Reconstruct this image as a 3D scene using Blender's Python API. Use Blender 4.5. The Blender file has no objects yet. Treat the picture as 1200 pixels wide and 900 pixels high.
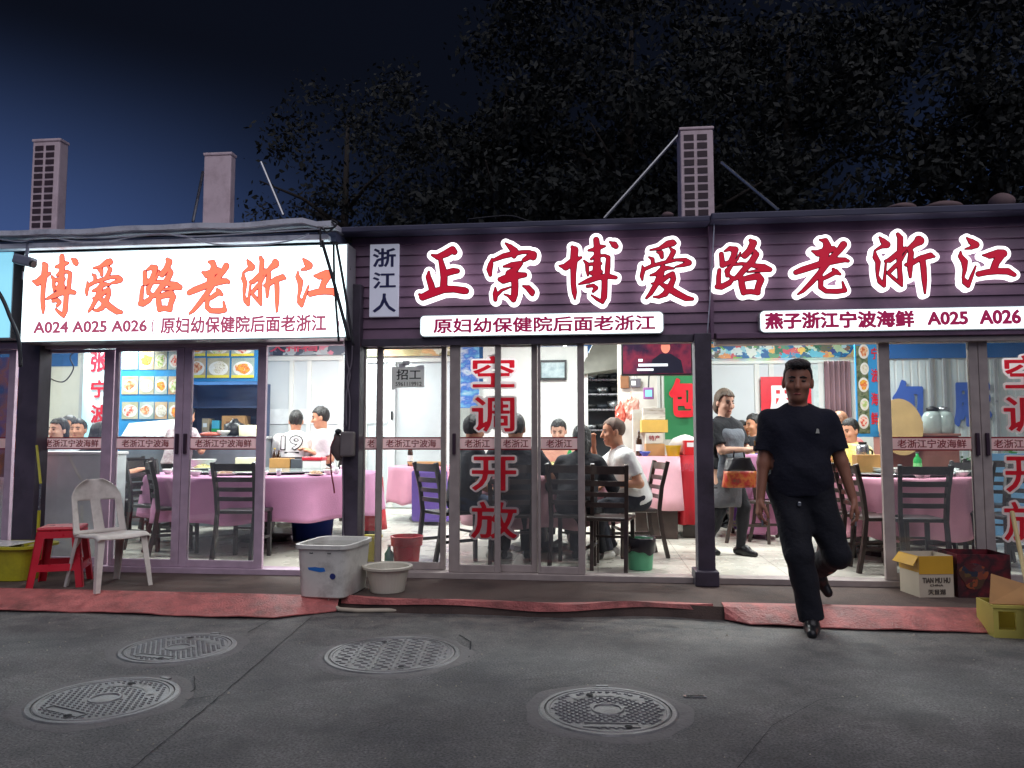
import bpy, math, random
import numpy as np
from mathutils import Vector, Matrix
random.seed(11)
rng = np.random.default_rng(5)
R_ = math.radians
SC = bpy.context.scene
COL = SC.collection
PI = math.pi

# ------------------------------------------------------------ camera, world, sun, exposure
CAM = Vector((0.0, -6.5, 1.25))
YAW, PITCH, FPX = R_(6.3), math.atan(66 / 900), 900.0
cd = bpy.data.cameras.new('camera')
cd.sensor_width = 36.0
cd.lens = 27.0
cd.clip_start, cd.clip_end = 0.05, 500
cam = bpy.data.objects.new('camera', cd)
cam.location = CAM
cam.rotation_euler = (PI / 2 + PITCH, 0, YAW)
COL.objects.link(cam)
SC.camera = cam
SC.view_settings.view_transform = 'Standard'
SC.view_settings.look = 'None'
SC.view_settings.exposure = 0.0
SC.view_settings.gamma = 1.0
SC.render.engine = 'CYCLES'
SC.cycles.use_denoising = True
SC.cycles.max_bounces = 8
SC.cycles.diffuse_bounces = 4
SC.cycles.glossy_bounces = 3
SC.cycles.transparent_max_bounces = 24
SC.cycles.sample_clamp_indirect = 4.0
SC.cycles.caustics_reflective = False
SC.cycles.caustics_refractive = False

LAMP_W = 92.0        # power of each ceiling lamp
SIGN_L, SIGN_R = 2.6, 1.7

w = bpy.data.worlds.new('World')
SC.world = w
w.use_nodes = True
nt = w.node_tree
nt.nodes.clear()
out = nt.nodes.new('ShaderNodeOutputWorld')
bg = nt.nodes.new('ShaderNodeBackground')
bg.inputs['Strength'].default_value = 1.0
tc = nt.nodes.new('ShaderNodeTexCoord')
sep = nt.nodes.new('ShaderNodeSeparateXYZ')
nt.links.new(tc.outputs['Generated'], sep.inputs[0])
# night sky: low blue glow, strongest left where it paints the sign's lens veil, faint right
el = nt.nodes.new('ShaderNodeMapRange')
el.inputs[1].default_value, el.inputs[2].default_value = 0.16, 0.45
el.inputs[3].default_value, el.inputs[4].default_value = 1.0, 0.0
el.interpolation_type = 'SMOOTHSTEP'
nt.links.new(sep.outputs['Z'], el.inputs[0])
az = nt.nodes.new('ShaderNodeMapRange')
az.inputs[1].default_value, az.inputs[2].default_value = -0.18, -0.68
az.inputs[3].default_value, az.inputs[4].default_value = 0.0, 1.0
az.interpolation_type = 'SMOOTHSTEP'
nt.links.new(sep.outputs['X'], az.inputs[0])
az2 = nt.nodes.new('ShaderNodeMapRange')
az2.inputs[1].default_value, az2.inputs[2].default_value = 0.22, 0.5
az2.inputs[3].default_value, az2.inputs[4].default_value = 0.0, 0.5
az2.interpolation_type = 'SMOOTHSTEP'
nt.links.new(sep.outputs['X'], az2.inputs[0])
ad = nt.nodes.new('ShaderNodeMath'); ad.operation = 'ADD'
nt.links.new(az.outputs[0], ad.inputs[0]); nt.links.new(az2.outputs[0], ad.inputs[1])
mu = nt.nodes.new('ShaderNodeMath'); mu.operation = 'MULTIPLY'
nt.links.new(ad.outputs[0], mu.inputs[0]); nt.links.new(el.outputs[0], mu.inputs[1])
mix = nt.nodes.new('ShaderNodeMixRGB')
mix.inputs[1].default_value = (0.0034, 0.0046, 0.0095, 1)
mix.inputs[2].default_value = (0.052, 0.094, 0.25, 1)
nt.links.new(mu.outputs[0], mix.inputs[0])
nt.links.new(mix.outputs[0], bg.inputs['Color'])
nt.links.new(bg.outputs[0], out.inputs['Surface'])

sd = bpy.data.lights.new('sun', 'SUN')
sd.energy = 1.35
sd.angle = R_(70)
sd.color = (0.94, 0.91, 1.0)
sun = bpy.data.objects.new('sun', sd)  # soft sun lamp standing in for an unseen street lamp behind the camera
COL.objects.link(sun)
sun.rotation_euler = (R_(38), R_(4), R_(14))
sun.location = (0, -8, 10)

# ------------------------------------------------------------ pixel -> place helpers (photo is 1200x900)
_R = Vector((math.cos(YAW), math.sin(YAW), 0))
_F = Vector((-math.sin(YAW) * math.cos(PITCH), math.cos(YAW) * math.cos(PITCH), math.sin(PITCH)))
_U = _R.cross(_F)
def ray(px, py):
    return _F + _R * ((px - 600) / FPX) + _U * ((450 - py) / FPX)
def at(px, py, Y):
    d = ray(px, py)
    return CAM + d * ((Y - CAM.y) / d.y)
def fl(px, py, z):
    d = ray(px, py)
    return CAM + d * ((z - CAM.z) / d.z)
def X(px, Y=0.0, py=519):
    return at(px, py, Y).x
def Z(px, py, Y=0.0):
    return at(px, py, Y).z
FLOOR = 0.11
PLAT = 0.09

# ------------------------------------------------------------ materials
def lin(c):
    return tuple(((v / 255) / 12.92 if v / 255 <= 0.04045 else (((v / 255) + 0.055) / 1.055) ** 2.4) for v in c[:3]) + (1,)
MATS = {}
def mat(name, col, rough=0.6, metal=0.0, noise=0.12, ns=6.0, bump=0.0, bs=60.0, emit=0.0, ecol=None, stain=None, sst=0.0, sscale=1.5, coat=0.0, spec=0.5):
    if name in MATS:
        return MATS[name]
    m = bpy.data.materials.new(name)
    m.use_nodes = True
    t = m.node_tree
    b = t.nodes['Principled BSDF']
    b.inputs['Roughness'].default_value = rough
    b.inputs['Metallic'].default_value = metal
    b.inputs['Specular IOR Level'].default_value = spec
    if coat:
        b.inputs['Coat Weight'].default_value = coat
    c = lin(col)
    tcn = t.nodes.new('ShaderNodeTexCoord')
    n = t.nodes.new('ShaderNodeTexNoise')
    n.inputs['Scale'].default_value = ns
    n.inputs['Detail'].default_value = 5
    t.links.new(tcn.outputs['Object'], n.inputs['Vector'])
    mr = t.nodes.new('ShaderNodeMapRange')
    mr.inputs[1].default_value, mr.inputs[2].default_value = 0.3, 0.7
    mr.inputs[3].default_value, mr.inputs[4].default_value = 1 - noise, 1 + noise
    t.links.new(n.outputs['Fac'], mr.inputs[0])
    mx = t.nodes.new('ShaderNodeMixRGB')
    mx.blend_type = 'MULTIPLY'
    mx.inputs[0].default_value = 1
    mx.inputs[1].default_value = c
    t.links.new(mr.outputs[0], mx.inputs[2])
    cur = mx.outputs[0]
    if stain:
        n2 = t.nodes.new('ShaderNodeTexNoise')
        n2.inputs['Scale'].default_value = sscale
        n2.inputs['Detail'].default_value = 8
        n2.inputs['Roughness'].default_value = 0.7
        t.links.new(tcn.outputs['Object'], n2.inputs['Vector'])
        m2 = t.nodes.new('ShaderNodeMapRange')
        m2.inputs[1].default_value, m2.inputs[2].default_value = 0.48, 0.7
        m2.inputs[3].default_value, m2.inputs[4].default_value = 0, sst
        t.links.new(n2.outputs['Fac'], m2.inputs[0])
        x2 = t.nodes.new('ShaderNodeMixRGB')
        x2.inputs[2].default_value = lin(stain)
        t.links.new(m2.outputs[0], x2.inputs[0])
        t.links.new(cur, x2.inputs[1])
        cur = x2.outputs[0]
    t.links.new(cur, b.inputs['Base Color'])
    rr = t.nodes.new('ShaderNodeMapRange')
    rr.inputs[1].default_value, rr.inputs[2].default_value = 0.3, 0.7
    rr.inputs[3].default_value, rr.inputs[4].default_value = max(0.03, rough - 0.08), min(1, rough + 0.08)
    t.links.new(n.outputs['Fac'], rr.inputs[0])
    t.links.new(rr.outputs[0], b.inputs['Roughness'])
    if bump:
        n3 = t.nodes.new('ShaderNodeTexNoise')
        n3.inputs['Scale'].default_value = bs
        n3.inputs['Detail'].default_value = 6
        t.links.new(tcn.outputs['Object'], n3.inputs['Vector'])
        bp = t.nodes.new('ShaderNodeBump')
        bp.inputs['Strength'].default_value = bump
        bp.inputs['Distance'].default_value = 0.02
        t.links.new(n3.outputs['Fac'], bp.inputs['Height'])
        t.links.new(bp.outputs[0], b.inputs['Normal'])
    if emit:
        b.inputs['Emission Color'].default_value = lin(ecol or col)
        b.inputs['Emission Strength'].default_value = emit
    MATS[name] = m
    return m

def ramp_mat(name, cols, scale=8, rough=0.5, vor=False, emit=0.0, stretch=(1, 1, 1), detail=6):
    """a patterned print: a noise or cell pattern through a colour ramp"""
    if name in MATS:
        return MATS[name]
    m = bpy.data.materials.new(name)
    m.use_nodes = True
    t = m.node_tree
    b = t.nodes['Principled BSDF']
    b.inputs['Roughness'].default_value = rough
    tcn = t.nodes.new('ShaderNodeTexCoord')
    mp = t.nodes.new('ShaderNodeMapping')
    mp.inputs['Scale'].default_value = stretch
    t.links.new(tcn.outputs['Object'], mp.inputs[0])
    n = t.nodes.new('ShaderNodeTexNoise')
    n.inputs['Scale'].default_value = scale
    n.inputs['Detail'].default_value = detail
    t.links.new(mp.outputs[0], n.inputs['Vector'])
    src = n.outputs['Fac']
    if vor:
        v = t.nodes.new('ShaderNodeTexVoronoi')
        v.inputs['Scale'].default_value = scale * 1.3
        ns = t.nodes.new('ShaderNodeMixRGB')
        ns.inputs[0].default_value = 0.22
        t.links.new(mp.outputs[0], ns.inputs[1])
        t.links.new(n.outputs['Color'], ns.inputs[2])
        t.links.new(ns.outputs[0], v.inputs['Vector'])
        sp = t.nodes.new('ShaderNodeSeparateXYZ')
        t.links.new(v.outputs['Color'], sp.inputs[0])
        src = sp.outputs[0]
    r = t.nodes.new('ShaderNodeValToRGB')
    e = r.color_ramp.elements
    lo, hi = (0.05, 0.95) if vor else (0.3, 0.7)
    while len(e) < len(cols):
        e.new(0.5)
    for i, c in enumerate(cols):
        e[i].position = lo + (hi - lo) * i / (len(cols) - 1)
        e[i].color = lin(c)
    t.links.new(src, r.inputs[0])
    t.links.new(r.outputs[0], b.inputs['Base Color'])
    if emit:
        t.links.new(r.outputs[0], b.inputs['Emission Color'])
        b.inputs['Emission Strength'].default_value = emit
    MATS[name] = m
    return m

def lit(name, col, strength):
    """a lit sign face"""
    if name in MATS:
        return MATS[name]
    m = bpy.data.materials.new(name)
    m.use_nodes = True
    b = m.node_tree.nodes['Principled BSDF']
    b.inputs['Base Color'].default_value = lin(col)
    b.inputs['Roughness'].default_value = 0.35
    b.inputs['Emission Color'].default_value = lin(col)
    b.inputs['Emission Strength'].default_value = strength
    MATS[name] = m
    return m

def glass_mat(name, tint=(0.965, 0.98, 0.98), refl=0.07):
    m = bpy.data.materials.new(name)
    m.use_nodes = True
    t = m.node_tree
    t.nodes.clear()
    o = t.nodes.new('ShaderNodeOutputMaterial')
    tr = t.nodes.new('ShaderNodeBsdfTransparent')
    tr.inputs[0].default_value = (*tint, 1)
    gl = t.nodes.new('ShaderNodeBsdfGlossy')
    gl.inputs['Roughness'].default_value = 0.03
    mx = t.nodes.new('ShaderNodeMixShader')
    fr = t.nodes.new('ShaderNodeFresnel')
    fr.inputs[0].default_value = 1.45
    df = t.nodes.new('ShaderNodeBsdfDiffuse')
    df.inputs[0].default_value = (.75, .8, .85, 1)
    tcg = t.nodes.new('ShaderNodeTexCoord')
    nz = t.nodes.new('ShaderNodeTexNoise')
    nz.inputs['Scale'].default_value = 2.5
    nz.inputs['Detail'].default_value = 8
    t.links.new(tcg.outputs['Object'], nz.inputs['Vector'])
    hz = t.nodes.new('ShaderNodeMapRange')
    hz.inputs[1].default_value, hz.inputs[2].default_value, hz.inputs[3].default_value, hz.inputs[4].default_value = .35, .75, .01, .085
    t.links.new(nz.outputs['Fac'], hz.inputs[0])
    m2 = t.nodes.new('ShaderNodeMixShader')
    t.links.new(hz.outputs[0], m2.inputs[0])
    t.links.new(tr.outputs[0], m2.inputs[1])
    t.links.new(df.outputs[0], m2.inputs[2])
    mr = t.nodes.new('ShaderNodeMath'); mr.operation = 'MULTIPLY_ADD'
    mr.inputs[1].default_value, mr.inputs[2].default_value = 1.0, refl * 0.5
    t.links.new(fr.outputs[0], mr.inputs[0])
    t.links.new(mr.outputs[0], mx.inputs[0])
    t.links.new(m2.outputs[0], mx.inputs[1])
    t.links.new(gl.outputs[0], mx.inputs[2])
    t.links.new(mx.outputs[0], o.inputs[0])
    MATS[name] = m
    return m

def vinyl(name, col, k=0.55):
    m = mat(name, col, 0.45, 0, 0.06, 9)
    t = m.node_tree
    b = t.nodes['Principled BSDF']
    o = [n for n in t.nodes if n.type == 'OUTPUT_MATERIAL'][0]
    tr = t.nodes.new('ShaderNodeBsdfTranslucent')
    tr.inputs[0].default_value = lin(col)
    mx = t.nodes.new('ShaderNodeMixShader')
    mx.inputs[0].default_value = k
    t.links.new(b.outputs[0], mx.inputs[1])
    t.links.new(tr.outputs[0], mx.inputs[2])
    t.links.new(mx.outputs[0], o.inputs[0])
    return m
GLASS = glass_mat('window_glass')
JAR = glass_mat('jar_glass', (0.8, 0.88, 0.86), 0.2)
M_ALU = mat('pinkish_aluminium', (190, 166, 184), 0.42, 0.1, 0.1, 12)
M_ALU2 = mat('grey_aluminium', (170, 158, 154), 0.42, 0.1, 0.1, 12)
M_POST = mat('dark_post_paint', (78, 70, 84), 0.5, 0.1, 0.2, 5, stain=(48, 42, 46), sst=0.7, sscale=4)
M_WHITE = mat('white_wall', (222, 222, 218), 0.6, 0, 0.04, 3)
M_CREAM = mat('cream_wall', (214, 212, 200), 0.6, 0, 0.05, 3)
M_BLUEW = mat('blue_wall_paint', (44, 98, 158), 0.55, 0, 0.12, 2)
M_PANEL = mat('white_panel', (206, 211, 214), 0.4, 0, 0.04, 2)
M_SILVER = mat('silver_trim', (186, 188, 190), 0.35, 0.5, 0.06, 8)
M_DARKWOOD = mat('dark_brown_wood', (52, 38, 34), 0.38, 0, 0.25, 14, coat=0.3)
M_BLACKWOOD = mat('black_wood', (36, 33, 35), 0.4, 0, 0.25, 14, coat=0.2)
M_LILAC = mat('lilac_cloth', (196, 136, 174), 0.65, 0, 0.08, 5, bump=0.15, bs=90)
M_PINK = mat('pink_cloth', (224, 156, 178), 0.65, 0, 0.08, 5, bump=0.15, bs=90)
M_PALEPINK = mat('pale_pink_cloth', (228, 176, 188), 0.65, 0, 0.08, 5, bump=0.15, bs=90)
M_REDCLOTH = mat('red_cloth', (186, 28, 44), 0.6, 0, 0.1, 5)
M_PURPLE = mat('purple_cloth', (92, 68, 148), 0.6, 0, 0.1, 5)
M_STRIP = vinyl('pink_sticker', (255, 214, 220), .8)
M_DKRED = mat('dark_red_print', (142, 22, 40), 0.45, 0, 0.08, 9)
M_RED = mat('red_print', (190, 26, 44), 0.45, 0, 0.08, 9)
M_WPRINT = mat('white_print', (232, 232, 232), 0.5, 0, 0.04, 9)
M_BLACK = mat('black_plastic', (22, 22, 24), 0.4, 0, 0.15, 9)
M_CABLE = mat('dark_cable', (38, 38, 46), 0.6, 0, 0.15, 9)
M_PALECABLE = mat('pale_cable', (178, 184, 200), 0.5, 0, 0.15, 9)
M_CARD = mat('brown_cardboard', (176, 132, 84), 0.8, 0, 0.1, 7)
M_YCARD = mat('yellow_cardboard', (214, 174, 84), 0.7, 0, 0.1, 7)
M_CHINA = mat('white_china', (226, 226, 220), 0.25, 0, 0.04, 9)
M_STEEL = mat('brushed_steel', (170, 172, 176), 0.28, 0.9, 0.08, 12)

# ------------------------------------------------------------ mesh helpers
class MB:
    def __init__(self):
        self.v, self.f, self.mi = [], [], []
    def add(self, vs, fs, mi=0):
        o = len(self.v)
        self.v += [tuple(p) for p in vs]
        self.f += [tuple(i + o for i in f) for f in fs]
        self.mi += [mi] * len(fs)
        return self
    def box(self, x0, x1, y0, y1, z0, z1, mi=0, M=None):
        vs = [Vector(p) for p in ((x0, y0, z0), (x1, y0, z0), (x1, y1, z0), (x0, y1, z0), (x0, y0, z1), (x1, y0, z1), (x1, y1, z1), (x0, y1, z1))]
        if M is not None:
            vs = [M @ p for p in vs]
        return self.add(vs, [(0, 3, 2, 1), (4, 5, 6, 7), (0, 1, 5, 4), (1, 2, 6, 5), (2, 3, 7, 6), (3, 0, 4, 7)], mi)
    def bar(self, a, b, w, d, mi=0, up=Vector((0, 0, 1))):
        a, b = Vector(a), Vector(b)
        z = (b - a).normalized()
        x = up.cross(z)
        if x.length < 1e-4:
            x = Vector((1, 0, 0))
        x.normalize()
        y = z.cross(x)
        vs = []
        for p in (a, b):
            for sx, sy in ((-1, -1), (1, -1), (1, 1), (-1, 1)):
                vs.append(p + x * (sx * w / 2) + y * (sy * d / 2))
        return self.add(vs, [(3, 2, 1, 0), (4, 5, 6, 7), (0, 1, 5, 4), (1, 2, 6, 5), (2, 3, 7, 6), (3, 0, 4, 7)], mi)
    def tube(self, pts, r, n=8, mi=0, cap=True):
        pts = [Vector(p) for p in pts]
        rs = r if isinstance(r, (list, tuple)) else [r] * len(pts)
        vs, fs = [], []
        x = None
        for i, p in enumerate(pts):
            t = (pts[min(i + 1, len(pts) - 1)] - pts[max(i - 1, 0)]).normalized()
            if x is None:
                x = t.orthogonal().normalized()
            else:
                x = (x - t * x.dot(t))
                x = x.normalized() if x.length > 1e-5 else t.orthogonal().normalized()
            y = t.cross(x)
            for k in range(n):
                a = 2 * PI * k / n
                vs.append(p + (x * math.cos(a) + y * math.sin(a)) * rs[i])
        for i in range(len(pts) - 1):
            for k in range(n):
                fs.append((i * n + k, i * n + (k + 1) % n, (i + 1) * n + (k + 1) % n, (i + 1) * n + k))
        if cap:
            fs.append(tuple(range(n - 1, -1, -1)))
            fs.append(tuple(range((len(pts) - 1) * n, len(pts) * n)))
        return self.add(vs, fs, mi)
    def lathe(self, prof, n=24, c=(0, 0, 0), mi=0, sx=1, sy=1, cap=True):
        if prof[0][0] < 1e-6 and abs(prof[0][1] - prof[-1][1]) < 1e-4:
            cap = False
        vs, fs = [], []
        for r, z in prof:
            for k in range(n):
                a = 2 * PI * k / n
                vs.append((c[0] + r * math.cos(a) * sx, c[1] + r * math.sin(a) * sy, c[2] + z))
        for i in range(len(prof) - 1):
            for k in range(n):
                fs.append((i * n + k, i * n + (k + 1) % n, (i + 1) * n + (k + 1) % n, (i + 1) * n + k))
        if cap and prof[0][0] > 1e-6:
            fs.append(tuple(range(n - 1, -1, -1)))
        if cap and prof[-1][0] > 1e-6:
            fs.append(tuple(range((len(prof) - 1) * n, len(prof) * n)))
        return self.add(vs, fs, mi)
    def prism(self, poly, y0, y1, mi=0):
        """polygon in x,z pushed along y"""
        n = len(poly)
        vs = [(p[0], y0, p[1]) for p in poly] + [(p[0], y1, p[1]) for p in poly]
        fs = [tuple(range(n)), tuple(range(2 * n - 1, n - 1, -1))] + [(i, n + i, n + (i + 1) % n, (i + 1) % n) for i in range(n)]
        return self.add(vs, fs, mi)
    def ellipsoid(self, c, r, n=14, m=8, mi=0):
        prof = [(math.sin(PI * i / m), -math.cos(PI * i / m)) for i in range(m + 1)]
        vs, fs = [], []
        for a, z in prof:
            for k in range(n):
                t = 2 * PI * k / n
                vs.append((c[0] + a * math.cos(t) * r[0], c[1] + a * math.sin(t) * r[1], c[2] + z * r[2]))
        for i in range(m):
            for k in range(n):
                fs.append((i * n + k, i * n + (k + 1) % n, (i + 1) * n + (k + 1) % n, (i + 1) * n + k))
        return self.add(vs, fs, mi)
    def build(self, name, mats, parent=None, smooth=False, bevel=0.0, loc=None):
        me = bpy.data.meshes.new(name)
        me.from_pydata(self.v, [], self.f)
        mats = mats if isinstance(mats, (list, tuple)) else [mats]
        for m in mats:
            me.materials.append(m)
        me.polygons.foreach_set('material_index', self.mi)
        if smooth:
            me.polygons.foreach_set('use_smooth', [True] * len(self.f))
        me.validate()
        me.update()
        return link(name, me, parent, bevel, loc, smooth)
def link(name, me, parent=None, bevel=0.0, loc=None, smooth=False):
    o = bpy.data.objects.new(name, me)
    COL.objects.link(o)
    if parent is not None:
        o.parent = parent
    if loc is not None:
        o.location = loc
    if bevel:
        b = o.modifiers.new('bevel', 'BEVEL')
        b.width = bevel
        b.segments = 2
        b.limit_method = 'ANGLE'
    return o
def tag(o, label, cat, group=None):
    o['label'] = label
    o['category'] = cat
    if group:
        o['group'] = group
    return o
def thing(name, label, cat, loc=(0, 0, 0), rz=0.0, group=None):
    o = bpy.data.objects.new(name, None)
    o.empty_display_size = 0.1
    COL.objects.link(o)
    o.location = loc
    o.rotation_euler = (0, 0, rz)
    return tag(o, label, cat, group)
def struct(o):
    o['kind'] = 'structure'
    return o
def dup(root, loc, rz, label, group=None):
    r = root.copy()
    COL.objects.link(r)
    r.location = loc
    r.rotation_euler = (0, 0, rz)
    r['label'] = label
    if group:
        r['group'] = group
    for ch in list(root.children):
        c = ch.copy()
        COL.objects.link(c)
        c.parent = r
        for g in ch.children:
            d = g.copy()
            COL.objects.link(d)
            d.parent = c
    return r
def rect(name, x0, x1, z0, z1, y, th, m, parent=None, bevel=0.0):
    return MB().box(x0, x1, y, y + th, z0, z1).build(name, m, parent, bevel=bevel)

# ---- lettering
def contour_mesh(F, axx, axy, ex, to):
    """slab (facing -Y) of the region F < 0 on a grid; `to` maps grid x,y to x,z"""
    segs, pts = {}, {}
    N_ = F < 0
    mixd = (N_[:-1, :-1] | N_[1:, :-1] | N_[1:, 1:] | N_[:-1, 1:]) & ~(N_[:-1, :-1] & N_[1:, :-1] & N_[1:, 1:] & N_[:-1, 1:])
    def ept(i, j, i2, j2):
        a, b = F[i, j], F[i2, j2]
        t = a / (a - b)
        return (axx[i] + (axx[i2] - axx[i]) * t, axy[j] + (axy[j2] - axy[j]) * t)
    for i, j in zip(*np.nonzero(mixd)):
        i, j = int(i), int(j)
        c = [(i, j), (i + 1, j), (i + 1, j + 1), (i, j + 1)]
        s = [N_[q] for q in c]
        outs, ins = [], []
        for k in range(4):
            a, b = c[k], c[(k + 1) % 4]
            if s[k] != s[(k + 1) % 4]:
                e = (min(a, b), max(a, b))
                if e not in pts:
                    pts[e] = ept(*a, *b)
                (outs if s[k] else ins).append(e)
        for o_, i_ in zip(outs, ins):
            segs[o_] = i_
    loops = []
    while segs:
        st0, nx = next(iter(segs.items()))
        lp = [st0]
        del segs[st0]
        while nx in segs:
            lp.append(nx)
            nx = segs.pop(nx)
        if len(lp) > 4:
            loops.append([pts[e] for e in lp])
    cu = bpy.data.curves.new('outline', 'CURVE')
    cu.dimensions = '2D'
    cu.fill_mode = 'BOTH'
    for lp in loops:
        sp = cu.splines.new('POLY')
        sp.points.add(len(lp) - 1)
        for p, (x, y) in zip(sp.points, lp):
            p.co = (*to(x, y), 0, 1)
        sp.use_cyclic_u = True
    o = bpy.data.objects.new('outline', cu)
    COL.objects.link(o)
    bpy.context.view_layer.update()
    me = bpy.data.meshes.new_from_object(o.evaluated_get(bpy.context.evaluated_depsgraph_get()))
    bpy.data.objects.remove(o)
    m2 = bpy.data.meshes.new('outline')
    m2.from_pydata([(v.co.x, 0, v.co.y) for v in me.vertices], [], [tuple(p.vertices) for p in me.polygons])
    m2.update()
    if sum(p.normal.y * p.area for p in m2.polygons) > 0:
        m2.flip_normals()
    bpy.data.meshes.remove(me)
    return solid(m2, ex) if ex else m2
_tc = {}
def text_field(body, spacing):
    key = (body, spacing)
    if key in _tc:
        return _tc[key]
    c = bpy.data.curves.new('lettering', 'FONT')
    c.body = body
    c.size = 1.0
    c.space_character = spacing
    c.resolution_u = 3
    o = bpy.data.objects.new('lettering', c)
    COL.objects.link(o)
    bpy.context.view_layer.update()
    me = bpy.data.meshes.new_from_object(o.evaluated_get(bpy.context.evaluated_depsgraph_get()))
    bpy.data.objects.remove(o)
    cnt = {}
    for p in me.polygons:
        v = list(p.vertices)
        for i in range(len(v)):
            e = (min(v[i], v[(i + 1) % len(v)]), max(v[i], v[(i + 1) % len(v)]))
            cnt[e] = cnt.get(e, 0) + 1
    co = np.array([v.co[:2] for v in me.vertices])
    bpy.data.meshes.remove(me)
    E = [e for e, k in cnt.items() if k == 1]
    A, Bp = co[[e[0] for e in E]], co[[e[1] for e in E]]
    lo, hi = co.min(0) - 0.14, co.max(0) + 0.14
    st = 0.0155
    axx = np.arange(lo[0], hi[0], st)
    axy = np.arange(lo[1], hi[1], st)
    gx, gy = np.meshgrid(axx, axy, indexing='ij')
    D = np.full(gx.shape, 9.0)
    W = np.zeros(gx.shape, bool)
    for (x0, y0), (x1, y1) in zip(A, Bp):
        i0, i1 = np.searchsorted(axx, [min(x0, x1) - 0.15, max(x0, x1) + 0.15])
        X_, Y_ = gx[i0:i1], gy[i0:i1]
        dx, dy = x1 - x0, y1 - y0
        t = np.clip(((X_ - x0) * dx + (Y_ - y0) * dy) / (dx * dx + dy * dy + 1e-12), 0, 1)
        D[i0:i1] = np.minimum(D[i0:i1], np.hypot(X_ - x0 - t * dx, Y_ - y0 - t * dy))
        j0, j1 = np.searchsorted(axx, [min(x0, x1), max(x0, x1)])
        if j1 > j0:
            xs_ = axx[j0:j1]
            yc = y0 + dy * (xs_ - x0) / dx
            W[j0:j1] ^= (axy[None, :] > yc[:, None])
    F = np.where(W, -D, D)
    _tc[key] = (F, axx, axy, co.min(0), co.max(0))
    return _tc[key]
def text_mesh(body, w=None, h=None, weight=0.0, ex=0.003, spacing=1.0):
    F, axx, axy, lo, hi = text_field(body, spacing)
    lo, hi = lo - weight, hi + weight
    cx_, cy_ = (lo + hi) / 2
    sx = w / (hi[0] - lo[0]) if w else None
    sy = h / (hi[1] - lo[1]) if h else None
    sx = sx or sy
    sy = sy or sx
    return contour_mesh(F - weight + 1e-5, axx, axy, ex, lambda x, y: ((x - cx_) * sx, (y - cy_) * sy))
def solid(me, ex):
    """give a flat x,z sheet at y=0 (normals to -Y) a thickness ex towards +Y"""
    n = len(me.vertices)
    vs = [tuple(v.co) for v in me.vertices]
    vs += [(a, ex, c) for a, b, c in vs]
    fs = [tuple(p.vertices) for p in me.polygons]
    cnt = {}
    for f in fs:
        for i in range(len(f)):
            e = (f[i], f[(i + 1) % len(f)])
            cnt[e] = cnt.get(e, 0) + 1
    nf = fs + [tuple(i + n for i in reversed(f)) for f in fs]
    for (a, b) in cnt:
        if (b, a) not in cnt:
            nf.append((b, a, a + n, b + n))
    m2 = bpy.data.meshes.new('lettering')
    m2.from_pydata(vs, [], nf)
    m2.update()
    bpy.data.meshes.remove(me)
    return m2
def text(name, body, m, loc, parent=None, rz=0.0, **k):
    me = text_mesh(body, **k)
    me.materials.append(m)
    o = link(name, me, parent, loc=loc)
    if rz:
        o.rotation_euler = (0, 0, rz)
    return o

# ---- brush written characters: strokes with a radius at each point (units: 900 = about 0.67 m)
G = {}
G['正'] = [[(260,235,10),(330,260,30),(430,220,40),(500,180,40),(525,205,32)],[(365,300,25),(390,400,35),(405,500,38),(400,620,40)],[(430,450,35),(510,430,35),(560,430,26)],[(225,430,10),(220,490,28),(252,580,35),(270,650,35)],[(115,692,10),(155,725,38),(250,685,45),(400,640,40),(520,640,35),(640,660,38),(662,665,32)]]
G['宗'] = [[(325,95,8),(380,140,28),(430,190,40),(425,250,25)],[(165,275,8),(150,340,28),(135,400,32),(145,465,18)],[(190,290,18),(300,245,28),(400,225,30),(520,205,20),(600,205,20),(650,240,40),(648,265,38)],[(600,262,32),(540,300,22)],[(305,370,10),(400,355,32),(500,338,26),(440,410,32),(370,455,42)],[(260,520,26),(300,525,45),(380,500,48),(470,480,38),(550,475,26)],[(430,500,40),(435,600,38),(430,700,38),(418,765,28),(355,715,12),(310,698,5)],[(205,620,8),(205,690,28),(205,760,20)],[(215,710,20),(280,650,14),(380,615,6)],[(530,605,8),(590,630,30),(632,680,34),(637,705,20)]]
G['博'] = [[(105,355,8),(180,370,40),(270,300,40),(360,262,12)],[(258,135,18),(285,170,42),(275,300,42),(268,450,30),(268,580,28),(280,680,28),(285,755,8)],[(450,180,10),(520,170,25),(600,140,22),(640,135,10)],[(540,55,32),(550,150,36),(550,280,36),(545,400,46),(540,480,45)],[(700,85,8),(750,120,35),(770,140,28)],[(480,285,12),(520,250,15),(640,245,14),(680,270,22),(672,380,28),(665,470,26)],[(395,300,8),(430,340,20),(432,420,18),(440,480,8)],[(470,345,18),(590,340,16)],[(485,450,25),(590,440,22)],[(335,580,8),(440,545,28),(550,505,32),(680,495,28),(765,512,18)],[(635,500,32),(632,640,32),(625,740,34),(608,800,18),(540,760,16),(480,715,6)],[(430,610,14),(500,600,18),(535,630,22),(500,670,14)]]
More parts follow.
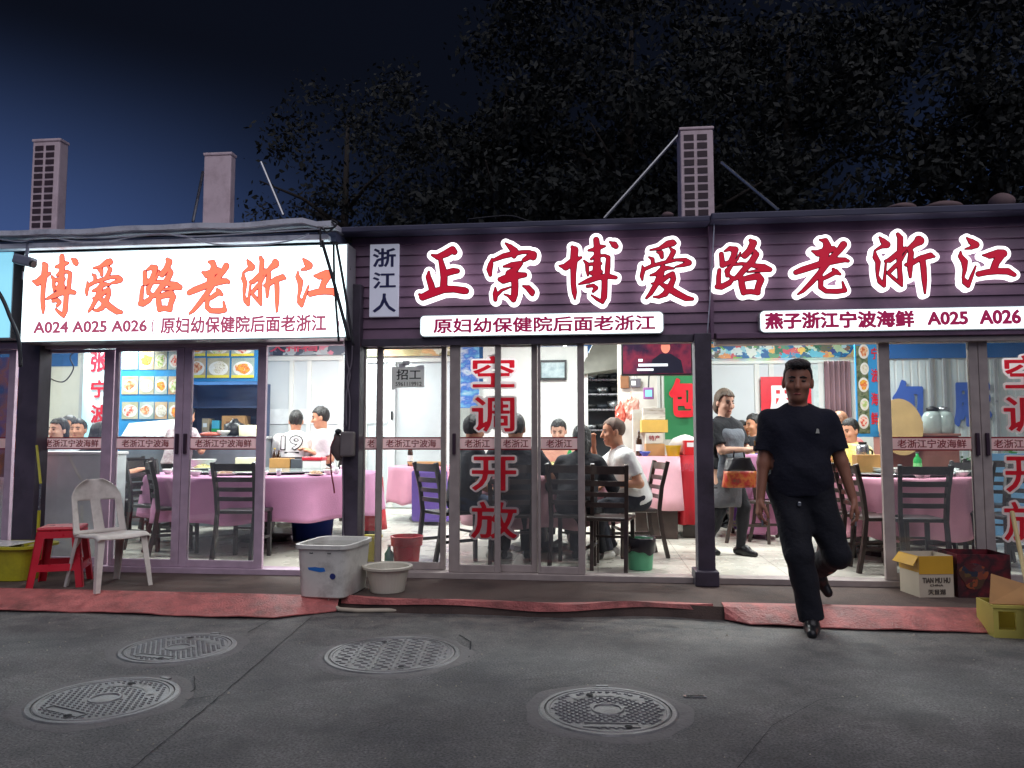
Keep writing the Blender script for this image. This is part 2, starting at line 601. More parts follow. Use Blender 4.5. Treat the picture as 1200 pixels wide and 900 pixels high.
G['爱'] = [[(210,205,6),(310,190,16),(410,140,36),(460,130,36),(490,135,14)],[(195,285,6),(235,310,18),(240,370,18)],[(290,230,10),(330,240,26),(340,290,18)],[(430,185,6),(470,230,26),(440,290,25),(400,335,18)],[(120,385,6),(130,430,22),(112,500,20),(118,545,8)],[(150,420,18),(230,385,18),(350,355,18),(500,325,14),(600,328,20),(638,362,30),(580,385,20),(490,405,6)],[(210,495,8),(280,480,22),(340,430,28),(400,415,20),(470,422,8)],[(350,400,25),(320,500,35),(270,600,28),(210,700,22),(160,755,10)],[(220,590,6),(310,585,20),(400,510,24),(455,485,26),(466,540,26),(430,620,32),(370,710,30),(300,745,16),(240,742,6)],[(330,600,18),(410,650,36),(500,710,35),(600,765,30),(670,775,16)]]
G['路'] = [[(245,230,8),(310,200,28),(370,215,36),(350,290,32),(310,360,26)],[(205,265,25),(212,340,28),(215,400,30)],[(220,400,30),(310,365,24),(360,335,10)],[(430,250,6),(395,330,12),(330,400,15),(272,470,30),(270,530,20)],[(178,460,20),(168,540,25),(165,630,26)],[(150,662,28),(200,665,32),(290,620,30),(345,560,18)],[(260,480,20),(300,540,15),(340,560,18)],[(550,105,18),(585,140,40),(540,230,38),(480,290,36),(445,290,14)],[(600,240,20),(612,280,36),(560,370,38),(490,440,35),(400,540,30),(360,570,22)],[(340,400,12),(440,388,18),(560,410,22),(700,440,38),(770,468,26),(650,475,20),(510,492,6)],[(425,545,28),(440,650,36),(458,740,32)],[(450,580,28),(540,560,34),(630,545,38),(662,590,38),(630,670,34),(615,740,34)],[(460,735,30),(540,730,28),(625,745,28)]]
G['老'] = [[(415,145,8),(480,160,33),(500,220,42),(465,330,48),(450,400,50)],[(320,280,8),(390,310,38),(480,285,40),(570,260,32),(610,290,18)],[(122,540,28),(200,510,36),(330,470,36),(460,430,38),(590,405,38),(700,400,26),(738,415,16)],[(690,210,40),(650,265,36),(570,350,33),(480,450,36),(400,560,33),(300,670,28),(200,770,20),(140,810,8)],[(400,560,28),(412,640,28),(408,730,26),(470,780,25),(600,785,28),(690,775,24),(665,670,8)],[(560,510,14),(590,545,32),(640,575,12)],[(580,550,28),(490,600,24),(440,625,20)]]
G['浙'] = [[(205,125,8),(240,170,30),(280,215,40),(220,240,18),(150,280,8)],[(145,290,8),(150,360,28),(178,420,27),(170,500,22),(165,580,12),(190,650,25),(235,700,20),(250,560,11),(265,430,8)],[(262,410,15),(310,400,28),(400,330,32),(490,265,20)],[(410,95,18),(435,140,30),(430,250,30),(415,400,27),(415,520,24),(420,640,27),(435,710,8),(350,620,17),(290,560,14)],[(500,300,8),(440,400,13),(370,470,22),(290,550,20)],[(640,165,42),(648,180,50),(590,220,33),(530,270,25),(550,320,28),(535,420,30),(530,520,25),(530,605,12)],[(490,460,18),(560,440,26),(640,390,27),(760,358,33),(805,372,10)],[(670,380,30),(680,500,31),(685,650,27),(685,800,8)]]
G['江'] = [[(240,140,8),(290,190,35),(340,230,43),(290,265,22),(215,280,6)],[(160,310,6),(155,370,26),(200,440,38),(200,540,23),(175,640,12),(200,700,36),(230,750,20),(280,620,17),(330,500,6)],[(420,365,8),(500,370,38),(600,345,46),(655,350,48)],[(620,390,44),(570,460,40),(540,540,40)],[(360,600,32),(460,580,34),(580,570,36),(700,575,38),(775,620,24)]]

_gc = {}
def glyph_mesh(ch, grow, unit, ex):
    """outline of the brush character (grown by `grow` units) as a slab; centre of the 900 box at 0"""
    key = (ch, grow, unit, ex)
    if key in _gc:
        return _gc[key]
    st = 7.0
    lo, hi = -110.0, 1010.0
    n = int((hi - lo) / st) + 1
    ax = lo + st * np.arange(n)
    gx, gy = np.meshgrid(ax, ax, indexing='ij')
    F = np.full((n, n), 1e3)
    for s in G[ch]:
        for (x0, y0, r0), (x1, y1, r1) in zip(s[:-1], s[1:]):
            dx, dy = x1 - x0, y1 - y0
            t = np.clip(((gx - x0) * dx + (gy - y0) * dy) / (dx * dx + dy * dy + 1e-9), 0, 1)
            d = np.hypot(gx - x0 - t * dx, gy - y0 - t * dy) - (r0 + t * (r1 - r0))
            F = np.minimum(F, d)
    F -= grow
    F += 1e-4
    m2 = contour_mesh(F, ax, ax, ex, lambda x, y: ((x - 450) * unit, (450 - y) * unit))
    _gc[key] = m2
    return m2
def glyph(name, ch, grow, unit, ex, m, loc, parent):
    me = glyph_mesh(ch, grow, unit, ex).copy()
    me.materials.clear()
    me.materials.append(m)
    return link(name, me, parent, loc=loc)

# ============================================================ SETTING
def street_mat():
    m = bpy.data.materials.new('asphalt')
    m.use_nodes = True
    t = m.node_tree
    b = t.nodes['Principled BSDF']
    tcn = t.nodes.new('ShaderNodeTexCoord')
    def noise(sc, det=6, rough=0.6):
        n = t.nodes.new('ShaderNodeTexNoise')
        n.inputs['Scale'].default_value = sc
        n.inputs['Detail'].default_value = det
        n.inputs['Roughness'].default_value = rough
        t.links.new(tcn.outputs['Object'], n.inputs['Vector'])
        return n
    def mr(src, a, b_, c, d):
        r = t.nodes.new('ShaderNodeMapRange')
        r.inputs[1].default_value, r.inputs[2].default_value, r.inputs[3].default_value, r.inputs[4].default_value = a, b_, c, d
        t.links.new(src, r.inputs[0])
        return r.outputs[0]
    big, mid, fine = noise(0.9, 10, 0.7), noise(6, 12, 0.78), noise(85, 4, 0.65)
    r = t.nodes.new('ShaderNodeValToRGB')
    e = r.color_ramp.elements
    e[0].position, e[0].color = 0.36, (0.080, 0.081, 0.086, 1)
    e[1].position, e[1].color = 0.66, (0.190, 0.186, 0.182, 1)
    t.links.new(big.outputs['Fac'], r.inputs[0])
    x = t.nodes.new('ShaderNodeMixRGB'); x.blend_type = 'MULTIPLY'; x.inputs[0].default_value = 1
    t.links.new(r.outputs[0], x.inputs[1]); t.links.new(mr(mid.outputs['Fac'], 0.3, 0.7, 0.5, 1.45), x.inputs[2])
    x2 = t.nodes.new('ShaderNodeMixRGB'); x2.blend_type = 'MULTIPLY'; x2.inputs[0].default_value = 1
    t.links.new(x.outputs[0], x2.inputs[1]); t.links.new(mr(fine.outputs['Fac'], 0.32, 0.68, 0.35, 1.65), x2.inputs[2])
    # pale grains
    v = t.nodes.new('ShaderNodeTexVoronoi')
    v.inputs['Scale'].default_value = 34
    t.links.new(tcn.outputs['Object'], v.inputs['Vector'])
    x3 = t.nodes.new('ShaderNodeMixRGB')
    x3.inputs[2].default_value = (0.3, 0.29, 0.27, 1)
    t.links.new(mr(v.outputs['Distance'], 0.0, 0.1, 0.55, 0.0), x3.inputs[0]); t.links.new(x2.outputs[0], x3.inputs[1])
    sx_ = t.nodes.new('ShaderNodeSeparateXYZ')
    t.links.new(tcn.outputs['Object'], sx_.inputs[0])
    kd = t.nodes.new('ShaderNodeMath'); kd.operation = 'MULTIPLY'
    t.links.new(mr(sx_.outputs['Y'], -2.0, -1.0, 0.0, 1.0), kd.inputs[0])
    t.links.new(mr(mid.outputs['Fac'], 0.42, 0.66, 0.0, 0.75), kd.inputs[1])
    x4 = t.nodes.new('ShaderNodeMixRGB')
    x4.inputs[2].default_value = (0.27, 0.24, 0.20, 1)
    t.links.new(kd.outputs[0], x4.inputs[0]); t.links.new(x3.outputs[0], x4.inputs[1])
    oil = noise(2.3, 4, 0.55)
    x5 = t.nodes.new('ShaderNodeMixRGB')
    x5.inputs[2].default_value = (0.055, 0.056, 0.060, 1)
    t.links.new(mr(oil.outputs['Fac'], 0.58, 0.68, 0.0, 0.6), x5.inputs[0]); t.links.new(x4.outputs[0], x5.inputs[1])
    t.links.new(x5.outputs[0], b.inputs['Base Color'])
    t.links.new(mr(mid.outputs['Fac'], 0.3, 0.7, 0.52, 0.85), b.inputs['Roughness'])
    bp = t.nodes.new('ShaderNodeBump')
    bp.inputs['Strength'].default_value = 0.9
    bp.inputs['Distance'].default_value = 0.012
    ad = t.nodes.new('ShaderNodeMath'); ad.operation = 'ADD'
    t.links.new(fine.outputs['Fac'], ad.inputs[0]); t.links.new(mid.outputs['Fac'], ad.inputs[1])
    t.links.new(ad.outputs[0], bp.inputs['Height'])
    t.links.new(bp.outputs[0], b.inputs['Normal'])
    return m
M_STREET = street_mat()
MB().add([(-90, -60, 0), (90, -60, 0), (90, 120, 0), (-90, 120, 0)], [(0, 1, 2, 3)]).build('street', M_STREET)['kind'] = 'structure'

M_PLAT = mat('brown_worn_carpet', (92, 76, 70), 0.85, 0, 0.2, 3, bump=0.6, bs=160, stain=(58, 48, 46), sst=0.8, sscale=2.2)
pl = MB()
edge = []
for i in range(73):
    x = -10 + 18.0 * i / 72
    inner = -2.1 < x < 0.75
    y = -0.90 + (0.05 * math.sin(x * 2.1) + 0.03 * math.sin(5.3 * x) if inner else 0.0)
    edge.append((x, y))
vs, fs = [], []
for x, y in edge:
    vs += [(x, 0.12, PLAT), (x, y, PLAT), (x, y - 0.01, 0.0)]
for i in range(len(edge) - 1):
    a = i * 3
    fs += [(a, a + 1, a + 4, a + 3), (a + 1, a + 2, a + 5, a + 4)]
pl.add(vs, fs)
struct(pl.build('shopfront_step', M_PLAT))

def tile_mat():
    m = mat('floor_tile', (212, 208, 196), 0.3, 0, 0.025, 4)
    t = m.node_tree
    b = t.nodes['Principled BSDF']
    src = b.inputs['Base Color'].links[0].from_socket
    br = t.nodes.new('ShaderNodeTexBrick')
    br.offset = 0
    br.inputs['Scale'].default_value = 1.0
    br.inputs['Brick Width'].default_value = 0.8
    br.inputs['Row Height'].default_value = 0.8
    br.inputs['Mortar Size'].default_value = 0.004
    br.inputs['Color1'].default_value = (1, 1, 1, 1)
    br.inputs['Color2'].default_value = (0.93, 0.93, 0.92, 1)
    br.inputs['Mortar'].default_value = (0.45, 0.43, 0.4, 1)
    tcn = t.nodes.new('ShaderNodeTexCoord')
    t.links.new(tcn.outputs['Object'], br.inputs['Vector'])
    x = t.nodes.new('ShaderNodeMixRGB'); x.blend_type = 'MULTIPLY'; x.inputs[0].default_value = 1
    t.links.new(src, x.inputs[1]); t.links.new(br.outputs['Color'], x.inputs[2])
    t.links.new(x.outputs[0], b.inputs['Base Color'])
    return m
struct(MB().box(-10, 8, 0.12, 7.3, 0.02, FLOOR).build('shop_floor', tile_mat()))

# road joint and cracks: thin dark seams lying on the street
M_CRACK = mat('crack_tar', (38, 38, 42), 0.9, 0, 0.2, 9)
def seam(name, pix, wd):
    p = [fl(a, b, 0.004) for a, b in pix]
    pts = []
    for a, b in zip(p[:-1], p[1:]):
        n = max(2, int((b - a).length / 0.06))
        for i in range(n):
            pts.append(a.lerp(b, i / n) + Vector((random.uniform(-1, 1), random.uniform(-1, 1), 0)) * wd * 0.5)
    pts.append(p[-1])
    vs, fs = [], []
    for i, q in enumerate(pts):
        d = (pts[min(i + 1, len(pts) - 1)] - pts[max(0, i - 1)]).normalized()
        s = Vector((-d.y, d.x, 0)) * wd * random.uniform(0.2, 0.5)
        vs += [q + s, q - s]
    for i in range(len(pts) - 1):
        fs.append((2 * i, 2 * i + 1, 2 * i + 3, 2 * i + 2))
    struct(MB().add(vs, fs).build(name, M_CRACK))
seam('road_joint', [(366, 722), (250, 822), (140, 912)], 0.006)
seam('road_crack', [(228, 792), (228, 808), (205, 822), (250, 815)], 0.008)
seam('road_crack', [(320, 690 + 35), (290, 741)], 0.007)
seam('road_crack', [(548, 770), (552, 752), (538, 744)], 0.012)
seam('road_crack', [(250, 816), (330, 806)], 0.004)
seam('road_crack', [(560, 800), (640, 795), (700, 786), (760, 792)], 0.003)
seam('road_crack', [(860, 905), (905, 850), (960, 820), (1040, 812)], 0.003)
seam('road_crack', [(20, 752), (90, 748), (140, 742)], 0.004)
seam('road_crack', [(420, 860), (470, 842), (520, 846)], 0.003)
seam('road_crack', [(1210, 792), (1130, 776), (1090, 772)], 0.003)
seam('road_joint', [(392, 722), (600, 723), (850, 738)], 0.007)

# ------------------------------------------------------------ the building
B = thing('shop_building', 'low row of seafood restaurants with dark siding, glass sliding fronts and lit signs', 'restaurant', (0, 0, 0))
M_CEIL = mat('white_ceiling', (225, 225, 222), 0.8, 0, 0.03, 2)
M_ROOF = mat('dark_roof_sheet', (70, 72, 88), 0.55, 0.2, 0.2, 3)
M_PALETRIM = mat('pale_roof_trim', (222, 224, 234), 0.45, 0.1, 0.08, 6, stain=(120, 122, 140), sst=0.6, sscale=5)
M_FASCIA = mat('bluish_fascia', (104, 110, 138), 0.55, 0.1, 0.12, 5)
M_SIDING = mat('purple_brown_siding', (116, 88, 112), 0.5, 0.1, 0.18, 4, stain=(80, 64, 88), sst=0.6, sscale=2.5)
MB().box(-9.6, 7.6, 7.0, 7.15, FLOOR, 3.0).build('back_wall', M_WHITE, B)
MB().box(-9.6, -9.45, 0.12, 7.0, FLOOR, 3.0).build('side_wall', M_WHITE, B)
MB().box(7.45, 7.6, 0.12, 7.0, FLOOR, 3.0).build('side_wall', M_WHITE, B)
MB().box(-9.6, 7.6, 0.16, 7.15, 3.0, 3.05).build('ceiling', M_CEIL, B)
MB().box(-9.6, 7.6, 0.102, 7.3, 3.055, 3.085).build('roof', M_ROOF, B)
MB().box(-9.45, 7.45, 6.98, 6.997, 2.25, 2.99).build('blue_wall_band', M_BLUEW, B)

# posts
def post(px0, px1, name='post', y0=-0.1, y1=0.1, z1=3.05, m=M_POST, pyr=519):
    return MB().box(X(px0, y0), X(px1, y0), y0, y1, PLAT, z1).build(name, m, B, bevel=0.006)
post(18, 42, y0=-0.10, y1=0.06, z1=3.0)
post(402, 420, y0=-0.12, y1=0.06, z1=2.6)
post(816, 836, y0=-0.12, y1=0.06, z1=2.127)
MB().box(X(812, -.17), X(840, -.17), -0.18, 0.07, PLAT, PLAT + 0.12).build('post_base', M_POST, B, bevel=0.01)
post(1290, 1315, y0=-0.16, y1=0.06)
post(-210, -180, y0=-0.16, y1=0.06)

# siding: lapped boards over the doors, middle and right shops
def siding(x0, x1, z0, z1, y):
    m = MB()
    st = 0.092
    n = int((z1 - z0) / st) + 1
    for i in range(n):
        a, b = z0 + i * st, min(z0 + (i + 1) * st, z1)
        if b - a < 0.01:
            continue
        m.add([(x0, y - 0.016, a), (x1, y - 0.016, a), (x1, y, b), (x0, y, b), (x0, y + 0.03, a), (x1, y + 0.03, a), (x1, y + 0.03, b), (x0, y + 0.03, b)],
              [(0, 1, 2, 3), (1, 0, 4, 5), (3, 2, 6, 7), (0, 3, 7, 4), (2, 1, 5, 6)])
    return m.build('siding', M_SIDING, B)
xA, xB, xC = X(409, -.02), X(834, -.02), X(839, -.05)
siding(xA, xB, 2.13, 3.03, -0.02)
siding(xC, 7.6, 2.13, 3.04, -0.05)
MB().box(xB + 0.001, xC - 0.001, -0.075, 0.02, 2.08, 3.035).build('corner_trim', M_SIDING, B, bevel=0.004)
MB().box(xA, 0.84, 0.012, 0.16, 2.09, 2.999).build('upper_wall', M_SIDING, B)
MB().box(0.843, 7.45, 0.012, 0.16, 2.09, 2.999).build('upper_wall', M_SIDING, B)
MB().box(-9.45, xA - 0.003, 0.012, 0.16, 2.15, 2.999).build('upper_wall', M_FASCIA, B)
MB().box(xA + 0.01, X(815, -.06), -0.06, 0.05, 2.062, 2.128).build('door_head', M_POST, B, bevel=0.004)
MB().box(xC + 0.01, 7.4, -0.09, 0.05, 2.035, 2.078).build('door_head', M_ALU2, B, bevel=0.004)
MB().box(xC + 0.01, 7.4, -0.12, 0.05, 2.0795, 2.125).build('door_head', M_SIDING, B, bevel=0.004)
MB().box(-9.4, X(400, -.04), -0.04, 0.05, 2.085, 2.148).build('door_head', M_ALU, B, bevel=0.004)
# roof edges
MB().box(xA - 0.25, xB, -0.2, 0.1, 3.035, 3.085).build('roof_edge', mat('dark_blue_roof_edge', (66, 66, 90), 0.5, 0.1, 0.2, 4), B, bevel=0.01)
MB().box(xB + .003, 7.6, -0.22, 0.1, 3.042, 3.1).build('roof_edge', MATS['dark_blue_roof_edge'], B, bevel=0.01)
rx = X(384, -.45)
rp = MB()
ZT = Z(200, 263.5, -.46)
ZG0, ZG1 = Z(200, 286, -.4), Z(200, 279.5, -.4)
for i in range(40):                                   # pale roof sheet edge, a little wavy, kicked up at its right end
    pass
vs, fs = [], []
N = 60
for i in range(N + 1):
    x = -9.6 + (rx + 9.6) * i / N
    wv = 0.008 * math.sin(3.1 * x) + 0.005 * math.sin(9 * x)
    kick = 0.05 * max(0, (i / N - 0.86) / 0.14) ** 1.5 if i < N - 1 else 0.0
    for y, z in ((-0.46, ZT - .042), (-0.46, ZT), (0.4, ZT + .03), (0.4, ZT - .012)):
        vs.append((x, y, z + wv + kick))
for i in range(N):
    for k in range(4):
        a, b = i * 4 + k, i * 4 + (k + 1) % 4
        fs.append((a, b, b + 4, a + 4))
fs += [(3, 2, 1, 0), (N * 4, N * 4 + 1, N * 4 + 2, N * 4 + 3)]
rp.add(vs, fs).build('roof_edge', M_PALETRIM, B)
MB().box(-9.6, rx - 0.05, -0.40, -0.31, ZG0, ZG1).build('gutter', M_PALETRIM, B, bevel=0.012)
MB().box(-9.6, rx - 0.02, -0.28, 0.01, 2.985, ZT - .05).build('fascia', M_FASCIA, B)
MB().box(-9.6, rx - 0.02, -0.275, 0.01, 2.945, 2.9845).build('soffit', M_FASCIA, B)

# threshold rails
MB().box(-9.4, X(400), -0.05, 0.115, PLAT, PLAT + 0.05).build('threshold', M_ALU, B, bevel=0.004)
MB().box(X(421), X(815), -0.05, 0.115, PLAT, PLAT + 0.05).build('threshold', M_ALU2, B, bevel=0.004)
MB().box(X(837), 7.4, -0.05, 0.115, PLAT, PLAT + 0.05).build('threshold', M_ALU2, B, bevel=0.004)

# sliding glass doors
DZ0, DZ1 = PLAT + 0.052, 2.083
def sticker(door, x0, x1, y, parent):
    z0, z1 = 1.168, 1.278
    MB().add([(x0, y - 0.003, z0), (x1, y - 0.003, z0), (x1, y - 0.003, z1), (x0, y - 0.003, z1)], [(0, 1, 2, 3)]).build('sticker_band', M_STRIP, parent)
    e = MB()
    e.box(x0, x1, y - 0.0055, y - 0.0032, z1 - 0.011, z1)
    e.build('sticker_edge', M_DKRED, parent)
    MB().box(x0, x1, y - 0.0055, y - 0.0032, z0, z0 + 0.011).build('sticker_edge', M_DKRED, parent)
    wd = x1 - x0
    s = '老浙江宁波海鲜'
    pit = 0.0765
    k = max(1, min(len(s), int((wd - 0.02) / pit)))
    full = k * pit - 0.012
    text('lettering', s[:k], M_DKRED, ((x0 + x1) / 2, y - 0.0062, (z0 + z1) / 2), parent, w=full, h=0.068, weight=0.016, ex=0.002)
def door(px0, px1, l, r, y, m, handle=None, band=True):
    """px span, pixel widths of the left and right stiles"""
    x0, x1 = X(px0, y), X(px1, y)
    lw = X(px0 + l, y) - x0
    rw = x1 - X(px1 - r, y)
    f = MB()
    f.box(x0, x0 + lw, y - 0.02, y + 0.02, DZ0, DZ1)
    f.box(x1 - rw, x1, y - 0.02, y + 0.02, DZ0, DZ1)
    f.box(x0 + lw, x1 - rw, y - 0.018, y + 0.018, DZ0, DZ0 + 0.06)
    f.box(x0 + lw, x1 - rw, y - 0.018, y + 0.018, DZ1 - 0.03, DZ1)
    d = f.build('sliding_door', m, B, bevel=0.004)
    MB().box(x0 + lw, x1 - rw, y - 0.003, y + 0.003, DZ0 + 0.06, DZ1 - 0.03).build('glass_pane', GLASS, d)
    if band:
        sticker(d, x0 + lw + 0.002, x1 - rw - 0.002, y - 0.004, d)
    if handle is not None:
        hx = x1 - rw / 2 if handle > 0 else x0 + lw / 2
        h = MB()
        h.box(hx - 0.014, hx + 0.014, y - 0.045, y - 0.021, 1.13, 1.31)
        h.build('handle', mat('dark_handle', (70, 52, 66), 0.4, 0.3), d, bevel=0.006)
    return d
door(46, 132, 4, 12, 0.05, M_ALU)
door(133, 214, 4, 9, 0.0, M_ALU, 1)
door(214.5, 311, 9, 10, 0.0, M_ALU, -1)
door(422, 448, 6, 6, 0.05, M_ALU2)
door(441, 523, 6, 6, 0.1, M_ALU2)
door(527, 587, 12, 7, 0.0, M_ALU2, -1)
door(580, 630, 6, 7, 0.05, M_ALU2)
door(630.5, 685, 3, 8, 0.0, M_ALU2)
door(1032, 1149, 13, 11, 0.0, M_ALU2, 1)
door(1149.5, 1262, 11, 12, 0.0, M_ALU2, -1)
door(-180, -90, 6, 8, 0.0, M_ALU)
door(-88, 16, 6, 8, 0.05, M_ALU)

# red step mats hanging over the kerb
M_MAT = mat('worn_red_mat', (190, 108, 104), 0.55, 0, 0.26, 11, bump=0.5, bs=70, stain=(112, 72, 68), sst=0.9, sscale=3.2)
def step_mat(label, xs, outer, inner=-0.66, mname='step_mat', drop=True):
    vs, fs = [], []
    n = len(xs)
    for i, x in enumerate(xs):
        oy = outer(x)
        wv = 0.004 * math.sin(7 * x) + 0.003 * math.sin(17 * x)
        prof = [(inner, PLAT + 0.004), (-0.88, PLAT + 0.005), (-0.915, PLAT - 0.004 + wv), (-0.94 if oy > -0.99 else (-0.93 + oy) / 2, 0.05 + wv), (oy, 0.012 + wv)]
        for y, z in prof:
            vs.append((x, y, z))
        for y, z in prof:
            vs.append((x, y, z + 0.007))
    for i in range(n - 1):
        for k in range(4):
            a = i * 10 + k
            fs += [(a, a + 10, a + 11, a + 1), (a + 5, a + 6, a + 16, a + 15)]
        a = i * 10
        fs += [(a + 4, a + 14, a + 19, a + 9), (a, a + 5, a + 15, a + 10)]
    fs += [(0, 1, 6, 5), (1, 2, 7, 6), (2, 3, 8, 7), (3, 4, 9, 8)]
    a = (n - 1) * 10
    fs += [(a, a + 5, a + 6, a + 1), (a + 1, a + 6, a + 7, a + 2), (a + 2, a + 7, a + 8, a + 3), (a + 3, a + 8, a + 9, a + 4)]
    o = MB().add(vs, fs).build(mname, M_MAT, smooth=False)
    tag(o, label, 'mat')
xs = [-9.0 + 7.1 * i / 60 for i in range(61)]
step_mat('long worn red mat folded over the kerb under the white plastic chair', xs, lambda x: -1.23 + 0.02 * math.sin(3 * x) + max(0, (x + 2.25) / 0.35) * 0.25, inner=-0.89)
xs = [0.87 + 1.72 * i / 24 for i in range(25)]
step_mat('red mat on the kerb edge under the walking man', xs, lambda x: -1.1 + 0.03 * math.sin(2.3 * x) + (0.13 * max(0, (1.02 - x) / 0.15)), inner=-0.80)
# thin red strip along the worn middle edge
m = MB()
for i in range(44):
    x = -1.9 + 2.7 * i / 43
    y = -0.90 + 0.05 * math.sin(x * 2.1) + 0.03 * math.sin(5.3 * x)
    m.v += [(x, y + 0.05, PLAT + 0.004), (x, y - 0.015, PLAT + 0.010 + 0.008 * math.sin(9 * x)), (x, y - 0.022, PLAT - 0.035 + 0.012 * math.sin(4 * x))]
    if i:
        a = (i - 1) * 3
        m.f += [(a, a + 1, a + 4, a + 3), (a + 1, a + 2, a + 5, a + 4)]
        m.mi += [0, 0]
o = m.build('step_mat', M_MAT)
sm = o.modifiers.new('thick', 'SOLIDIFY'); sm.thickness = 0.006
tag(o, 'thin ragged red strip along the worn kerb edge in front of the middle shop', 'mat')

# ------------------------------------------------------------ signs
# left lit box sign
ys = -0.27
x0, x1 = X(26, ys, 345), X(407, ys, 345)
z0, z1 = Z(210, 399, ys), Z(210, 291, ys)
S = thing('shop_sign', 'big white glowing box sign with orange red brush characters over the left shop', 'sign', ((x0 + x1) / 2, ys, z0))
cx = (x0 + x1) / 2
MB().box(x0 - cx, x1 - cx, 0.0, 0.22, 0, z1 - z0).build('sign_box', M_SILVER, S, bevel=0.004)
MB().box(x0 - cx + 0.012, x1 - cx - 0.012, -0.006, -0.001, 0.012, z1 - z0 - 0.012).build('lit_panel', lit('lit_panel_white', (228, 252, 255), SIGN_L), S)
M_ORL = lit('lit_orange_letter', (250, 116, 88), 1.3)
M_ORED = mat('purplish_outline', (196, 96, 120), 0.5)
for ch, px, py in (('博', 65, 338), ('爱', 127.6, 336.5), ('路', 188, 336), ('老', 247, 334.5), ('浙', 308, 334), ('江', 371, 331)):
    p = at(px, py, ys)
    u = 0.087 * (at(px + 5, py, ys).x - at(px - 5, py, ys).x) / 10
    g = glyph('character', ch, 13, u, 0.002, M_ORED, (p.x - cx, -0.0095, p.z - z0), S)
    g.scale = (0.86, 1, 1)
    glyph('character_face', ch, 3, u, 0.002, M_ORL, (0, -0.003, 0), g)
def sub(body, pxa, pxb, pya, pyb, Y, m, parent, org, weight=0.012, name='lettering', y=-0.01, **k):
    a, b = at(pxa, (pya + pyb) / 2, Y), at(pxb, (pya + pyb) / 2, Y)
    h = Z((pxa + pxb) / 2, pya, Y) - Z((pxa + pxb) / 2, pyb, Y)
    return text(name, body, m, ((a.x + b.x) / 2 - org[0], y, (a.z + b.z) / 2 - org[1]), parent, w=b.x - a.x, h=h, weight=weight, ex=0.003, **k)
M_MAROON = lit('maroon_letter', (178, 84, 112), 0.75)
sub('A024 A025 A026', 40, 173, 376, 390, ys, M_MAROON, S, (cx, z0), weight=0.035)
sub('(', 178, 182, 373, 392, ys, M_MAROON, S, (cx, z0), weight=0.0)
sub('原妇幼保健院后面老浙江', 189, 383, 370, 390, ys, M_MAROON, S, (cx, z0), weight=0.03)
sub(')', 394, 398, 371, 390, ys, M_MAROON, S, (cx, z0), weight=0.0)

# the long red character sign on the siding
yg = -0.13
M_HALO = lit('lit_white_halo', (255, 250, 252), SIGN_R)
M_HALOSIDE = mat('halo_side', (180, 176, 190), 0.4)
M_CRED = lit('lit_red_letter', (200, 22, 54), 0.5)
M_CEDGE = mat('dark_letter_edge', (96, 24, 50), 0.5)
p0 = at(840, 315, yg)
T = thing('shop_sign', 'row of large red raised brush characters with white glowing rims across the dark siding', 'sign', (p0.x, yg, p0.z))
for ch, ox, oy, s in (('正', 480, 275, 10), ('宗', 560, 275, 10), ('博', 645, 275, 10), ('爱', 740, 270, 9.47), ('路', 825, 270, 10), ('老', 920, 265, 10), ('浙', 1010, 262, 9.47), ('江', 1110, 262, 10)):
    px, py = ox + 450 / s, oy + 450 / s
    p = at(px, py, yg)
    u = (at(px + 5, py, yg).x - at(px - 5, py, yg).x) / 10 / s
    a = glyph('character', ch, 48, u, 0.05, M_HALO, (p.x - p0.x, 0, p.z - p0.z), T)
    e = glyph('character_rim', ch, 7, u, 0.003, M_CEDGE, (0, -0.0035, 0), a)
    glyph('character_face', ch, -1, u, 0.003, M_CRED, (0, -0.007, 0), a)

def round_box(x0, x1, z0, z1, r, y0, y1, n=6):
    poly = []
    for cx_, cz_, a0 in ((x1 - r, z0 + r, -90), (x1 - r, z1 - r, 0), (x0 + r, z1 - r, 90), (x0 + r, z0 + r, 180)):
        for i in range(n + 1):
            a = R_(a0 + 90 * i / n)
            poly.append((cx_ + r * math.cos(a), cz_ + r * math.sin(a)))
    return MB().prism(poly, y0, y1)
def light_box(label, pxa, pxb, pya, pyb, Y, body, tx, weight, shear=None):
    x0, x1 = X(pxa, Y, (pya + pyb) / 2), X(pxb, Y, (pya + pyb) / 2)
    pm = (pxa + min(pxb, 1200)) / 2
    z0, z1 = Z(pm, pyb, Y), Z(pm, pya, Y)
    c = (x0 + x1) / 2
    s = thing('light_box_sign', label, 'sign', (c, Y, z0))
    round_box(x0 - c, x1 - c, 0, z1 - z0, 0.04, 0, 0.075).build('sign_box', M_SILVER, s)
    round_box(x0 - c + .008, x1 - c - .008, 0.008, z1 - z0 - 0.008, 0.034, -0.006, -0.001).build('lit_panel', lit('lit_panel_soft', (236, 250, 255), 1.7), s)
    for b, a0, a1, b0, b1 in tx:
        sub(b, a0, a1, b0, b1, Y, lit('magenta_letter', (170, 30, 84), 0.45), s, (c, z0), weight=weight)
light_box('white rounded light box with thin red characters below the red sign of the middle shop', 492, 778, 367, 393, -0.1, '', [('原妇幼保健院后面老浙江', 508, 768, 371, 389)], 0.028)
light_box('white rounded light box with bold seafood characters and A025 A026 over the right shop', 890, 1232, 361, 388, -0.13, '', [('燕子浙江宁波海鲜', 896, 1071, 365, 385), ('A025', 1086, 1134, 365, 381), ('A026', 1147, 1196, 363, 380)], 0.045)
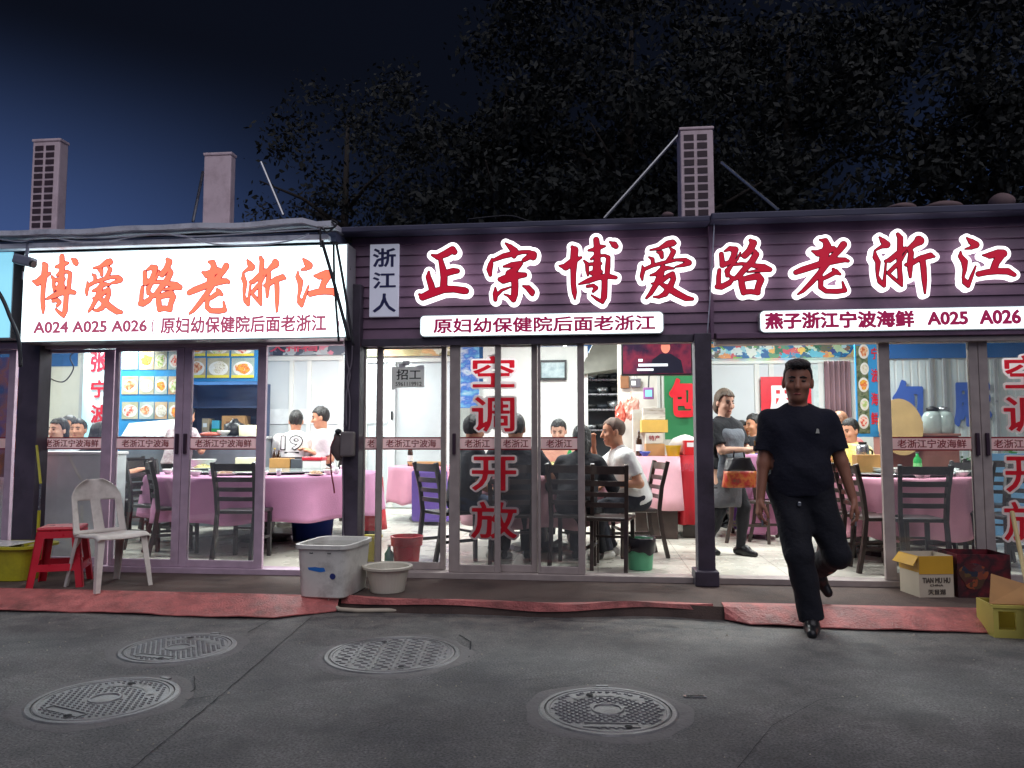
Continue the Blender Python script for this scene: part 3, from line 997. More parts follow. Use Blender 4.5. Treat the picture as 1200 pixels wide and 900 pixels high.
# upright blue lettered board
Yb = -0.06
x0, x1 = X(433, Yb, 330), X(467, Yb, 330)
z0, z1 = Z(450, 371, Yb), Z(450, 286, Yb)
s = thing('board_sign', 'upright grey white board with dark blue characters on the brown siding', 'sign', ((x0 + x1) / 2, Yb, z0))
cx = (x0 + x1) / 2
MB().box(x0 - cx, x1 - cx, 0, 0.03, 0, z1 - z0).build('board', lit('lit_board', (206, 208, 226), 0.28), s, bevel=0.004)
M_NAVY = mat('navy_letter', (34, 36, 92), 0.5)
for ch, pya, pyb in (('浙', 291, 313), ('江', 319, 338), ('人', 344, 366)):
    sub(ch, 437, 464, pya, pyb, Yb, M_NAVY, s, (cx, z0), weight=0.022, y=-0.004)
# lit sign of the neighbouring shop at the left edge
Yn = -0.2
s = thing('shop_sign', 'pale cyan lit sign of the neighbouring shop at the far left edge', 'sign', (X(-80, Yn, 350), Yn, 2.16))
hw = X(17, Yn, 350) - X(-80, Yn, 350)
MB().box(-2.2, hw - 0.02, 0, 0.15, 0, 0.8).build('sign_box', M_SILVER, s, bevel=0.004)
MB().box(-2.19, hw - 0.03, -0.006, -0.001, 0.01, 0.79).build('lit_panel', lit('lit_panel_cyan', (150, 222, 246), 0.9), s)

# ------------------------------------------------------------ ceiling lamps inside (lit)
M_TUBE = lit('lamp_diffuser', (250, 252, 255), 3.0)
lamp0 = None
LX = {'left': -4.1, 'middle': -0.5, 'right': 2.7, 'far left': -7.0}
for kx in ('left', 'middle', 'right', 'far left'):
    for ky, Yl in (('by the street', 1.3), ('half way in', 3.5), ('at the back', 5.7)):
        lab = 'lit white tube lamp on the ceiling of the %s %s, %s' % (kx, 'end' if kx == 'far left' else 'shop', ky)
        loc = (LX[kx], Yl, 2.93)
        if lamp0 is None:
            lamp0 = thing('ceiling_lamp', lab, 'lamp', loc, 0, 'ceiling lamps inside the shops')
            MB().box(-0.62, 0.62, -0.09, 0.09, 0.03, 0.066).build('lamp_body', M_WHITE, lamp0, bevel=0.004)
            MB().box(-0.6, 0.6, -0.05, 0.05, 0.0, 0.028).build('diffuser', M_TUBE, lamp0, bevel=0.004)
            L = bpy.data.lights.new('lamp_light', 'AREA')
            L.shape = 'RECTANGLE'
            L.size, L.size_y = 1.2, 0.12
            L.energy = LAMP_W
            L.color = (0.94, 1.0, 0.98)
            lo = bpy.data.objects.new('lamp_light', L)
            COL.objects.link(lo)
            lo.parent = lamp0
            lo.location = (0, 0, -0.02)
        else:
            dup(lamp0, loc, 0, lab)
# bare bulb seen behind the middle doors
p = at(662, 401, 3.6)
t = thing('light_bulb', 'bare glowing bulb under the blue wall band behind the middle doors', 'lamp', tuple(p))
MB().ellipsoid((0, 0, 0), (0.05, 0.05, 0.06)).build('bulb', lit('bulb_glow', (255, 255, 250), 8), t, True)
MB().lathe([(0.03, 0.05), (0.03, 0.12)], 12).build('socket', M_WHITE, t)
MB().tube([(0, 0, 0.12), (0, 0, 3.0 - p.z)], 0.008, 6).build('cord', M_CABLE, t)

# ------------------------------------------------------------ inside: partitions, boards, wall pictures
def wall(name, label, px0, px1, Y, m, ztop=2.995, th=0.06, zb=FLOOR, cat='wall', pyr=480):
    x0, x1 = X(px0, Y, pyr), X(px1, Y, pyr)
    o = thing(name, label, cat, ((x0 + x1) / 2, Y, zb))
    h = (x1 - x0) / 2
    MB().box(-h, h, 0, th, 0, ztop - zb).build('panel', m, o)
    return o, h
def on(o, name, px0, px1, py0, py1, m, th=0.02, out=0.0, parent=None, bevel=0.0, Y=None):
    """a flat piece on the front of a wall o, from pixel box"""
    Yp = (Y if Y is not None else o.location.y) - out
    x0, x1 = X(px0, Yp, (py0 + py1) / 2), X(px1, Yp, (py0 + py1) / 2)
    pm = (px0 + px1) / 2
    z0, z1 = Z(pm, py1, Yp), Z(pm, py0, Yp)
    l = o.location
    return MB().box(x0 - l.x, x1 - l.x, Yp - l.y - th, Yp - l.y, z0 - l.z, z1 - l.z).build(name, m, parent or o, bevel=bevel)
def on_text(o, body, px0, px1, py0, py1, m, out, weight=0.02, name='lettering', **k):
    Yp = o.location.y - out
    a, b = at(px0, (py0 + py1) / 2, Yp), at(px1, (py0 + py1) / 2, Yp)
    pm = (px0 + px1) / 2
    h = Z(pm, py0, Yp) - Z(pm, py1, Yp)
    l = o.location
    return text(name, body, m, ((a.x + b.x) / 2 - l.x, Yp - l.y, (a.z + b.z) / 2 - l.z), o, w=b.x - a.x, h=h, weight=weight, ex=0.004, **k)

# left shop -----------------------------------------------------
o, h = wall('wall_panel', 'cream wall with a blue upper part behind the diners at far left', -60, 93, 4.6, M_CREAM)
on(o, 'blue_band', -60, 92, 380, 430, M_BLUEW, 0.012, 0.0)
o, h = wall('pillar', 'grey pillar between the cream wall and the red lettered banner', 92, 98, 4.3, M_SILVER)
# banner with red brush style characters
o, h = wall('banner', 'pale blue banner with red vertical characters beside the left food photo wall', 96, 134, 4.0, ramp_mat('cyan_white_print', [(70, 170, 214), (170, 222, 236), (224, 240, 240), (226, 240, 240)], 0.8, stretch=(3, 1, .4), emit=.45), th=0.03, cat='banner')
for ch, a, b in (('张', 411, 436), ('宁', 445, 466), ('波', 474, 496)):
    on_text(o, ch, 106, 126, a, b, M_RED, 0.02, 0.03)
# menu walls
DISH = [ramp_mat('dish_print_a', [(150, 70, 40), (214, 120, 70), (232, 200, 160), (190, 60, 40)], 26),
        ramp_mat('dish_print_b', [(120, 120, 90), (206, 200, 176), (226, 224, 214), (140, 110, 80)], 30),
        ramp_mat('dish_print_c', [(210, 120, 30), (236, 180, 60), (220, 90, 40), (240, 220, 150)], 24),
        ramp_mat('dish_print_d', [(90, 140, 60), (180, 200, 120), (226, 226, 206), (210, 90, 70)], 26),
        ramp_mat('dish_print_e', [(180, 40, 36), (224, 90, 70), (236, 206, 190), (236, 230, 220)], 30)]
M_PLATEBG = [ramp_mat('photo_ground_a', [(150, 150, 120), (190, 184, 160)], 5), ramp_mat('photo_ground_b', [(140, 160, 150), (186, 196, 190)], 5), ramp_mat('photo_ground_c', [(176, 140, 100), (206, 190, 160)], 5)]
def dish_photo(o, px0, px1, py0, py1, i, out=0.0, yellow=False):
    Yp = o.location.y - out
    q = on(o, 'dish_photo', px0, px1, py0, py1, M_PLATEBG[i % 3], 0.006, out)
    a, b = at(px0, py0, Yp - 0.006), at(px1, py1, Yp - 0.006)
    l = o.location
    cx, cz = (a.x + b.x) / 2 - l.x, (a.z + b.z) / 2 - l.z
    w_, h_ = (b.x - a.x) / 2, (a.z - b.z) / 2
    y = Yp - 0.006 - l.y
    pr = MB()
    n = 22
    rr = random.Random(i * 7 + 3)
    pr.prism([(cx + w_ * 0.86 * math.cos(2 * PI * k / n), cz - h_ * 0.06 + h_ * 0.72 * math.sin(2 * PI * k / n)) for k in range(n)], y - 0.002, y - 0.0005, 0)
    for k in range(7):
        a_ = rr.uniform(0, 2 * PI)
        d = rr.uniform(0.05, 0.38)
        r0 = rr.uniform(0.26, 0.46)
        c = (cx + w_ * d * math.cos(a_), cz - h_ * 0.06 + h_ * d * math.sin(a_))
        yy = y - 0.0026 - 0.0006 * k
        pr.prism([(c[0] + w_ * r0 * (1 + 0.25 * math.sin(3 * t + k)) * math.cos(t), c[1] + h_ * r0 * math.sin(t) * (1 + 0.2 * math.cos(2 * t + k))) for t in [2 * PI * u / 14 for u in range(14)]], yy - 0.0005, yy, 1)
    if yellow:
        pr.box(cx - w_ * 0.97, cx + w_ * 0.97, y - 0.008, y - 0.0072, cz - h_ * 0.97, cz - h_ * 0.7, 2)
    pr.build('dish_print', [M_CHINA, DISH[i % 5], mat('yellow_print', (222, 206, 70), 0.5)], q)
o, h = wall('menu_board', 'wall of seafood photos in three rows on blue ground behind the leaning cook', 138, 214, 3.9, mat('blue_board', (40, 134, 190), 0.45, 0, 0.08, 3), th=0.04, cat='menu')
cols = [(143, 162), (163.5, 180.5), (181.5, 196), (197.5, 213)]
for r, (a, b) in enumerate(((411, 433), (441, 462), (471, 491))):
    for c, (x0, x1) in enumerate(cols):
        dish_photo(o, x0, x1, a, b, r * 4 + c + 1, 0.002)
o, h = wall('menu_board', 'blue board of bordered fish photos with yellow captions above the dark shelf', 217, 303, 4.4, mat('blue_board_two', (36, 120, 176), 0.45, 0, 0.08, 3), th=0.04, cat='menu', zb=Z(260, 447, 4.4))
for r, (a, b) in enumerate(((396, 417.5), (419.5, 443))):
    for c, (x0, x1) in enumerate(((220, 241), (243, 269), (271.5, 298))):
        dish_photo(o, x0, x1, a, b, r * 3 + c + 2, 0.002, True)
# dark shelf recess under it
M_NAVYP = mat('dark_blue_shelf', (46, 60, 92), 0.5, 0, 0.15, 4)
x0, x1 = X(216, 4.4, 490), X(304, 4.4, 490)
o = thing('shelf_unit', 'dark blue shelf unit full of boxes and tubs under the fish photos', 'shelf', ((x0 + x1) / 2, 4.4, FLOOR))
hw = (x1 - x0) / 2
MB().box(-hw, hw, 0.32, 0.36, 0, Z(260, 449, 4.4) - FLOOR).build('back', M_NAVYP, o)
for sx in (-1, 1):
    MB().box(sx * hw - 0.02, sx * hw + 0.02, 0, 0.32, 0, Z(260, 449, 4.4) - FLOOR).build('side', M_NAVYP, o)
SH = []
for z in (0.4, 0.85, 1.24, 1.62):
    MB().box(-hw + 0.022, hw - 0.022, 0, 0.318, z, z + 0.025).build('shelf_board', M_NAVYP, o)
    SH.append(FLOOR + z + 0.026)
shx, shw = (x0 + x1) / 2, hw
# white room partition with grey glass panes
def partition(label, px0, px1, Y, mull, pytop, rail_py=None, name='partition'):
    x0, x1 = X(px0, Y, 500), X(px1, Y, 500)
    zt = Z((px0 + px1) / 2, pytop, Y)
    o = thing(name, label, 'partition', ((x0 + x1) / 2, Y, FLOOR))
    hw = (x1 - x0) / 2
    MB().box(-hw, hw, 0.0, 0.03, 0.02, zt - FLOOR).build('panel', M_PANEL, o)
    for px in mull:
        x = X(px, Y, 500) - o.location.x
        MB().box(x - 0.035, x + 0.035, -0.03, -0.002, 0.02, zt - FLOOR - 0.002).build('mullion', M_WHITE, o, bevel=0.003)
    MB().box(-hw, hw, -0.04, -0.0315, zt - FLOOR - 0.08, zt - FLOOR + 0.01).build('head_rail', M_WHITE, o, bevel=0.003)
    if rail_py:
        z = Z((px0 + px1) / 2, rail_py, Y) - FLOOR
        MB().box(-hw, hw, -0.016, -0.012, z - 0.12, z + 0.12).build('frost_band', mat('frost_band', (222, 226, 228), 0.5), o)
    return o
part1 = partition('white panelled partition behind the two diners in white shirts', 303, 402, 5.2, [306, 341, 362, 399], 417, 488)
o, h = wall('banner', 'dark strip banner with pink lettering above the white partition of the left shop', 305, 408, 5.1, ramp_mat('dark_strip_print', [(44, 50, 70), (96, 104, 120), (180, 186, 190), (60, 66, 90), (200, 120, 140)], 7, vor=True), cat='banner', zb=Z(350, 416, 5.1))
on_text(o, '大排档', 316, 372, 401, 412, mat('pink_letter', (204, 70, 96), 0.5), 0.01, 0.02)
MB().box(-9.4, -4.2, 3.3, 3.34, FLOOR, 0.112).build('floor_strip', M_SILVER, B)
# low grey counter wall at far left
x0, x1 = X(-40, 0.55, 590), X(121, 0.55, 590)
o = thing('counter', 'low grey counter wall behind the leftmost glass door', 'counter', ((x0 + x1) / 2, 0.55, FLOOR))
hw = (x1 - x0) / 2
M_GREYC = mat('grey_counter', (206, 214, 214), 0.5, 0, 0.1, 3, stain=(166, 174, 176), sst=0.5, sscale=2)
MB().box(-hw, hw, 0, 0.35, 0, Z(80, 533, 0.55) - FLOOR).build('counter_body', M_GREYC, o, bevel=0.01)
MB().box(-hw, hw + 0.01, -0.02, 0.37, Z(80, 533, 0.55) - FLOOR + 0.001, Z(80, 533, 0.55) - FLOOR + 0.03).build('counter_top', M_WHITE, o, bevel=0.006)
# wall air conditioner over the menu photos
p = at(191, 401, 3.7)
t = thing('wall_air_conditioner', 'white indoor air conditioner above the food photo wall', 'air conditioner', (p.x, 3.7, p.z))
MB().box(-0.3, 0.3, -0.08, 0.12, -0.12, 0.14).build('case', M_WHITE, t, bevel=0.03)
MB().box(-0.27, 0.27, -0.086, -0.0805, -0.1, -0.07).build('louvre', M_SILVER, t)
MB().box(0.05, 0.15, -0.086, -0.0805, 0.0, 0.03).build('display', M_BLACK, t)

# middle shop ---------------------------------------------------
part2 = partition('white partition wall with a door edge at the back of the middle shop', 412, 536, 6.2, [428, 459], 419, None)
on(part2, 'door_leaf', 455, 463, 421, 582, mat('white_door_edge', (232, 236, 238), 0.35), 0.03, 0.035, bevel=0.004)
on(part2, 'door_handle', 458.5, 460.5, 482, 492, M_BLACK, 0.03, 0.07)
on(part2, 'low_band', 428, 454, 478, 496, mat('frost_band', (222, 226, 228), 0.5), 0.01, 0.005)
o, h = wall('banner', 'strip of faded flower print above the back partition of the middle shop', 424, 530, 6.1, ramp_mat('flower_strip_print', [(150, 140, 110), (206, 190, 150), (214, 160, 110), (120, 150, 110), (222, 214, 196)], 5, vor=True), cat='banner', zb=Z(480, 417, 6.1))
o, h = wall('poster', 'tall blue and white poster beside the recruiting notice behind the middle doors', 538, 561, 5.2, ramp_mat('blue_white_poster', [(226, 232, 236), (120, 190, 226), (60, 110, 206), (214, 224, 236), (90, 160, 210)], 3.2, stretch=(1, 1, 2)), th=0.03, cat='poster', zb=Z(550, 478, 5.2))
wq, h = wall('wall_panel', 'plain white wall panel with a framed picture behind the seated girl', 566, 689, 4.9, M_WHITE, zb=FLOOR)
on(wq, 'blue_band', 600, 689, 385, 406, M_BLUEW, 0.012, 0.0)
# framed picture
Yp = 4.86
x0, x1, z0, z1 = X(632, Yp, 433), X(664, Yp, 433), Z(648, 445, Yp), Z(648, 422, Yp)
t = thing('framed_picture', 'black framed certificate on the white wall of the middle shop', 'picture', ((x0 + x1) / 2, Yp, z0))
hw = (x1 - x0) / 2
f = MB()
f.box(-hw, hw, -0.02, 0.03, 0, 0.03); f.box(-hw, hw, -0.02, 0.03, z1 - z0 - 0.03, z1 - z0)
f.box(-hw, -hw + 0.03, -0.0198, 0.0298, 0.0302, z1 - z0 - 0.0302); f.box(hw - 0.03, hw, -0.0198, 0.0298, 0.0302, z1 - z0 - 0.0302)
f.build('frame', M_BLACK, t)
MB().box(-hw + 0.031, hw - 0.031, -0.004, 0.02, 0.031, z1 - z0 - 0.031).build('print', ramp_mat('certificate_print', [(130, 150, 156), (170, 186, 190), (190, 204, 208)], 9), t)
# kitchen recess: dark shelf with pans
x0, x1 = X(668, 5.4, 470), X(732, 5.4, 470)
o = thing('shelf_unit', 'dark kitchen shelf with trays and pans behind the man in the white shirt', 'shelf', ((x0 + x1) / 2, 5.4, FLOOR))
hw = (x1 - x0) / 2
M_KIT = mat('dark_kitchen_steel', (44, 48, 56), 0.45, 0.3, 0.25, 5)
MB().box(-hw, hw, 0.4, 0.44, 0, 2.5).build('back', M_KIT, o)
KS = []
for py in (505, 481, 463, 446, 430):
    z = Z(700, py, 5.4) - FLOOR
    MB().box(-hw, hw, 0, 0.398, z, z + 0.025).build('shelf_board', M_STEEL, o)
    KS.append(z + FLOOR + 0.026)
for sx in (-1, 1):
    MB().box(sx * (hw - 0.02) - 0.02, sx * (hw - 0.02) + 0.02, -0.03, -0.002, 0, 2.45).build('upright', M_KIT, o)
kx, kw = (x0 + x1) / 2, hw
rr = random.Random(4)
for i, z in enumerate(KS[:4]):
    for k in range(4):
        x = kx - kw + 0.14 + k * (2 * kw - 0.28) / 3 + rr.uniform(-.03, .03)
        hh = rr.uniform(0.06, 0.13)
        tag(MB().lathe([(0.07, 0), (0.1, hh * 0.4), (0.105, hh), (0.098, hh), (0.09, hh * .5), (0.0, 0.02)], 14).build('cooking_pot', [M_KIT, M_STEEL, M_BLACK][(i + k) % 3], smooth=True, loc=(x, 5.58, z)), 'small metal pot among others on the dark kitchen shelf', 'pot', 'pots on the kitchen shelf')
# sloping grey hood over it
p = at(705, 425, 5.0)
t = thing('extractor_hood', 'sloping grey metal extractor hood over the kitchen shelf', 'hood', tuple(p))
MB().add([(-0.35, -.2, -0.2), (0.35, -.2, -0.1), (0.35, .35, -0.1), (-0.35, .35, -0.2), (-0.1, 0, 0.35), (0.35, 0, 0.4), (0.35, .35, 0.4), (-0.1, .35, 0.35)], [(0, 3, 2, 1), (4, 5, 6, 7), (0, 1, 5, 4), (1, 2, 6, 5), (2, 3, 7, 6), (3, 0, 4, 7)]).build('hood_shell', mat('greasy_steel', (120, 120, 112), 0.45, 0.4, 0.2, 4), t, bevel=0.01)
MB().box(0.1, 0.35, 0.02, 0.34, 0.4, 1.0).build('duct', MATS['greasy_steel'], t)
# white utility wall
uw, h = wall('wall_panel', 'white utility wall hung with clipboards and red bags under the television', 724, 800, 4.2, mat('utility_wall', (208, 204, 196), 0.6, 0, 0.08, 3), zb=FLOOR)
on(uw, 'pipe', 770, 773.5, 434, 480, M_WHITE, 0.04, 0.01)
on(uw, 'pipe', 775, 777.5, 434, 480, M_WHITE, 0.04, 0.01)
for lab, a, b, c, d, m in (('brown clipboard hanging on the white wall under the television', 727, 737, 439, 455, mat('brown_board', (126, 84, 54), 0.6)), ('grey folder with a white badge hanging beside the brown clipboard', 739, 751, 444, 454, mat('grey_folder', (96, 92, 100), 0.6))):
    Yq = 4.17
    q = at((a + b) / 2, (c + d) / 2, Yq)
    s_ = X(b, Yq) - X(a, Yq)
    hh = Z(a, c, Yq) - Z(a, d, Yq)
    t = thing('clipboard', lab, 'clipboard', tuple(q))
    MB().box(-s_ / 2, s_ / 2, -0.01, 0.01, -hh / 2, hh / 2).build('board', m, t, bevel=0.004)
    MB().tube([(-0.02, -0.005, hh / 2), (-0.015, -0.005, hh / 2 + 0.05), (0.015, -0.005, hh / 2 + 0.05), (0.02, -0.005, hh / 2)], 0.006, 6).build('clip', M_STEEL, t)
    if 'badge' in lab:
        MB().box(-0.06, 0.0, -0.0135, -0.0105, -0.03, 0.03).build('badge', M_WPRINT, t)
for i, (a, b, c, d, m, lab) in enumerate(((722, 733, 470, 500, mat('orange_red_plastic', (222, 104, 86), 0.35, coat=.3), 'orange red plastic bag hanging on the wall left of the piled boxes'), (732, 747, 460, 492, mat('clear_red_plastic', (232, 168, 152), 0.35, coat=.3), 'pale red plastic bag hanging beside the piled boxes'))):
    q = at((a + b) / 2, (c + d) / 2, 4.0)
    s_ = (X(b, 4.0) - X(a, 4.0)) / 2
    hh = (Z(a, c, 4.0) - Z(a, d, 4.0)) / 2
    mm = MB().ellipsoid((0, 0, 0), (s_, 0.07, hh), 18, 12)
    rb = random.Random(i + 3)
    mm.v = [(x * rb.uniform(.75, 1.25) * (0.5 if z > hh * .6 else 1.15), y * rb.uniform(.5, 1.3), z * rb.uniform(.85, 1.1)) for x, y, z in mm.v]
    tag(mm.build('plastic_bag', m, loc=tuple(q)), lab, 'bag')
# small device with a screen
q = at(760, 461, 4.0)
t = thing('payment_terminal', 'small purple device with a blue screen above the piled boxes', 'device', tuple(q))
MB().box(-0.07, 0.07, -0.02, 0.02, -0.08, 0.08).build('case', mat('purple_plastic', (150, 96, 150), 0.4), t, bevel=0.012)
MB().box(-0.045, 0.045, -0.026, -0.021, -0.045, 0.045).build('screen', lit('blue_screen', (120, 190, 236), 0.8), t)
MB().tube([(0, 0.02, 0.07), (0.02, 0.1, 0.3), (0.04, 0.12, 0.6)], 0.01, 6).build('cord', M_CABLE, t)
# television
Yt = 2.3
a, b = at(728, 419, Yt), at(812, 419, Yt)
t = thing('television', 'wall television showing a man in black on a red stage above the pink counter', 'television', ((a.x + b.x) / 2, Yt, a.z))
hw = (b.x - a.x) / 2
hh = (Z(770, 397, Yt) - Z(770, 440, Yt)) / 2
MB().box(-hw, hw, 0, 0.06, -hh, hh).build('bezel', M_BLACK, t, bevel=0.006)
MB().box(-hw + .02, hw - .02, -0.004, -0.0005, -hh + .02, hh - .02).build('screen', ramp_mat('screen_stage', [(20, 20, 34), (40, 26, 44), (100, 34, 50), (60, 30, 48), (26, 26, 40)], 2.6, 0.2, emit=0.8), t)
M_TVB = lit('screen_dark', (18, 20, 34), 0.6)
M_TVS = lit('screen_skin', (206, 120, 100), 0.6)
M_TVW = lit('screen_white', (210, 214, 220), 0.8)
fx, fz = X(780, Yt, 419) - t.location.x, Z(780, 407, Yt) - t.location.z
m = MB()
m.prism([(fx - .17, -hh + .025), (fx + .2, -hh + .025), (fx + .17, fz - .15), (fx + .06, fz - .075), (fx - .06, fz - .075), (fx - .15, fz - .14)], -0.006, -0.0045)
m.build('screen_figure', M_TVB, t)
m = MB()
m.prism([(fx + .052 * math.cos(u), fz + .07 * math.sin(u)) for u in [2 * PI * k / 16 for k in range(16)]], -0.0085, -0.0065)
m.build('screen_face', M_TVS, t)
m = MB()
m.prism([(fx + .056 * math.cos(u), fz + .03 + .048 * math.sin(u)) for u in [PI * k / 10 for k in range(11)]], -0.0105, -0.009)
m.build('screen_hair', M_TVB, t)
m = MB()
m.box(-hw * .52, -hw * .40, -0.0085, -0.0065, -.05, -.02)
m.build('caption_line', M_TVW, t)
MB().box(-hw * .52, hw * .3, -0.0085, -0.0065, -.105, -.075).build('caption_line', M_TVW, t)
MB().box(-hw * .56, -hw * .1, -0.0085, -0.0065, -.155, -.13).build('caption_line', M_TVW, t)
MB().bar((0, 0.06, 0.1), (0, 0.5, 0.55), 0.05, 0.03).build('bracket', M_STEEL, t)
MB().bar((0, 0.3, 0.34), (0, 0.3, 2.98 - t.location.z), 0.04, 0.04).build('ceiling_pole', M_STEEL, t)
# green board with the red character
gb, h = wall('board', 'green board with a big red character on the wall right of the kitchen boxes', 779, 830, 3.9, mat('green_board', (40, 122, 74), 0.5, 0, 0.1, 3), th=0.04, cat='board', zb=Z(800, 515, 3.9), ztop=2.5)
on_text(gb, '包', 784, 815, 443, 489, mat('bright_red_letter', (214, 36, 50), 0.4), 0.03, 0.05, 'character')

# right shop ----------------------------------------------------
part3 = partition('white partition with a curtain behind the walking man', 828, 1003, 5.3, [888, 905, 963, 1000], 420, None)
on(part3, 'window_pane', 953, 966, 428, 500, mat('pale_window', (208, 222, 220), 0.3), 0.01, 0.004)
m = MB()
Yc = 5.2
a, b = X(967, Yc, 460) - part3.location.x, X(998, Yc, 460) - part3.location.x
vs, fs = [], []
n = 48
for i in range(n + 1):
    u = i / n
    for z in (Z(980, 423, Yc) - FLOOR, Z(980, 520, Yc) - FLOOR):
        vs.append((a + (b - a) * u, -0.1 + 0.035 * math.sin(u * 32), z))
for i in range(n):
    fs.append((2 * i, 2 * i + 1, 2 * i + 3, 2 * i + 2))
o = m.add(vs, fs).build('curtain', mat('dusky_curtain', (142, 112, 118), 0.8, 0, 0.12, 4), part3, True)
sm = o.modifiers.new('thick', 'SOLIDIFY'); sm.thickness = 0.006
o, h = wall('banner', 'bright blue and green mural strip above the white partition of the right shop', 828, 1030, 5.15, ramp_mat('mural_print', [(20, 90, 150), (60, 180, 206), (226, 232, 226), (110, 176, 60), (30, 60, 140), (236, 200, 90), (206, 70, 90), (40, 110, 80)], 9, vor=True, stretch=(1, 1, 1.2)), cat='banner', zb=Z(930, 419, 5.15))
Yr = 5.2
q = at(908, 462, Yr)
s_ = (X(924, Yr) - X(898, Yr))
t = thing('wall_character', 'red poster with a white cut out character beside the walking man’s head', 'poster', (q.x + 0.16, Yr, q.z))
MB().box(-0.36, 0.36, 0.0, 0.02, -0.42, 0.26).build('sheet', MATS['bright_red_letter'], t)
text('character', '麻', M_WPRINT, (0, -0.005, -0.06), t, w=0.5, h=0.5, weight=0.03, ex=0.004)
# food banner at the pillar
Yb2 = 3.3
fb, h = wall('banner', 'blue vertical banner with a column of dish photos and red characters', 1004, 1033, Yb2, mat('sky_blue_banner', (50, 146, 206), 0.45, 0, 0.1, 3), th=0.03, cat='banner', zb=Z(1018, 512, Yb2))
on(fb, 'photo_column', 1004.5, 1018, 405, 508, ramp_mat('dark_leaf_print', [(30, 44, 34), (70, 90, 60), (120, 130, 100), (40, 50, 44)], 14), 0.004, 0.001)
for i, py in enumerate((412, 432, 451, 474, 494)):
    a, b = at(1006 + (i % 2) * 2, py, Yb2 - .006), at(1018, py, Yb2 - .006)
    r0 = (b.x - a.x) / 2
    m = MB()
    cx_, cz_ = (a.x + b.x) / 2 - fb.location.x, a.z - fb.location.z
    m.prism([(cx_ + r0 * math.cos(u), cz_ + r0 * 1.5 * math.sin(u)) for u in [2 * PI * k / 18 for k in range(18)]], -0.012, -0.006, 0)
    m.prism([(cx_ + r0 * .7 * math.cos(u) * (1 + .2 * math.sin(3 * u)), cz_ + r0 * 1.05 * math.sin(u)) for u in [2 * PI * k / 18 for k in range(18)]], -0.014, -0.0125, 1)
    m.build('dish_photo', [M_CHINA, DISH[i % 5]], fb)
for ch, a, b in (('宁', 407, 421), ('波', 432, 448), ('海', 460, 475), ('鲜', 483, 498)):
    on_text(fb, ch, 1021, 1029, a, b, MATS['bright_red_letter'], 0.01, 0.02)
# ribbed white wall with blue decals
Yw = 4.4
rw, h = wall('wall_panel', 'ribbed white wall with blue characters behind the right glass doors', 1034, 1300, Yw, M_WHITE, cat='wall')
x = -h
m = MB()
while x < h - 0.05:
    m.box(x, x + 0.07, -0.007, -0.001, 0, 2.55)
    x += 0.1
m.build('ribs', mat('rib_white', (206, 214, 214), 0.45, 0, 0.04, 3), rw)
on(rw, 'blue_band', 1034, 1300, 380, 419, M_BLUEW, 0.012, 0.03)
for px in (1092, 1108, 1168):
    on(rw, 'upright', px, px + 4, 420, 640, M_SILVER, 0.03, 0.032, bevel=0.003)
M_BDEC = mat('blue_decal', (66, 98, 178), 0.45, 0, 0.06, 4)
on_text(rw, '包', 1046, 1086, 445, 500, M_BDEC, 0.04, 0.05, 'character')
on_text(rw, '麻', 1117, 1162, 441, 500, M_BDEC, 0.04, 0.05, 'character')

# big red lettering on the sliding doors
M_LHALO = vinyl('pale_pink_rim', (255, 236, 238), .75)
M_LRED = vinyl('crimson_letter', (232, 40, 60), .6)
def window_lettering(label, chars, y, z=0):
    px0, _, py0, _ = chars[0][1:]
    org = at(px0, py0, y)
    t = thing('window_lettering', label, 'lettering', tuple(org))
    for ch, a, b, c, d in chars:
        p, q = at(a, (c + d) / 2, y), at(b, (c + d) / 2, y)
        hh = Z((a + b) / 2, c, y) - Z((a + b) / 2, d, y)
        loc = ((p.x + q.x) / 2 - org.x, 0, (p.z + q.z) / 2 - org.z)
        e = text('character', ch, M_LHALO, loc, t, w=(q.x - p.x) * 1.1, h=hh * 1.1, weight=0.078, ex=0)
        text('character_face', ch, M_LRED, (0, -0.003, 0), e, w=(q.x - p.x) * 1.0, h=hh * 1.0, weight=0.014, ex=0)
window_lettering('large red characters stuck down the middle sliding doors', [('空', 554, 603, 417, 454), ('调', 553, 603, 465, 506), ('开', 553, 605, 535, 575), ('放', 552, 606, 588, 631)], -0.012)
window_lettering('large red characters on the glass door at the right edge', [('空', 1177, 1228, 416, 455), ('调', 1176, 1228, 465, 506), ('开', 1178, 1229, 535, 577), ('放', 1176, 1229, 588, 634)], -0.012)
# recruiting notice on the glass
y = 0.07
a, b = at(459, 430, y), at(497, 454, y)
t = thing('paper_notice', 'curled grey notice with a phone number taped inside the middle glass door', 'notice', ((a.x + b.x) / 2, y, b.z))
hw, hh = (b.x - a.x) / 2, a.z - b.z
m = MB()
vs, fs = [], []
for i in range(13):
    u = i / 12
    for z in (0, hh):
        vs.append((-hw + 2 * hw * u, 0.006 * math.sin(u * 7) , z - (0.02 if u < .15 and z == 0 else 0)))
for i in range(12):
    fs.append((2 * i, 2 * i + 2, 2 * i + 3, 2 * i + 1))
m.add(vs, fs).build('sheet', vinyl('grey_paper', (206, 208, 210), .75), t)
text('lettering', '招工', mat('black_ink', (30, 34, 40), 0.6), (0.01, -0.012, hh * .62), t, w=hw * 1.5, h=hh * .5, weight=0.012, ex=0.002)
text('lettering', '5961119912', MATS['black_ink'], (0.01, -0.012, hh * .17), t, w=hw * 1.6, h=hh * .2, weight=0.01, ex=0.002)
for i, (dx, dz) in enumerate(((-.05, hh + .005), (-.015, hh + .03), (hw - .03, hh - .01))):
    MB().box(dx - .03, dx + .03, -0.016, -0.0095, dz - .02, dz + .02).build('tape', M_WPRINT, t)

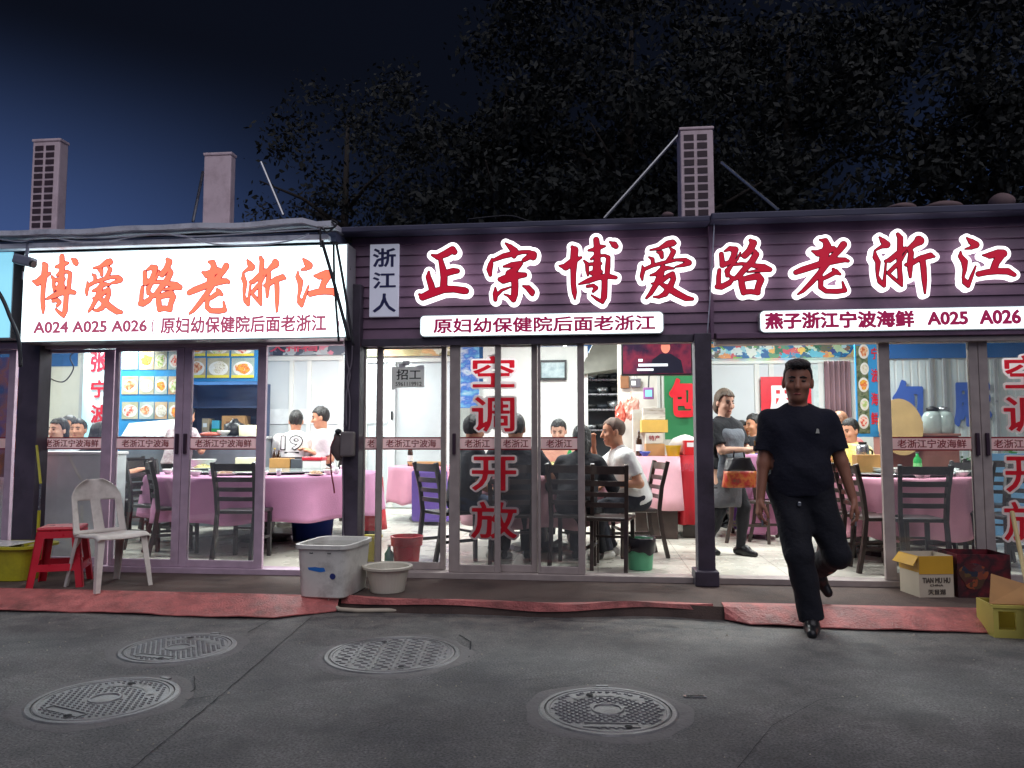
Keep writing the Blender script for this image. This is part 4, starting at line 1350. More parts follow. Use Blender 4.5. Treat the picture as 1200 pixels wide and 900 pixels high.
# ============================================================ FURNITURE INSIDE
def make_chair(label, cat, m, group):
    """ladder back restaurant chair, its sitter looks to -Y"""
    t = thing('dining_chair', label, cat, (0, 0, 0), 0, group)
    MB().box(-0.2, 0.2, -0.21, 0.17, 0.44, 0.475).build('seat', m, t, bevel=0.012)
    for s in (-1, 1):
        MB().bar((s * 0.175, -0.18, 0), (s * 0.175, -0.175, 0.44), 0.036, 0.036).build('leg', m, t, bevel=0.004)
        p = MB()
        pts = [(s * 0.19, 0.27, 0.0), (s * 0.185, 0.215, 0.25), (s * 0.185, 0.19, 0.46), (s * 0.19, 0.215, 0.68), (s * 0.205, 0.275, 0.93)]
        for a, b in zip(pts[:-1], pts[1:]):
            p.bar(a, tuple(Vector(b) + (Vector(b) - Vector(a)).normalized() * 0.004), 0.034, 0.04)
        p.build('back_post', m, t, bevel=0.004)
        MB().bar((s * 0.178, -0.16, 0.2), (s * 0.184, 0.205, 0.2), 0.02, 0.028).build('stretcher', m, t)
    for z, y, hh in ((0.585, 0.2, 0.04), (0.675, 0.213, 0.04), (0.77, 0.237, 0.045), (0.885, 0.262, 0.07)):
        b = MB()
        vs, fs = [], []
        n = 8
        for i in range(n + 1):
            u = -1 + 2 * i / n
            yy = y + 0.025 * (1 - u * u)
            for dy, dz in ((-.009, -hh / 2), (-.009, hh / 2), (.009, hh / 2), (.009, -hh / 2)):
                vs.append((u * 0.185, yy + dy, z + dz))
        for i in range(n):
            for k in range(4):
                a, c = i * 4 + k, i * 4 + (k + 1) % 4
                fs.append((a, c, c + 4, a + 4))
        fs += [(3, 2, 1, 0), (n * 4, n * 4 + 1, n * 4 + 2, n * 4 + 3)]
        b.add(vs, fs).build('back_slat', m, t)
    MB().bar((-0.175, -0.178, 0.27), (0.175, -0.178, 0.27), 0.028, 0.02).build('stretcher', m, t)
    return t
CG = 'ladder back chairs inside the restaurants'
chair_src = {}
def chair(label, px, Y, rz, m, pyr=600, dx=0.0):
    loc = (X(px, Y, pyr) + dx, Y, FLOOR)
    k = m.name
    if k not in chair_src:
        c = make_chair(label, 'chair', m, CG)
        c.location = loc
        c.rotation_euler = (0, 0, R_(rz))
        chair_src[k] = c
        return c
    return dup(chair_src[k], loc, R_(rz), label, CG)

def round_table(label, px, Y, rad, h=0.76):
    x = X(px, Y, 550)
    t = thing('round_table', label, 'table', (x, Y, FLOOR), 0, 'round dining tables')
    MB().lathe([(rad - 0.01, h - 0.045), (rad, h - 0.035), (rad, h - 0.008)], 48).build('table_top', M_DARKWOOD, t)
    MB().lathe([(0.32, 0.0), (0.3, 0.04), (0.09, 0.07), (0.07, h - 0.1), (0.3, h - 0.05)], 20).build('pedestal', M_BLACK, t)
    return x, Y, FLOOR + h, rad
def tablecloth(label, T, drop, m, folds=14, amp=0.05, over=0.03):
    x, y, z, rad = T
    vs, fs = [(0, 0, 0.004)], []
    n = 168
    rings = [(rad * 0.5, 0.004), (rad + 0.004, 0.004), (rad + 0.016, -0.006)]
    for i in range(1, 10):
        rings.append((None, -0.006 - drop * i / 9))
    rr = random.Random(int(x * 100))
    ph = [rr.uniform(0, 6) for _ in range(4)]
    for ri, (r, zz) in enumerate(rings):
        for k in range(n):
            a = 2 * PI * k / n
            if r is None:
                f = -zz / drop
                w_ = math.sin(a * folds + ph[0] + 1.2 * math.sin(a * 3 + ph[1])) * 0.65 + math.sin(a * (folds * 0.5) + ph[2]) * 0.35
                rr_ = rad + 0.016 + over * f + amp * (f ** .7) * (w_ - .25 * abs(w_))
                z_ = zz + f * 0.018 * math.sin(a * 9 + ph[3]) + (0.008 * math.sin(a * 84) if ri == len(rings) - 1 else 0)
            else:
                rr_, z_ = r, zz
            vs.append((rr_ * math.cos(a), rr_ * math.sin(a), z_))
    for k in range(n):
        fs.append((0, 1 + k, 1 + (k + 1) % n))
    for ri in range(len(rings) - 1):
        for k in range(n):
            a, b = 1 + ri * n + k, 1 + ri * n + (k + 1) % n
            fs.append((a, a + n, b + n, b))
    o = MB().add(vs, fs).build('tablecloth', m, None, True, loc=(x, y, z))
    s = o.modifiers.new('thick', 'SOLIDIFY')
    s.thickness = 0.004
    s.offset = 1
    tag(o, label, 'tablecloth')
def glass_top(label, T, r):
    x, y, z, rad = T
    t = thing('turntable', label, 'turntable', (x, y, z + 0.0085))
    MB().lathe([(0.14, 0.0), (0.14, 0.022)], 20).build('bearing', M_STEEL, t)
    MB().lathe([(r - .004, 0.0225), (r, 0.026), (r, 0.03), (r - .004, 0.0335)], 48).build('glass_disc', mat('grey_glass_top', (150, 160, 160), 0.12, 0, 0.03, 3), t)
    return z + 0.0425
def put(name, label, cat, m, prof, loc, group=None, n=20, sx=1, sy=1):
    return tag(MB().lathe(prof, n, sx=sx, sy=sy).build(name, m, smooth=True, loc=loc), label, cat, group)
PLATE = [(0.05, 0), (0.07, 0.004), (0.12, 0.018), (0.122, 0.022), (0.07, 0.009), (0.0, 0.007)]
BOWL = [(0.03, 0), (0.032, 0.008), (0.055, 0.03), (0.065, 0.055), (0.061, 0.055), (0.05, 0.03), (0.02, 0.012), (0, 0.012)]
M_FOOD = [ramp_mat('stir_fry_food', [(96, 110, 50), (170, 160, 90), (206, 190, 130), (130, 80, 40)], 30), ramp_mat('seafood_food', [(214, 200, 170), (190, 150, 110), (140, 90, 60), (226, 216, 196)], 30)]
def dish(label, x, y, z, i=0, s=1.0):
    t = thing('plate_of_food', label, 'dish', (x, y, z), 0, 'plates of food on the tables')
    t.scale = (s, s, s)
    MB().lathe(PLATE, 22).build('plate', M_CHINA, t, True)
    m = MB().ellipsoid((0, 0, 0.014), (0.08, 0.075, 0.035), 18, 10)
    rr = random.Random(i)
    m.v = [(a * rr.uniform(.9, 1.1), b * rr.uniform(.9, 1.1), max(0.012, c * rr.uniform(.8, 1.25))) for a, b, c in m.v]
    m.build('food', M_FOOD[i % 2], t)
M_BROWNGL = mat('brown_bottle_glass', (56, 36, 24), 0.1, 0, 0.05, 9)
M_GREENGL = mat('green_bottle_glass', (40, 150, 74), 0.12, 0, 0.05, 9)
def bottle(label, loc, m, h=0.26, r=0.033, capm=None):
    t = thing('bottle', label, 'bottle', loc)
    MB().lathe([(r * .9, 0), (r, 0.005), (r, h * .58), (r * .85, h * .68), (r * .38, h * .8), (r * .36, h * .95)], 14).build('bottle_body', m, t, True)
    MB().lathe([(r * 1.015, h * .2), (r * 1.015, h * .45)], 14).build('bottle_label', M_WPRINT if m is not M_GREENGL else mat('green_label', (120, 190, 120), .5), t)
    MB().lathe([(r * .42, h * .951), (r * .42, h)], 12).build('bottle_cap', capm or M_STEEL, t)

# left shop: big table with the lilac cloth
T1 = round_table('large round banquet table under the lilac cloth in the left shop', 313, 2.1, 1.27)
tablecloth('lilac cloth draped over the large round table of the left shop', T1, 0.44, M_LILAC, 15, 0.07)
zt = glass_top('grey glass turntable on the lilac cloth in the left shop', T1, 0.82)
chair('black chair with its back to the street at the lilac table', 287, 0.72, 180, M_BLACKWOOD)
chair('black chair seen edge on behind the pink door stiles beside the lilac table', 206, 1.0, 128, M_BLACKWOOD)
chair('black chair turned sideways nearest the grey counter wall', 186, 1.25, 75, M_BLACKWOOD)
chair('black chair farther left behind the white plastic chair', 150, 1.9, 25, M_BLACKWOOD)
chair('black chair against the back edge of the lilac table on its left', 172, 2.7, 80, M_BLACKWOOD)
def on_table(px, Y, T):
    return X(px, Y, 540)
for i, (px, Y, s) in enumerate(((238, 1.9, 1.2), (265, 1.3, 1.1), (228, 1.5, .8), (370, 1.35, .95))):
    dish(['plate of leftovers on the lilac table behind the left stile', 'wide plate of seafood at the near edge of the lilac table', 'small plate on the lilac table edge near the chairs', 'small plate at the right end of the lilac table'][i], X(px, Y, 545), Y, zt if i < 1 else T1[2] + .01, i, s)
put('basin', 'white enamel basin on the lilac table in front of the dark shelf', 'basin', M_CHINA, [(0.1, 0), (0.11, 0.01), (0.16, 0.11), (0.165, 0.115), (0.155, 0.11), (0.1, 0.015), (0, 0.015)], (X(237, 2.2, 540), 2.2, zt))
put('paper_drum', 'tall cream paper drum standing on the lilac table', 'drum', mat('cream_paper', (226, 218, 180), .7), [(0.15, 0), (0.155, 0.01), (0.155, 0.13), (0.15, 0.135)], (X(292, 2.2, 540), 2.2, zt))
def carton(name, label, cat, px0, px1, pyt, Y, z, m, depth=0.2, flap=None, rz=0.0, tape=True, lab=None, labm=None):
    x0, x1 = X(px0, Y, 520), X(px1, Y, 520)
    h = max(0.03, Z((px0 + px1) / 2, pyt, Y) - z)
    t = thing(name, label, cat, ((x0 + x1) / 2, Y, z), rz)
    hw = (x1 - x0) / 2
    MB().box(-hw, hw, 0, depth, 0, h).build('box_body', m, t, bevel=0.004)
    if tape:
        MB().box(-hw * .15, hw * .15, -0.0015, depth * .9, h + 0.0005, h + 0.002).build('tape', mat('tape_tan', (200, 176, 120), .35), t)
    if lab:
        text('lettering', lab, labm or M_BLACK, (0, -0.004, h * .5), t, w=hw * 1.3, weight=0.01, ex=0.002)
    return t, hw, h
carton('wooden_box', 'brown wooden condiment box on the lilac table behind the open doorway', 'box', 316, 340, 537, 2.55, zt, mat('pale_wood', (176, 130, 74), .6, 0, .15, 9), 0.16, tape=False)
carton('wooden_box', 'low dark grey box beside the brown condiment box', 'box', 341, 354, 538, 2.55, zt, mat('slate_box', (70, 74, 82), .5), 0.14, tape=False)
o, hw, h = carton('plastic_box', 'white tub with a red lid on the lilac table in front of the diners', 'tub', 355, 377, 540, 2.3, zt, M_WHITE, 0.16, tape=False)
MB().box(-hw - .01, hw + .01, -.01, .17, h + .001, h + .045).build('lid', mat('red_lid', (196, 30, 52), .35), o, bevel=0.012)
bottle('dark soy bottle beside the brown condiment box', (X(322, 2.8, 520), 2.8, zt), M_BROWNGL, .24, .03, mat('yellow_cap', (214, 180, 40), .4))
bottle('second dark bottle at the rear of the condiment box', (X(327, 2.85, 520), 2.85, zt), M_BROWNGL, .22, .03)
def set_places(T, zt, rr_, n, what, a0=0.2):
    for k in range(n):
        a = a0 + 2 * PI * k / n
        put('bowl', 'small white bowl set round the %s' % what, 'bowl', M_CHINA, BOWL, (T[0] + rr_ * math.cos(a), T[1] + rr_ * math.sin(a), zt), 'small bowls on the %s' % what, 16)
        a += .16
        put('cup', 'small clear cup beside the bowls of the %s' % what, 'cup', mat('pale_cup', (200, 206, 204), .2), [(.022, 0), (.03, .075), (.027, .075), (.02, .006), (0, .006)], (T[0] + (rr_ - .05) * math.cos(a), T[1] + (rr_ - .05) * math.sin(a), zt), 'small cups on the %s' % what, 14)
set_places(T1, T1[2] + .01, 1.05, 9, 'lilac table')
# blue tub under the table
put('storage_tub', 'dark blue plastic tub on the floor under the lilac table', 'tub', mat('dark_blue_plastic', (34, 52, 128), .4), [(0.17, 0), (0.19, 0.26), (0.21, 0.27), (0.19, 0.27), (0.16, 0.02), (0, 0.02)], (X(366, 2.1, 630), 2.1, FLOOR), sx=1.3)
# things on the dark shelf
for i, (dx, w_, h_, m, lab) in enumerate(((-.28, .1, .2, mat('tan_box', (170, 150, 120), .6), 'narrow tan box on the dark blue shelf'), (-.12, .11, .17, mat('cyan_box', (70, 170, 200), .4), 'bright cyan and green carton on the dark blue shelf'), (.16, .36, .24, M_CARD, 'wide brown cardboard carton on the dark blue shelf'), (.47, .16, .1, M_CHINA, 'stack of white packets on the dark blue shelf'))):
    t = thing('carton', lab, 'carton', (shx + dx, 4.44, SH[2]))
    MB().box(-w_ / 2, w_ / 2, 0, .2, 0, h_).build('box_body', m, t, bevel=.004)
    if i == 1:
        MB().box(-w_ / 2 - .001, w_ / 2 + .001, -.002, .201, 0, .05).build('green_band', M_GREENGL, t)
    else:
        MB().box(-w_ * .3, w_ * .3, -.003, -.0005, h_ * .35, h_ * .65).build('box_label', M_WPRINT if i != 2 else mat('box_print', (130, 84, 50), .7), t)
for i, dx in enumerate((-.5, -.35, .1, .3, .5)):
    put('bowl', 'white bowl on the lower dark blue shelf', 'bowl', M_CHINA, BOWL, (shx + dx, 4.52, SH[1]), 'white bowls on the dark blue shelf')
put('paper_drum', 'cream cylinder of folded paper standing by the shelf right of the cook', 'drum', mat('cream_paper', (226, 218, 180), .7), [(0.13, 0), (0.135, .01), (0.16, 0.34), (0.13, .345)], (X(294, 3.55, 500), 3.55, Z(294, 528, 3.55)))
# cook's work counter at the back of the left shop
xa, xb = X(140, 3.35, 520), X(304, 3.35, 520)
t = thing('counter', 'steel work counter in front of the food photo wall', 'counter', ((xa + xb) / 2, 3.35, FLOOR))
hw = (xb - xa) / 2
zc = Z(220, 511, 3.35) - FLOOR
MB().box(-hw, hw, 0, .5, 0, zc - .04).build('counter_body', mat('grey_panel', (120, 128, 136), .5), t)
MB().box(-hw - .02, hw + .02, -.03, .52, zc - .039, zc).build('counter_top', M_STEEL, t, bevel=.005)
ZC = FLOOR + zc
o = MB().box(-.36, .36, -.02, .02, 0, .24)
o.v = [(x, y + z * .7, z * (0.75 + (x + .36) * .35)) for x, y, z in o.v]
tag(o.build('chopping_board', M_WHITE, bevel=.006, loc=(X(172, 3.45, 505), 3.45, ZC)), 'large white board leaning up on the steel work counter', 'board')
put('bowl', 'white bowl on the steel counter right of the cook', 'bowl', M_CHINA, [(a * 1.4, b * 1.4) for a, b in BOWL], (X(262, 3.45, 510), 3.45, ZC))
put('pan', 'black pot on the steel counter in front of the dark shelf', 'pot', M_BLACK, [(0.1, 0), (0.14, .05), (0.14, .16), (.06, .19), (.03, .24), (0, .24)], (X(275, 3.6, 505), 3.6, ZC))
put('plate', 'flat tray of red meat on the steel counter', 'tray', mat('raw_meat', (190, 90, 70), .5, 0, .2, 30), [(0.12, 0), (0.17, .02), (.1, .05), (0, .055)], (X(247, 3.42, 510), 3.42, ZC))

# middle shop: the occupied round table
T2 = round_table('round table full of dishes behind the red door characters', 632, 1.75, 0.80, 0.80)
tablecloth('pale pink cloth on the crowded round table of the middle shop', T2, 0.5, M_PALEPINK, 13, 0.07)
zt2 = glass_top('grey glass turntable on the crowded middle table', T2, 0.6)
for i, (px, Y, s) in enumerate(((640, 1.25, 1.25), (655, 1.45, 1.1), (622, 1.35, 1.0), (605, 1.7, 1.1), (648, 1.75, 1.2), (670, 1.8, 1.0))):
    dish(['green vegetable dish nearest the glass on the middle table', 'pale noodle dish right of the green dish on the middle table', 'seafood dish left of the green dish on the middle table', 'brown dish at the left of the middle table', 'greens at the back of the middle table', 'small plate at the right of the middle table'][i], X(px, Y, 540), Y, zt2, i + 10, s)
set_places(T2, T2[2] + .01, .7, 6, 'crowded middle table')
bottle('brown beer bottle standing among the dishes of the middle table', (X(616, 1.8, 540), 1.8, zt2), M_BROWNGL, .25)
bottle('green bottle standing among the dishes of the middle table', (X(668, 1.9, 540), 1.9, zt2), M_GREENGL, .24)
chair('dark brown chair with its back to the open doorway beside the green bin', 714, 0.42, 168, M_DARKWOOD)
c_p3 = chair('dark brown chair carrying the man in the white T-shirt', 756, 1.3, -76, M_DARKWOOD, dx=-.1)
chair('dark brown chair under the person in black at the open doorway', 674, 0.66, 172, M_DARKWOOD)
chair('black curved back chair behind the left pane of the middle shop', 527, 0.8, 132, M_BLACKWOOD)
chair('dark brown chair under the person behind the red characters', 600, 0.62, 185, M_DARKWOOD)
chair('dark brown chair under the seated girl behind the middle table', 654, 2.85, 0, M_DARKWOOD)
# pink counter and everything piled on it
def cloth_counter(label, px0, px1, Y, ztop, depth, m, drop, name='draped_counter'):
    x0, x1 = X(px0, Y, 560), X(px1, Y, 560)
    t = thing(name, label, 'counter', ((x0 + x1) / 2, Y, FLOOR))
    hw = (x1 - x0) / 2
    MB().box(-hw + .02, hw - .02, .03, depth - .02, 0, ztop - FLOOR - .01).build('counter_body', M_DARKWOOD, t)
    vs, fs = [], []
    n = 80
    path = []
    for i in range(n + 1):
        u = i / n * (2 * depth + 2 * hw)
        if u < depth: p, nn = (-hw, depth - u), (-1, 0)
        elif u < depth + 2 * hw: p, nn = (-hw + (u - depth), 0), (0, -1)
        else: p, nn = (hw, u - depth - 2 * hw), (1, 0)
        path.append((p, nn, u))
    for p, nn, u in path:
        for k in range(5):
            f = k / 4
            a = (0.012 + .02 * f + f * .028 * (1 + math.sin(u * 26 + 2 * math.sin(u * 7)))) 
            vs.append((p[0] + nn[0] * a, p[1] + nn[1] * a, ztop - FLOOR - drop * f))
    for i in range(n):
        for k in range(4):
            a = i * 5 + k
            fs.append((a, a + 1, a + 6, a + 5))
    o = MB().add(vs, fs).build('cloth_skirt', m, t, True)
    s = o.modifiers.new('thick', 'SOLIDIFY'); s.thickness = .005
    MB().box(-hw - .01, hw + .01, -.01, depth, ztop - FLOOR - .006, ztop - FLOOR + .002).build('cloth_top', m, t)
    return t
zpc = Z(790, 535, 2.6)
cloth_counter('counter hung with a pale pink cloth and piled with boxes behind the man in white', 742, 796, 2.6, zpc, .8, M_PALEPINK, .62)
zrc = Z(810, 534, 2.75)
o = cloth_counter('counter hung with a bright red cloth at the edge of the dark pillar', 797.5, 830, 2.75, zrc, .8, M_REDCLOTH, .8)
text('lettering', '哈哈', mat('red_brush_ink', (180, 60, 80), .6), (-.12, -.12, zrc - FLOOR - .13), o, w=.2, weight=.005, ex=.003)
c0, w0, h0 = carton('carton', 'brown cardboard carton at the bottom of the pile on the pink counter', 'box', 757, 779, 520, 2.75, zpc + .003, M_CARD, .3)
z1 = zpc + .003 + h0 + .003
c1, w1, h1 = carton('carton', 'open white carton of goods in the middle of the pile on the pink counter', 'box', 757, 777, 507, 2.77, z1, mat('white_carton', (206, 200, 188), .7), .28, lab='特产', labm=M_DKRED)
z2 = z1 + h1 + .003
c2, w2, h2 = carton('carton', 'wide yellow carton near the top of the pile on the pink counter', 'box', 752, 783, 492, 2.76, z2, M_YCARD, .32)
z3 = z2 + h2 + .003
c3, w3, h3 = carton('carton', 'pale striped carton topmost on the pile on the pink counter', 'box', 754, 780, 478, 2.78, z3, ramp_mat('pale_stripe_print', [(212, 206, 190), (226, 222, 210), (150, 130, 100)], 4, stretch=(1, 1, 8)), .26)
o, w_, h_ = carton('carton', 'red and white drinks carton right of the pile on the red counter', 'box', 802, 822, 516, 2.9, zrc + .003, mat('red_carton', (196, 34, 40), .5), .3, tape=False)
MB().box(-w_ * .7, w_ * .7, -.004, -.0005, h_ * .55, h_ * .85).build('box_label', M_WPRINT, o)
put('plastic_bag', 'bulging white plastic bag on the red counter', 'bag', M_WHITE, [(0.12, 0), (.19, .05), (.2, .13), (.15, .2), (.05, .24), (0, .25)], (X(806, 2.95, 505), 3.25, zrc + .003))
put('basket', 'yellow plastic basket between the carton pile and the red carton', 'basket', mat('yellow_plastic', (222, 196, 40), .4), [(.07, 0), (.09, .12), (.1, .125), (.085, .12), (.065, .01), (0, .01)], (X(789, 2.72, 530), 2.72, zpc + .003))
bottle('dark bottle at the left end of the pink counter', (X(749, 2.72, 530), 2.72, zpc + .003), M_BROWNGL, .3, .036)
put('bowl', 'small blue rimmed bowl at the left corner of the pink counter', 'bowl', mat('blue_china', (60, 80, 160), .3), BOWL, (X(756, 2.64, 530), 2.66, zpc + .003))
carton('carton', 'white carton standing behind the piled boxes on the pink counter', 'box', 742, 757, 480, 3.1, zpc + .003, mat('grey_white_carton', (196, 196, 190), .6), .2)
# far table with purple and pink cloth
T4 = round_table('far round table at the back of the middle shop', 505, 4.6, .6)
tablecloth('pink cloth on the far table at the back of the middle shop', T4, .5, M_PINK, 11, .04)
o = MB()
vs = [(-.3, -.62, .0), (.34, -.62, .0), (.36, -.66, -.55), (-.3, -.67, -.6), (-.3, -.4, .01), (.34, -.4, .01)]
put('bowl', 'brown tray of dishes on the far pink table', 'tray', M_CARD, [(.2, 0), (.22, .06), (.2, .06), (.18, .01), (0, .01)], (X(500, 4.5, 515), 4.5, T4[2] + .01), sx=1.3)
bottle('dark wine bottle on the far pink table', (X(481, 4.45, 510), 4.45, T4[2] + .01), M_BROWNGL, .34, .04)
t = thing('draped_chair', 'chair covered with a purple cloth in front of the far pink table', 'chair', (X(509, 3.95, 560), 3.95, FLOOR), R_(178))
m = MB()
m.box(-.25, .25, -.24, .2, .05, .47)
m.build('seat_cover', M_PURPLE, t, bevel=.03)
m = MB()
m.box(-.25, .25, .2, .27, .05, .74)
m.v = [(x * (1 - .1 * max(0, z - .6)), y + .12 * max(0, z - .45), z) for x, y, z in m.v]
m.build('back_cover', M_PURPLE, t, bevel=.05)
cloth_counter('side counter with a red cloth reaching the floor behind the middle shop post', 424, 441, 2.5, .80, .25, M_REDCLOTH, .62)

# right shop: table with the pink cloth
T3 = round_table('round table set with trays and a steel flask behind the walking man', 1040, 1.72, .74, .78)
tablecloth('bright pink cloth on the round table of the right shop', T3, .55, M_PINK, 14, .055)
zt3 = glass_top('dark glass turntable on the bright pink table', T3, .6)
chair('black ladder back chair with its back to the street behind the right glass door', 1071, .62, 180, M_BLACKWOOD)
chair('dark brown chair half hidden behind the walking man’s left hand', 1000, 1.15, 120, M_DARKWOOD)
chair('dark brown chair seen edge on beside the door stile of the right shop', 1026, .72, 100, M_DARKWOOD)
chair('black chair turned sideways right of the pink table', 1122, 1.35, -55, M_BLACKWOOD)
chair('black chair behind the right edge door with white marks behind it', 1178, 1.0, -70, M_BLACKWOOD)
chair('black chair farther back in the corner of the right shop', 1162, 2.2, -20, M_BLACKWOOD)
chair('dark brown chair behind the waitress', 880, 2.5, 80, M_DARKWOOD)
chair('dark brown chair farther back behind the waitress', 888, 3.1, 90, M_DARKWOOD)
chair('dark brown chair in the row right behind the walking man', 908, 2.6, 75, M_DARKWOOD)
o, w_, h_ = carton('wooden_box', 'long brown wooden tray on the bright pink table', 'tray', 1004, 1037, 533, 1.5, zt3, mat('pale_wood', (176, 130, 74), .6, 0, .15, 9), .16, tape=False)
def flask(label, loc, r, h):
    t = thing('vacuum_flask', label, 'flask', loc)
    MB().lathe([(r, 0), (r, h * .8), (r * .9, h * .88), (r * .6, h * .92)], 20).build('flask_body', M_STEEL, t, True)
    MB().lathe([(r * .62, h * .921), (r * .66, h), (0, h)], 16).build('flask_lid', M_BLACK, t)
    MB().tube([(r * .98, 0, h * .75), (r * 1.5, 0, h * .7), (r * 1.5, 0, h * .4), (r * .98, 0, h * .34)], .01, 8).build('flask_handle', M_BLACK, t)
flask('steel vacuum flask with a black lid on the bright pink table', (X(1011, 1.75, 530), 1.75, zt3), .062, .30)
for i, (px, Y, lab) in enumerate(((1056, 1.25, 'flat tray of chopsticks and plates near the door on the bright pink table'), (1084, 1.5, 'plate under a folded napkin on the bright pink table'), (1040, 1.5, 'stack of plates beside the brown tray on the bright pink table'))):
    t = thing('plate_stack', lab, 'plates', (X(px, Y, 545), Y, zt3))
    for k in range(3):
        MB().lathe([(a * 1.15, b + k * .014) for a, b in PLATE], 20).build('plate', M_CHINA, t, True)
set_places(T3, T3[2] + .01, .66, 6, 'bright pink table', .6)
bottle('bright green bottle on the bright pink table', (X(1075, 1.6, 535), 1.6, zt3), M_GREENGL, .2, .04)
# sideboard with jars, leaning round board, red boxes
xa, xb = X(1040, 3.1, 540), X(1125, 3.1, 540)
t = thing('sideboard', 'brown sideboard carrying jars and menus behind the bright pink table', 'sideboard', ((xa + xb) / 2, 3.1, FLOOR))
hw = (xb - xa) / 2
zs = Z(1090, 508, 3.1) - FLOOR
MB().box(-hw, hw, 0, .45, 0, zs - .03).build('cabinet', mat('reddish_cabinet', (150, 96, 84), .5, 0, .1, 5), t, bevel=.005)
MB().box(-hw - .02, hw + .02, -.02, .47, zs - .029, zs).build('cabinet_top', mat('reddish_top', (160, 110, 96), .4), t, bevel=.005)
ZS = FLOOR + zs
for dx in (.0, .2):
    MB().box(dx + .02, dx + .17, -.006, -.001, zs - .19, zs - .07).build('menu_sheet', M_WPRINT, t)
m = MB().prism([(.25 * math.cos(u), .36 + .34 * math.sin(u)) for u in [2 * PI * k / 40 for k in range(40)]], -.012, .012)
o = m.build('round_board', mat('pale_board', (206, 172, 116), .55, 0, .12, 5), bevel=.003, loc=(X(1058, 2.95, 500), 2.96, Z(1053, 536, 2.95)))
o.rotation_euler = (R_(-9), 0, 0)
tag(o, 'round pale wooden table top leaning behind the glass of the right shop', 'table top')
for px, lab in ((1093, 'large glass jar with a black tap on the sideboard, the left one'), (1106, 'large glass jar on the sideboard right of the tapped jar')):
    x = X(px, 3.3, 500)
    t = thing('glass_jar', lab, 'jar', (x, 3.3, ZS))
    MB().lathe([(.1, 0), (.115, .01), (.115, .2), (.09, .25), (.06, .27), (.055, .268), (.085, .245), (.108, .195), (.108, .012), (0, .01)], 20).build('jar_body', mat('jar_pale', (176, 190, 186), .15), t, True)
    MB().lathe([(.066, .272), (.066, .31), (.02, .33), (0, .33)], 16).build('jar_lid', M_STEEL if px > 1100 else M_BLACK, t, True)
for i, (a, b, c, Y, z) in enumerate(((1086, 1104, 530, 2.5, .62), (1086, 1110, 545, 2.45, .62 - .14), (1087, 1109, 562, 2.4, .62 - .3))):
    h_ = .13
    zz = FLOOR + .3 + (2 - i) * .162
    o, w_, hh = carton('carton', ['red gift box topmost in the stack beside the pink table', 'red gift box in the middle of the stack beside the pink table', 'red gift box at the bottom of the stack beside the pink table'][i], 'box', a, b, 400, 2.45, zz, mat('red_gift_box', (166, 30, 46), .45), .3, tape=False)
    for ch in o.children:
        ch.scale = (1, 1, .16 / hh)
    MB().box(-w_ * .6, w_ * .2, -.004, -.0005, .05, .11).build('box_label', M_WPRINT, o)
tag(MB().box(-.3, .3, 0, .35, 0, .297).build('low_bench', M_DARKWOOD, bevel=.01, loc=(X(1098, 2.42, 590), 2.42, FLOOR)), 'low dark bench under the stack of red gift boxes', 'bench')
put('cup', 'yellow paper cup beside the leaning round board', 'cup', mat('yellow_cup', (232, 206, 60), .4), [(.04, 0), (.055, .14), (.05, .14), (.036, .01), (0, .01)], (X(1077, 3.12, 500), 3.15, ZS))
t = thing('blue_partition', 'light blue panel with a yellow notice behind the right edge door', 'panel', (X(1190, 3.4, 560), 3.4, FLOOR))
MB().box(-.36, .5, 0, .05, 0, .98).build('panel', mat('light_blue_panel', (120, 176, 220), .45), t, bevel=.004)
MB().box(-.02, .16, -.006, -.001, .75, .93).build('notice', mat('yellow_notice', (226, 200, 40), .5), t)
for i, (px, Y, hh) in enumerate(((1128, 3.9, .5), (1165, 4.0, .55))):
    t = thing('potted_plant', ['green leafy plant under the blue characters of the ribbed wall', 'green leafy plant behind the double door stile'][i], 'plant', (X(px, Y, 520), Y, FLOOR))
    MB().lathe([(.12, 0), (.16, .3), (.15, .3), (.1, .28), (0, .28)], 16).build('pot', mat('clay_pot', (140, 80, 56), .7), t, True)
    m = MB()
    rr = random.Random(i)
    for k in range(170):
        a, b = rr.uniform(0, 2 * PI), rr.uniform(.0, 1)
        c = Vector((math.cos(a) * .26 * rr.random() ** .5, math.sin(a) * .2 * rr.random() ** .5, .4 + b * hh * 1.15))
        d = Vector((math.cos(a), math.sin(a), rr.uniform(-.3, .8))).normalized()
        s = d.orthogonal().normalized() * rr.uniform(.014, .028)
        L_ = rr.uniform(.06, .12)
        m.add([c, c + d * L_ * .5 + s, c + d * L_, c + d * L_ * .5 - s], [(0, 1, 2, 3)])
    m.build('leaves', mat('plant_green', (60, 130, 60), .5, 0, .3, 8), t)
    MB().tube([(0, 0, .28), (.01, 0, .9)], .012, 6).build('stem', mat('plant_stem', (80, 90, 50), .7), t)
# purple and lilac covered chairs behind the waitress
for lab, px, Y, m_ in (('chair back covered in purple cloth behind the waitress', 878, 3.4, M_PURPLE), ('chair back covered in lilac cloth right of the purple one', 886, 2.9, M_LILAC)):
    t = thing('draped_chair', lab, 'chair', (X(px, Y, 530), Y, FLOOR), R_(170))
    m = MB().box(-.21, .21, -.22, .2, .06, .48)
    m.build('seat_cover', m_, t, bevel=.03)
    m = MB().box(-.21, .21, .2, .26, .06, .98)
    m.v = [(x * (1 - .16 * max(0, z - .6)), y + .12 * max(0, z - .45), z) for x, y, z in m.v]
    m.build('back_cover', m_, t, bevel=.05)

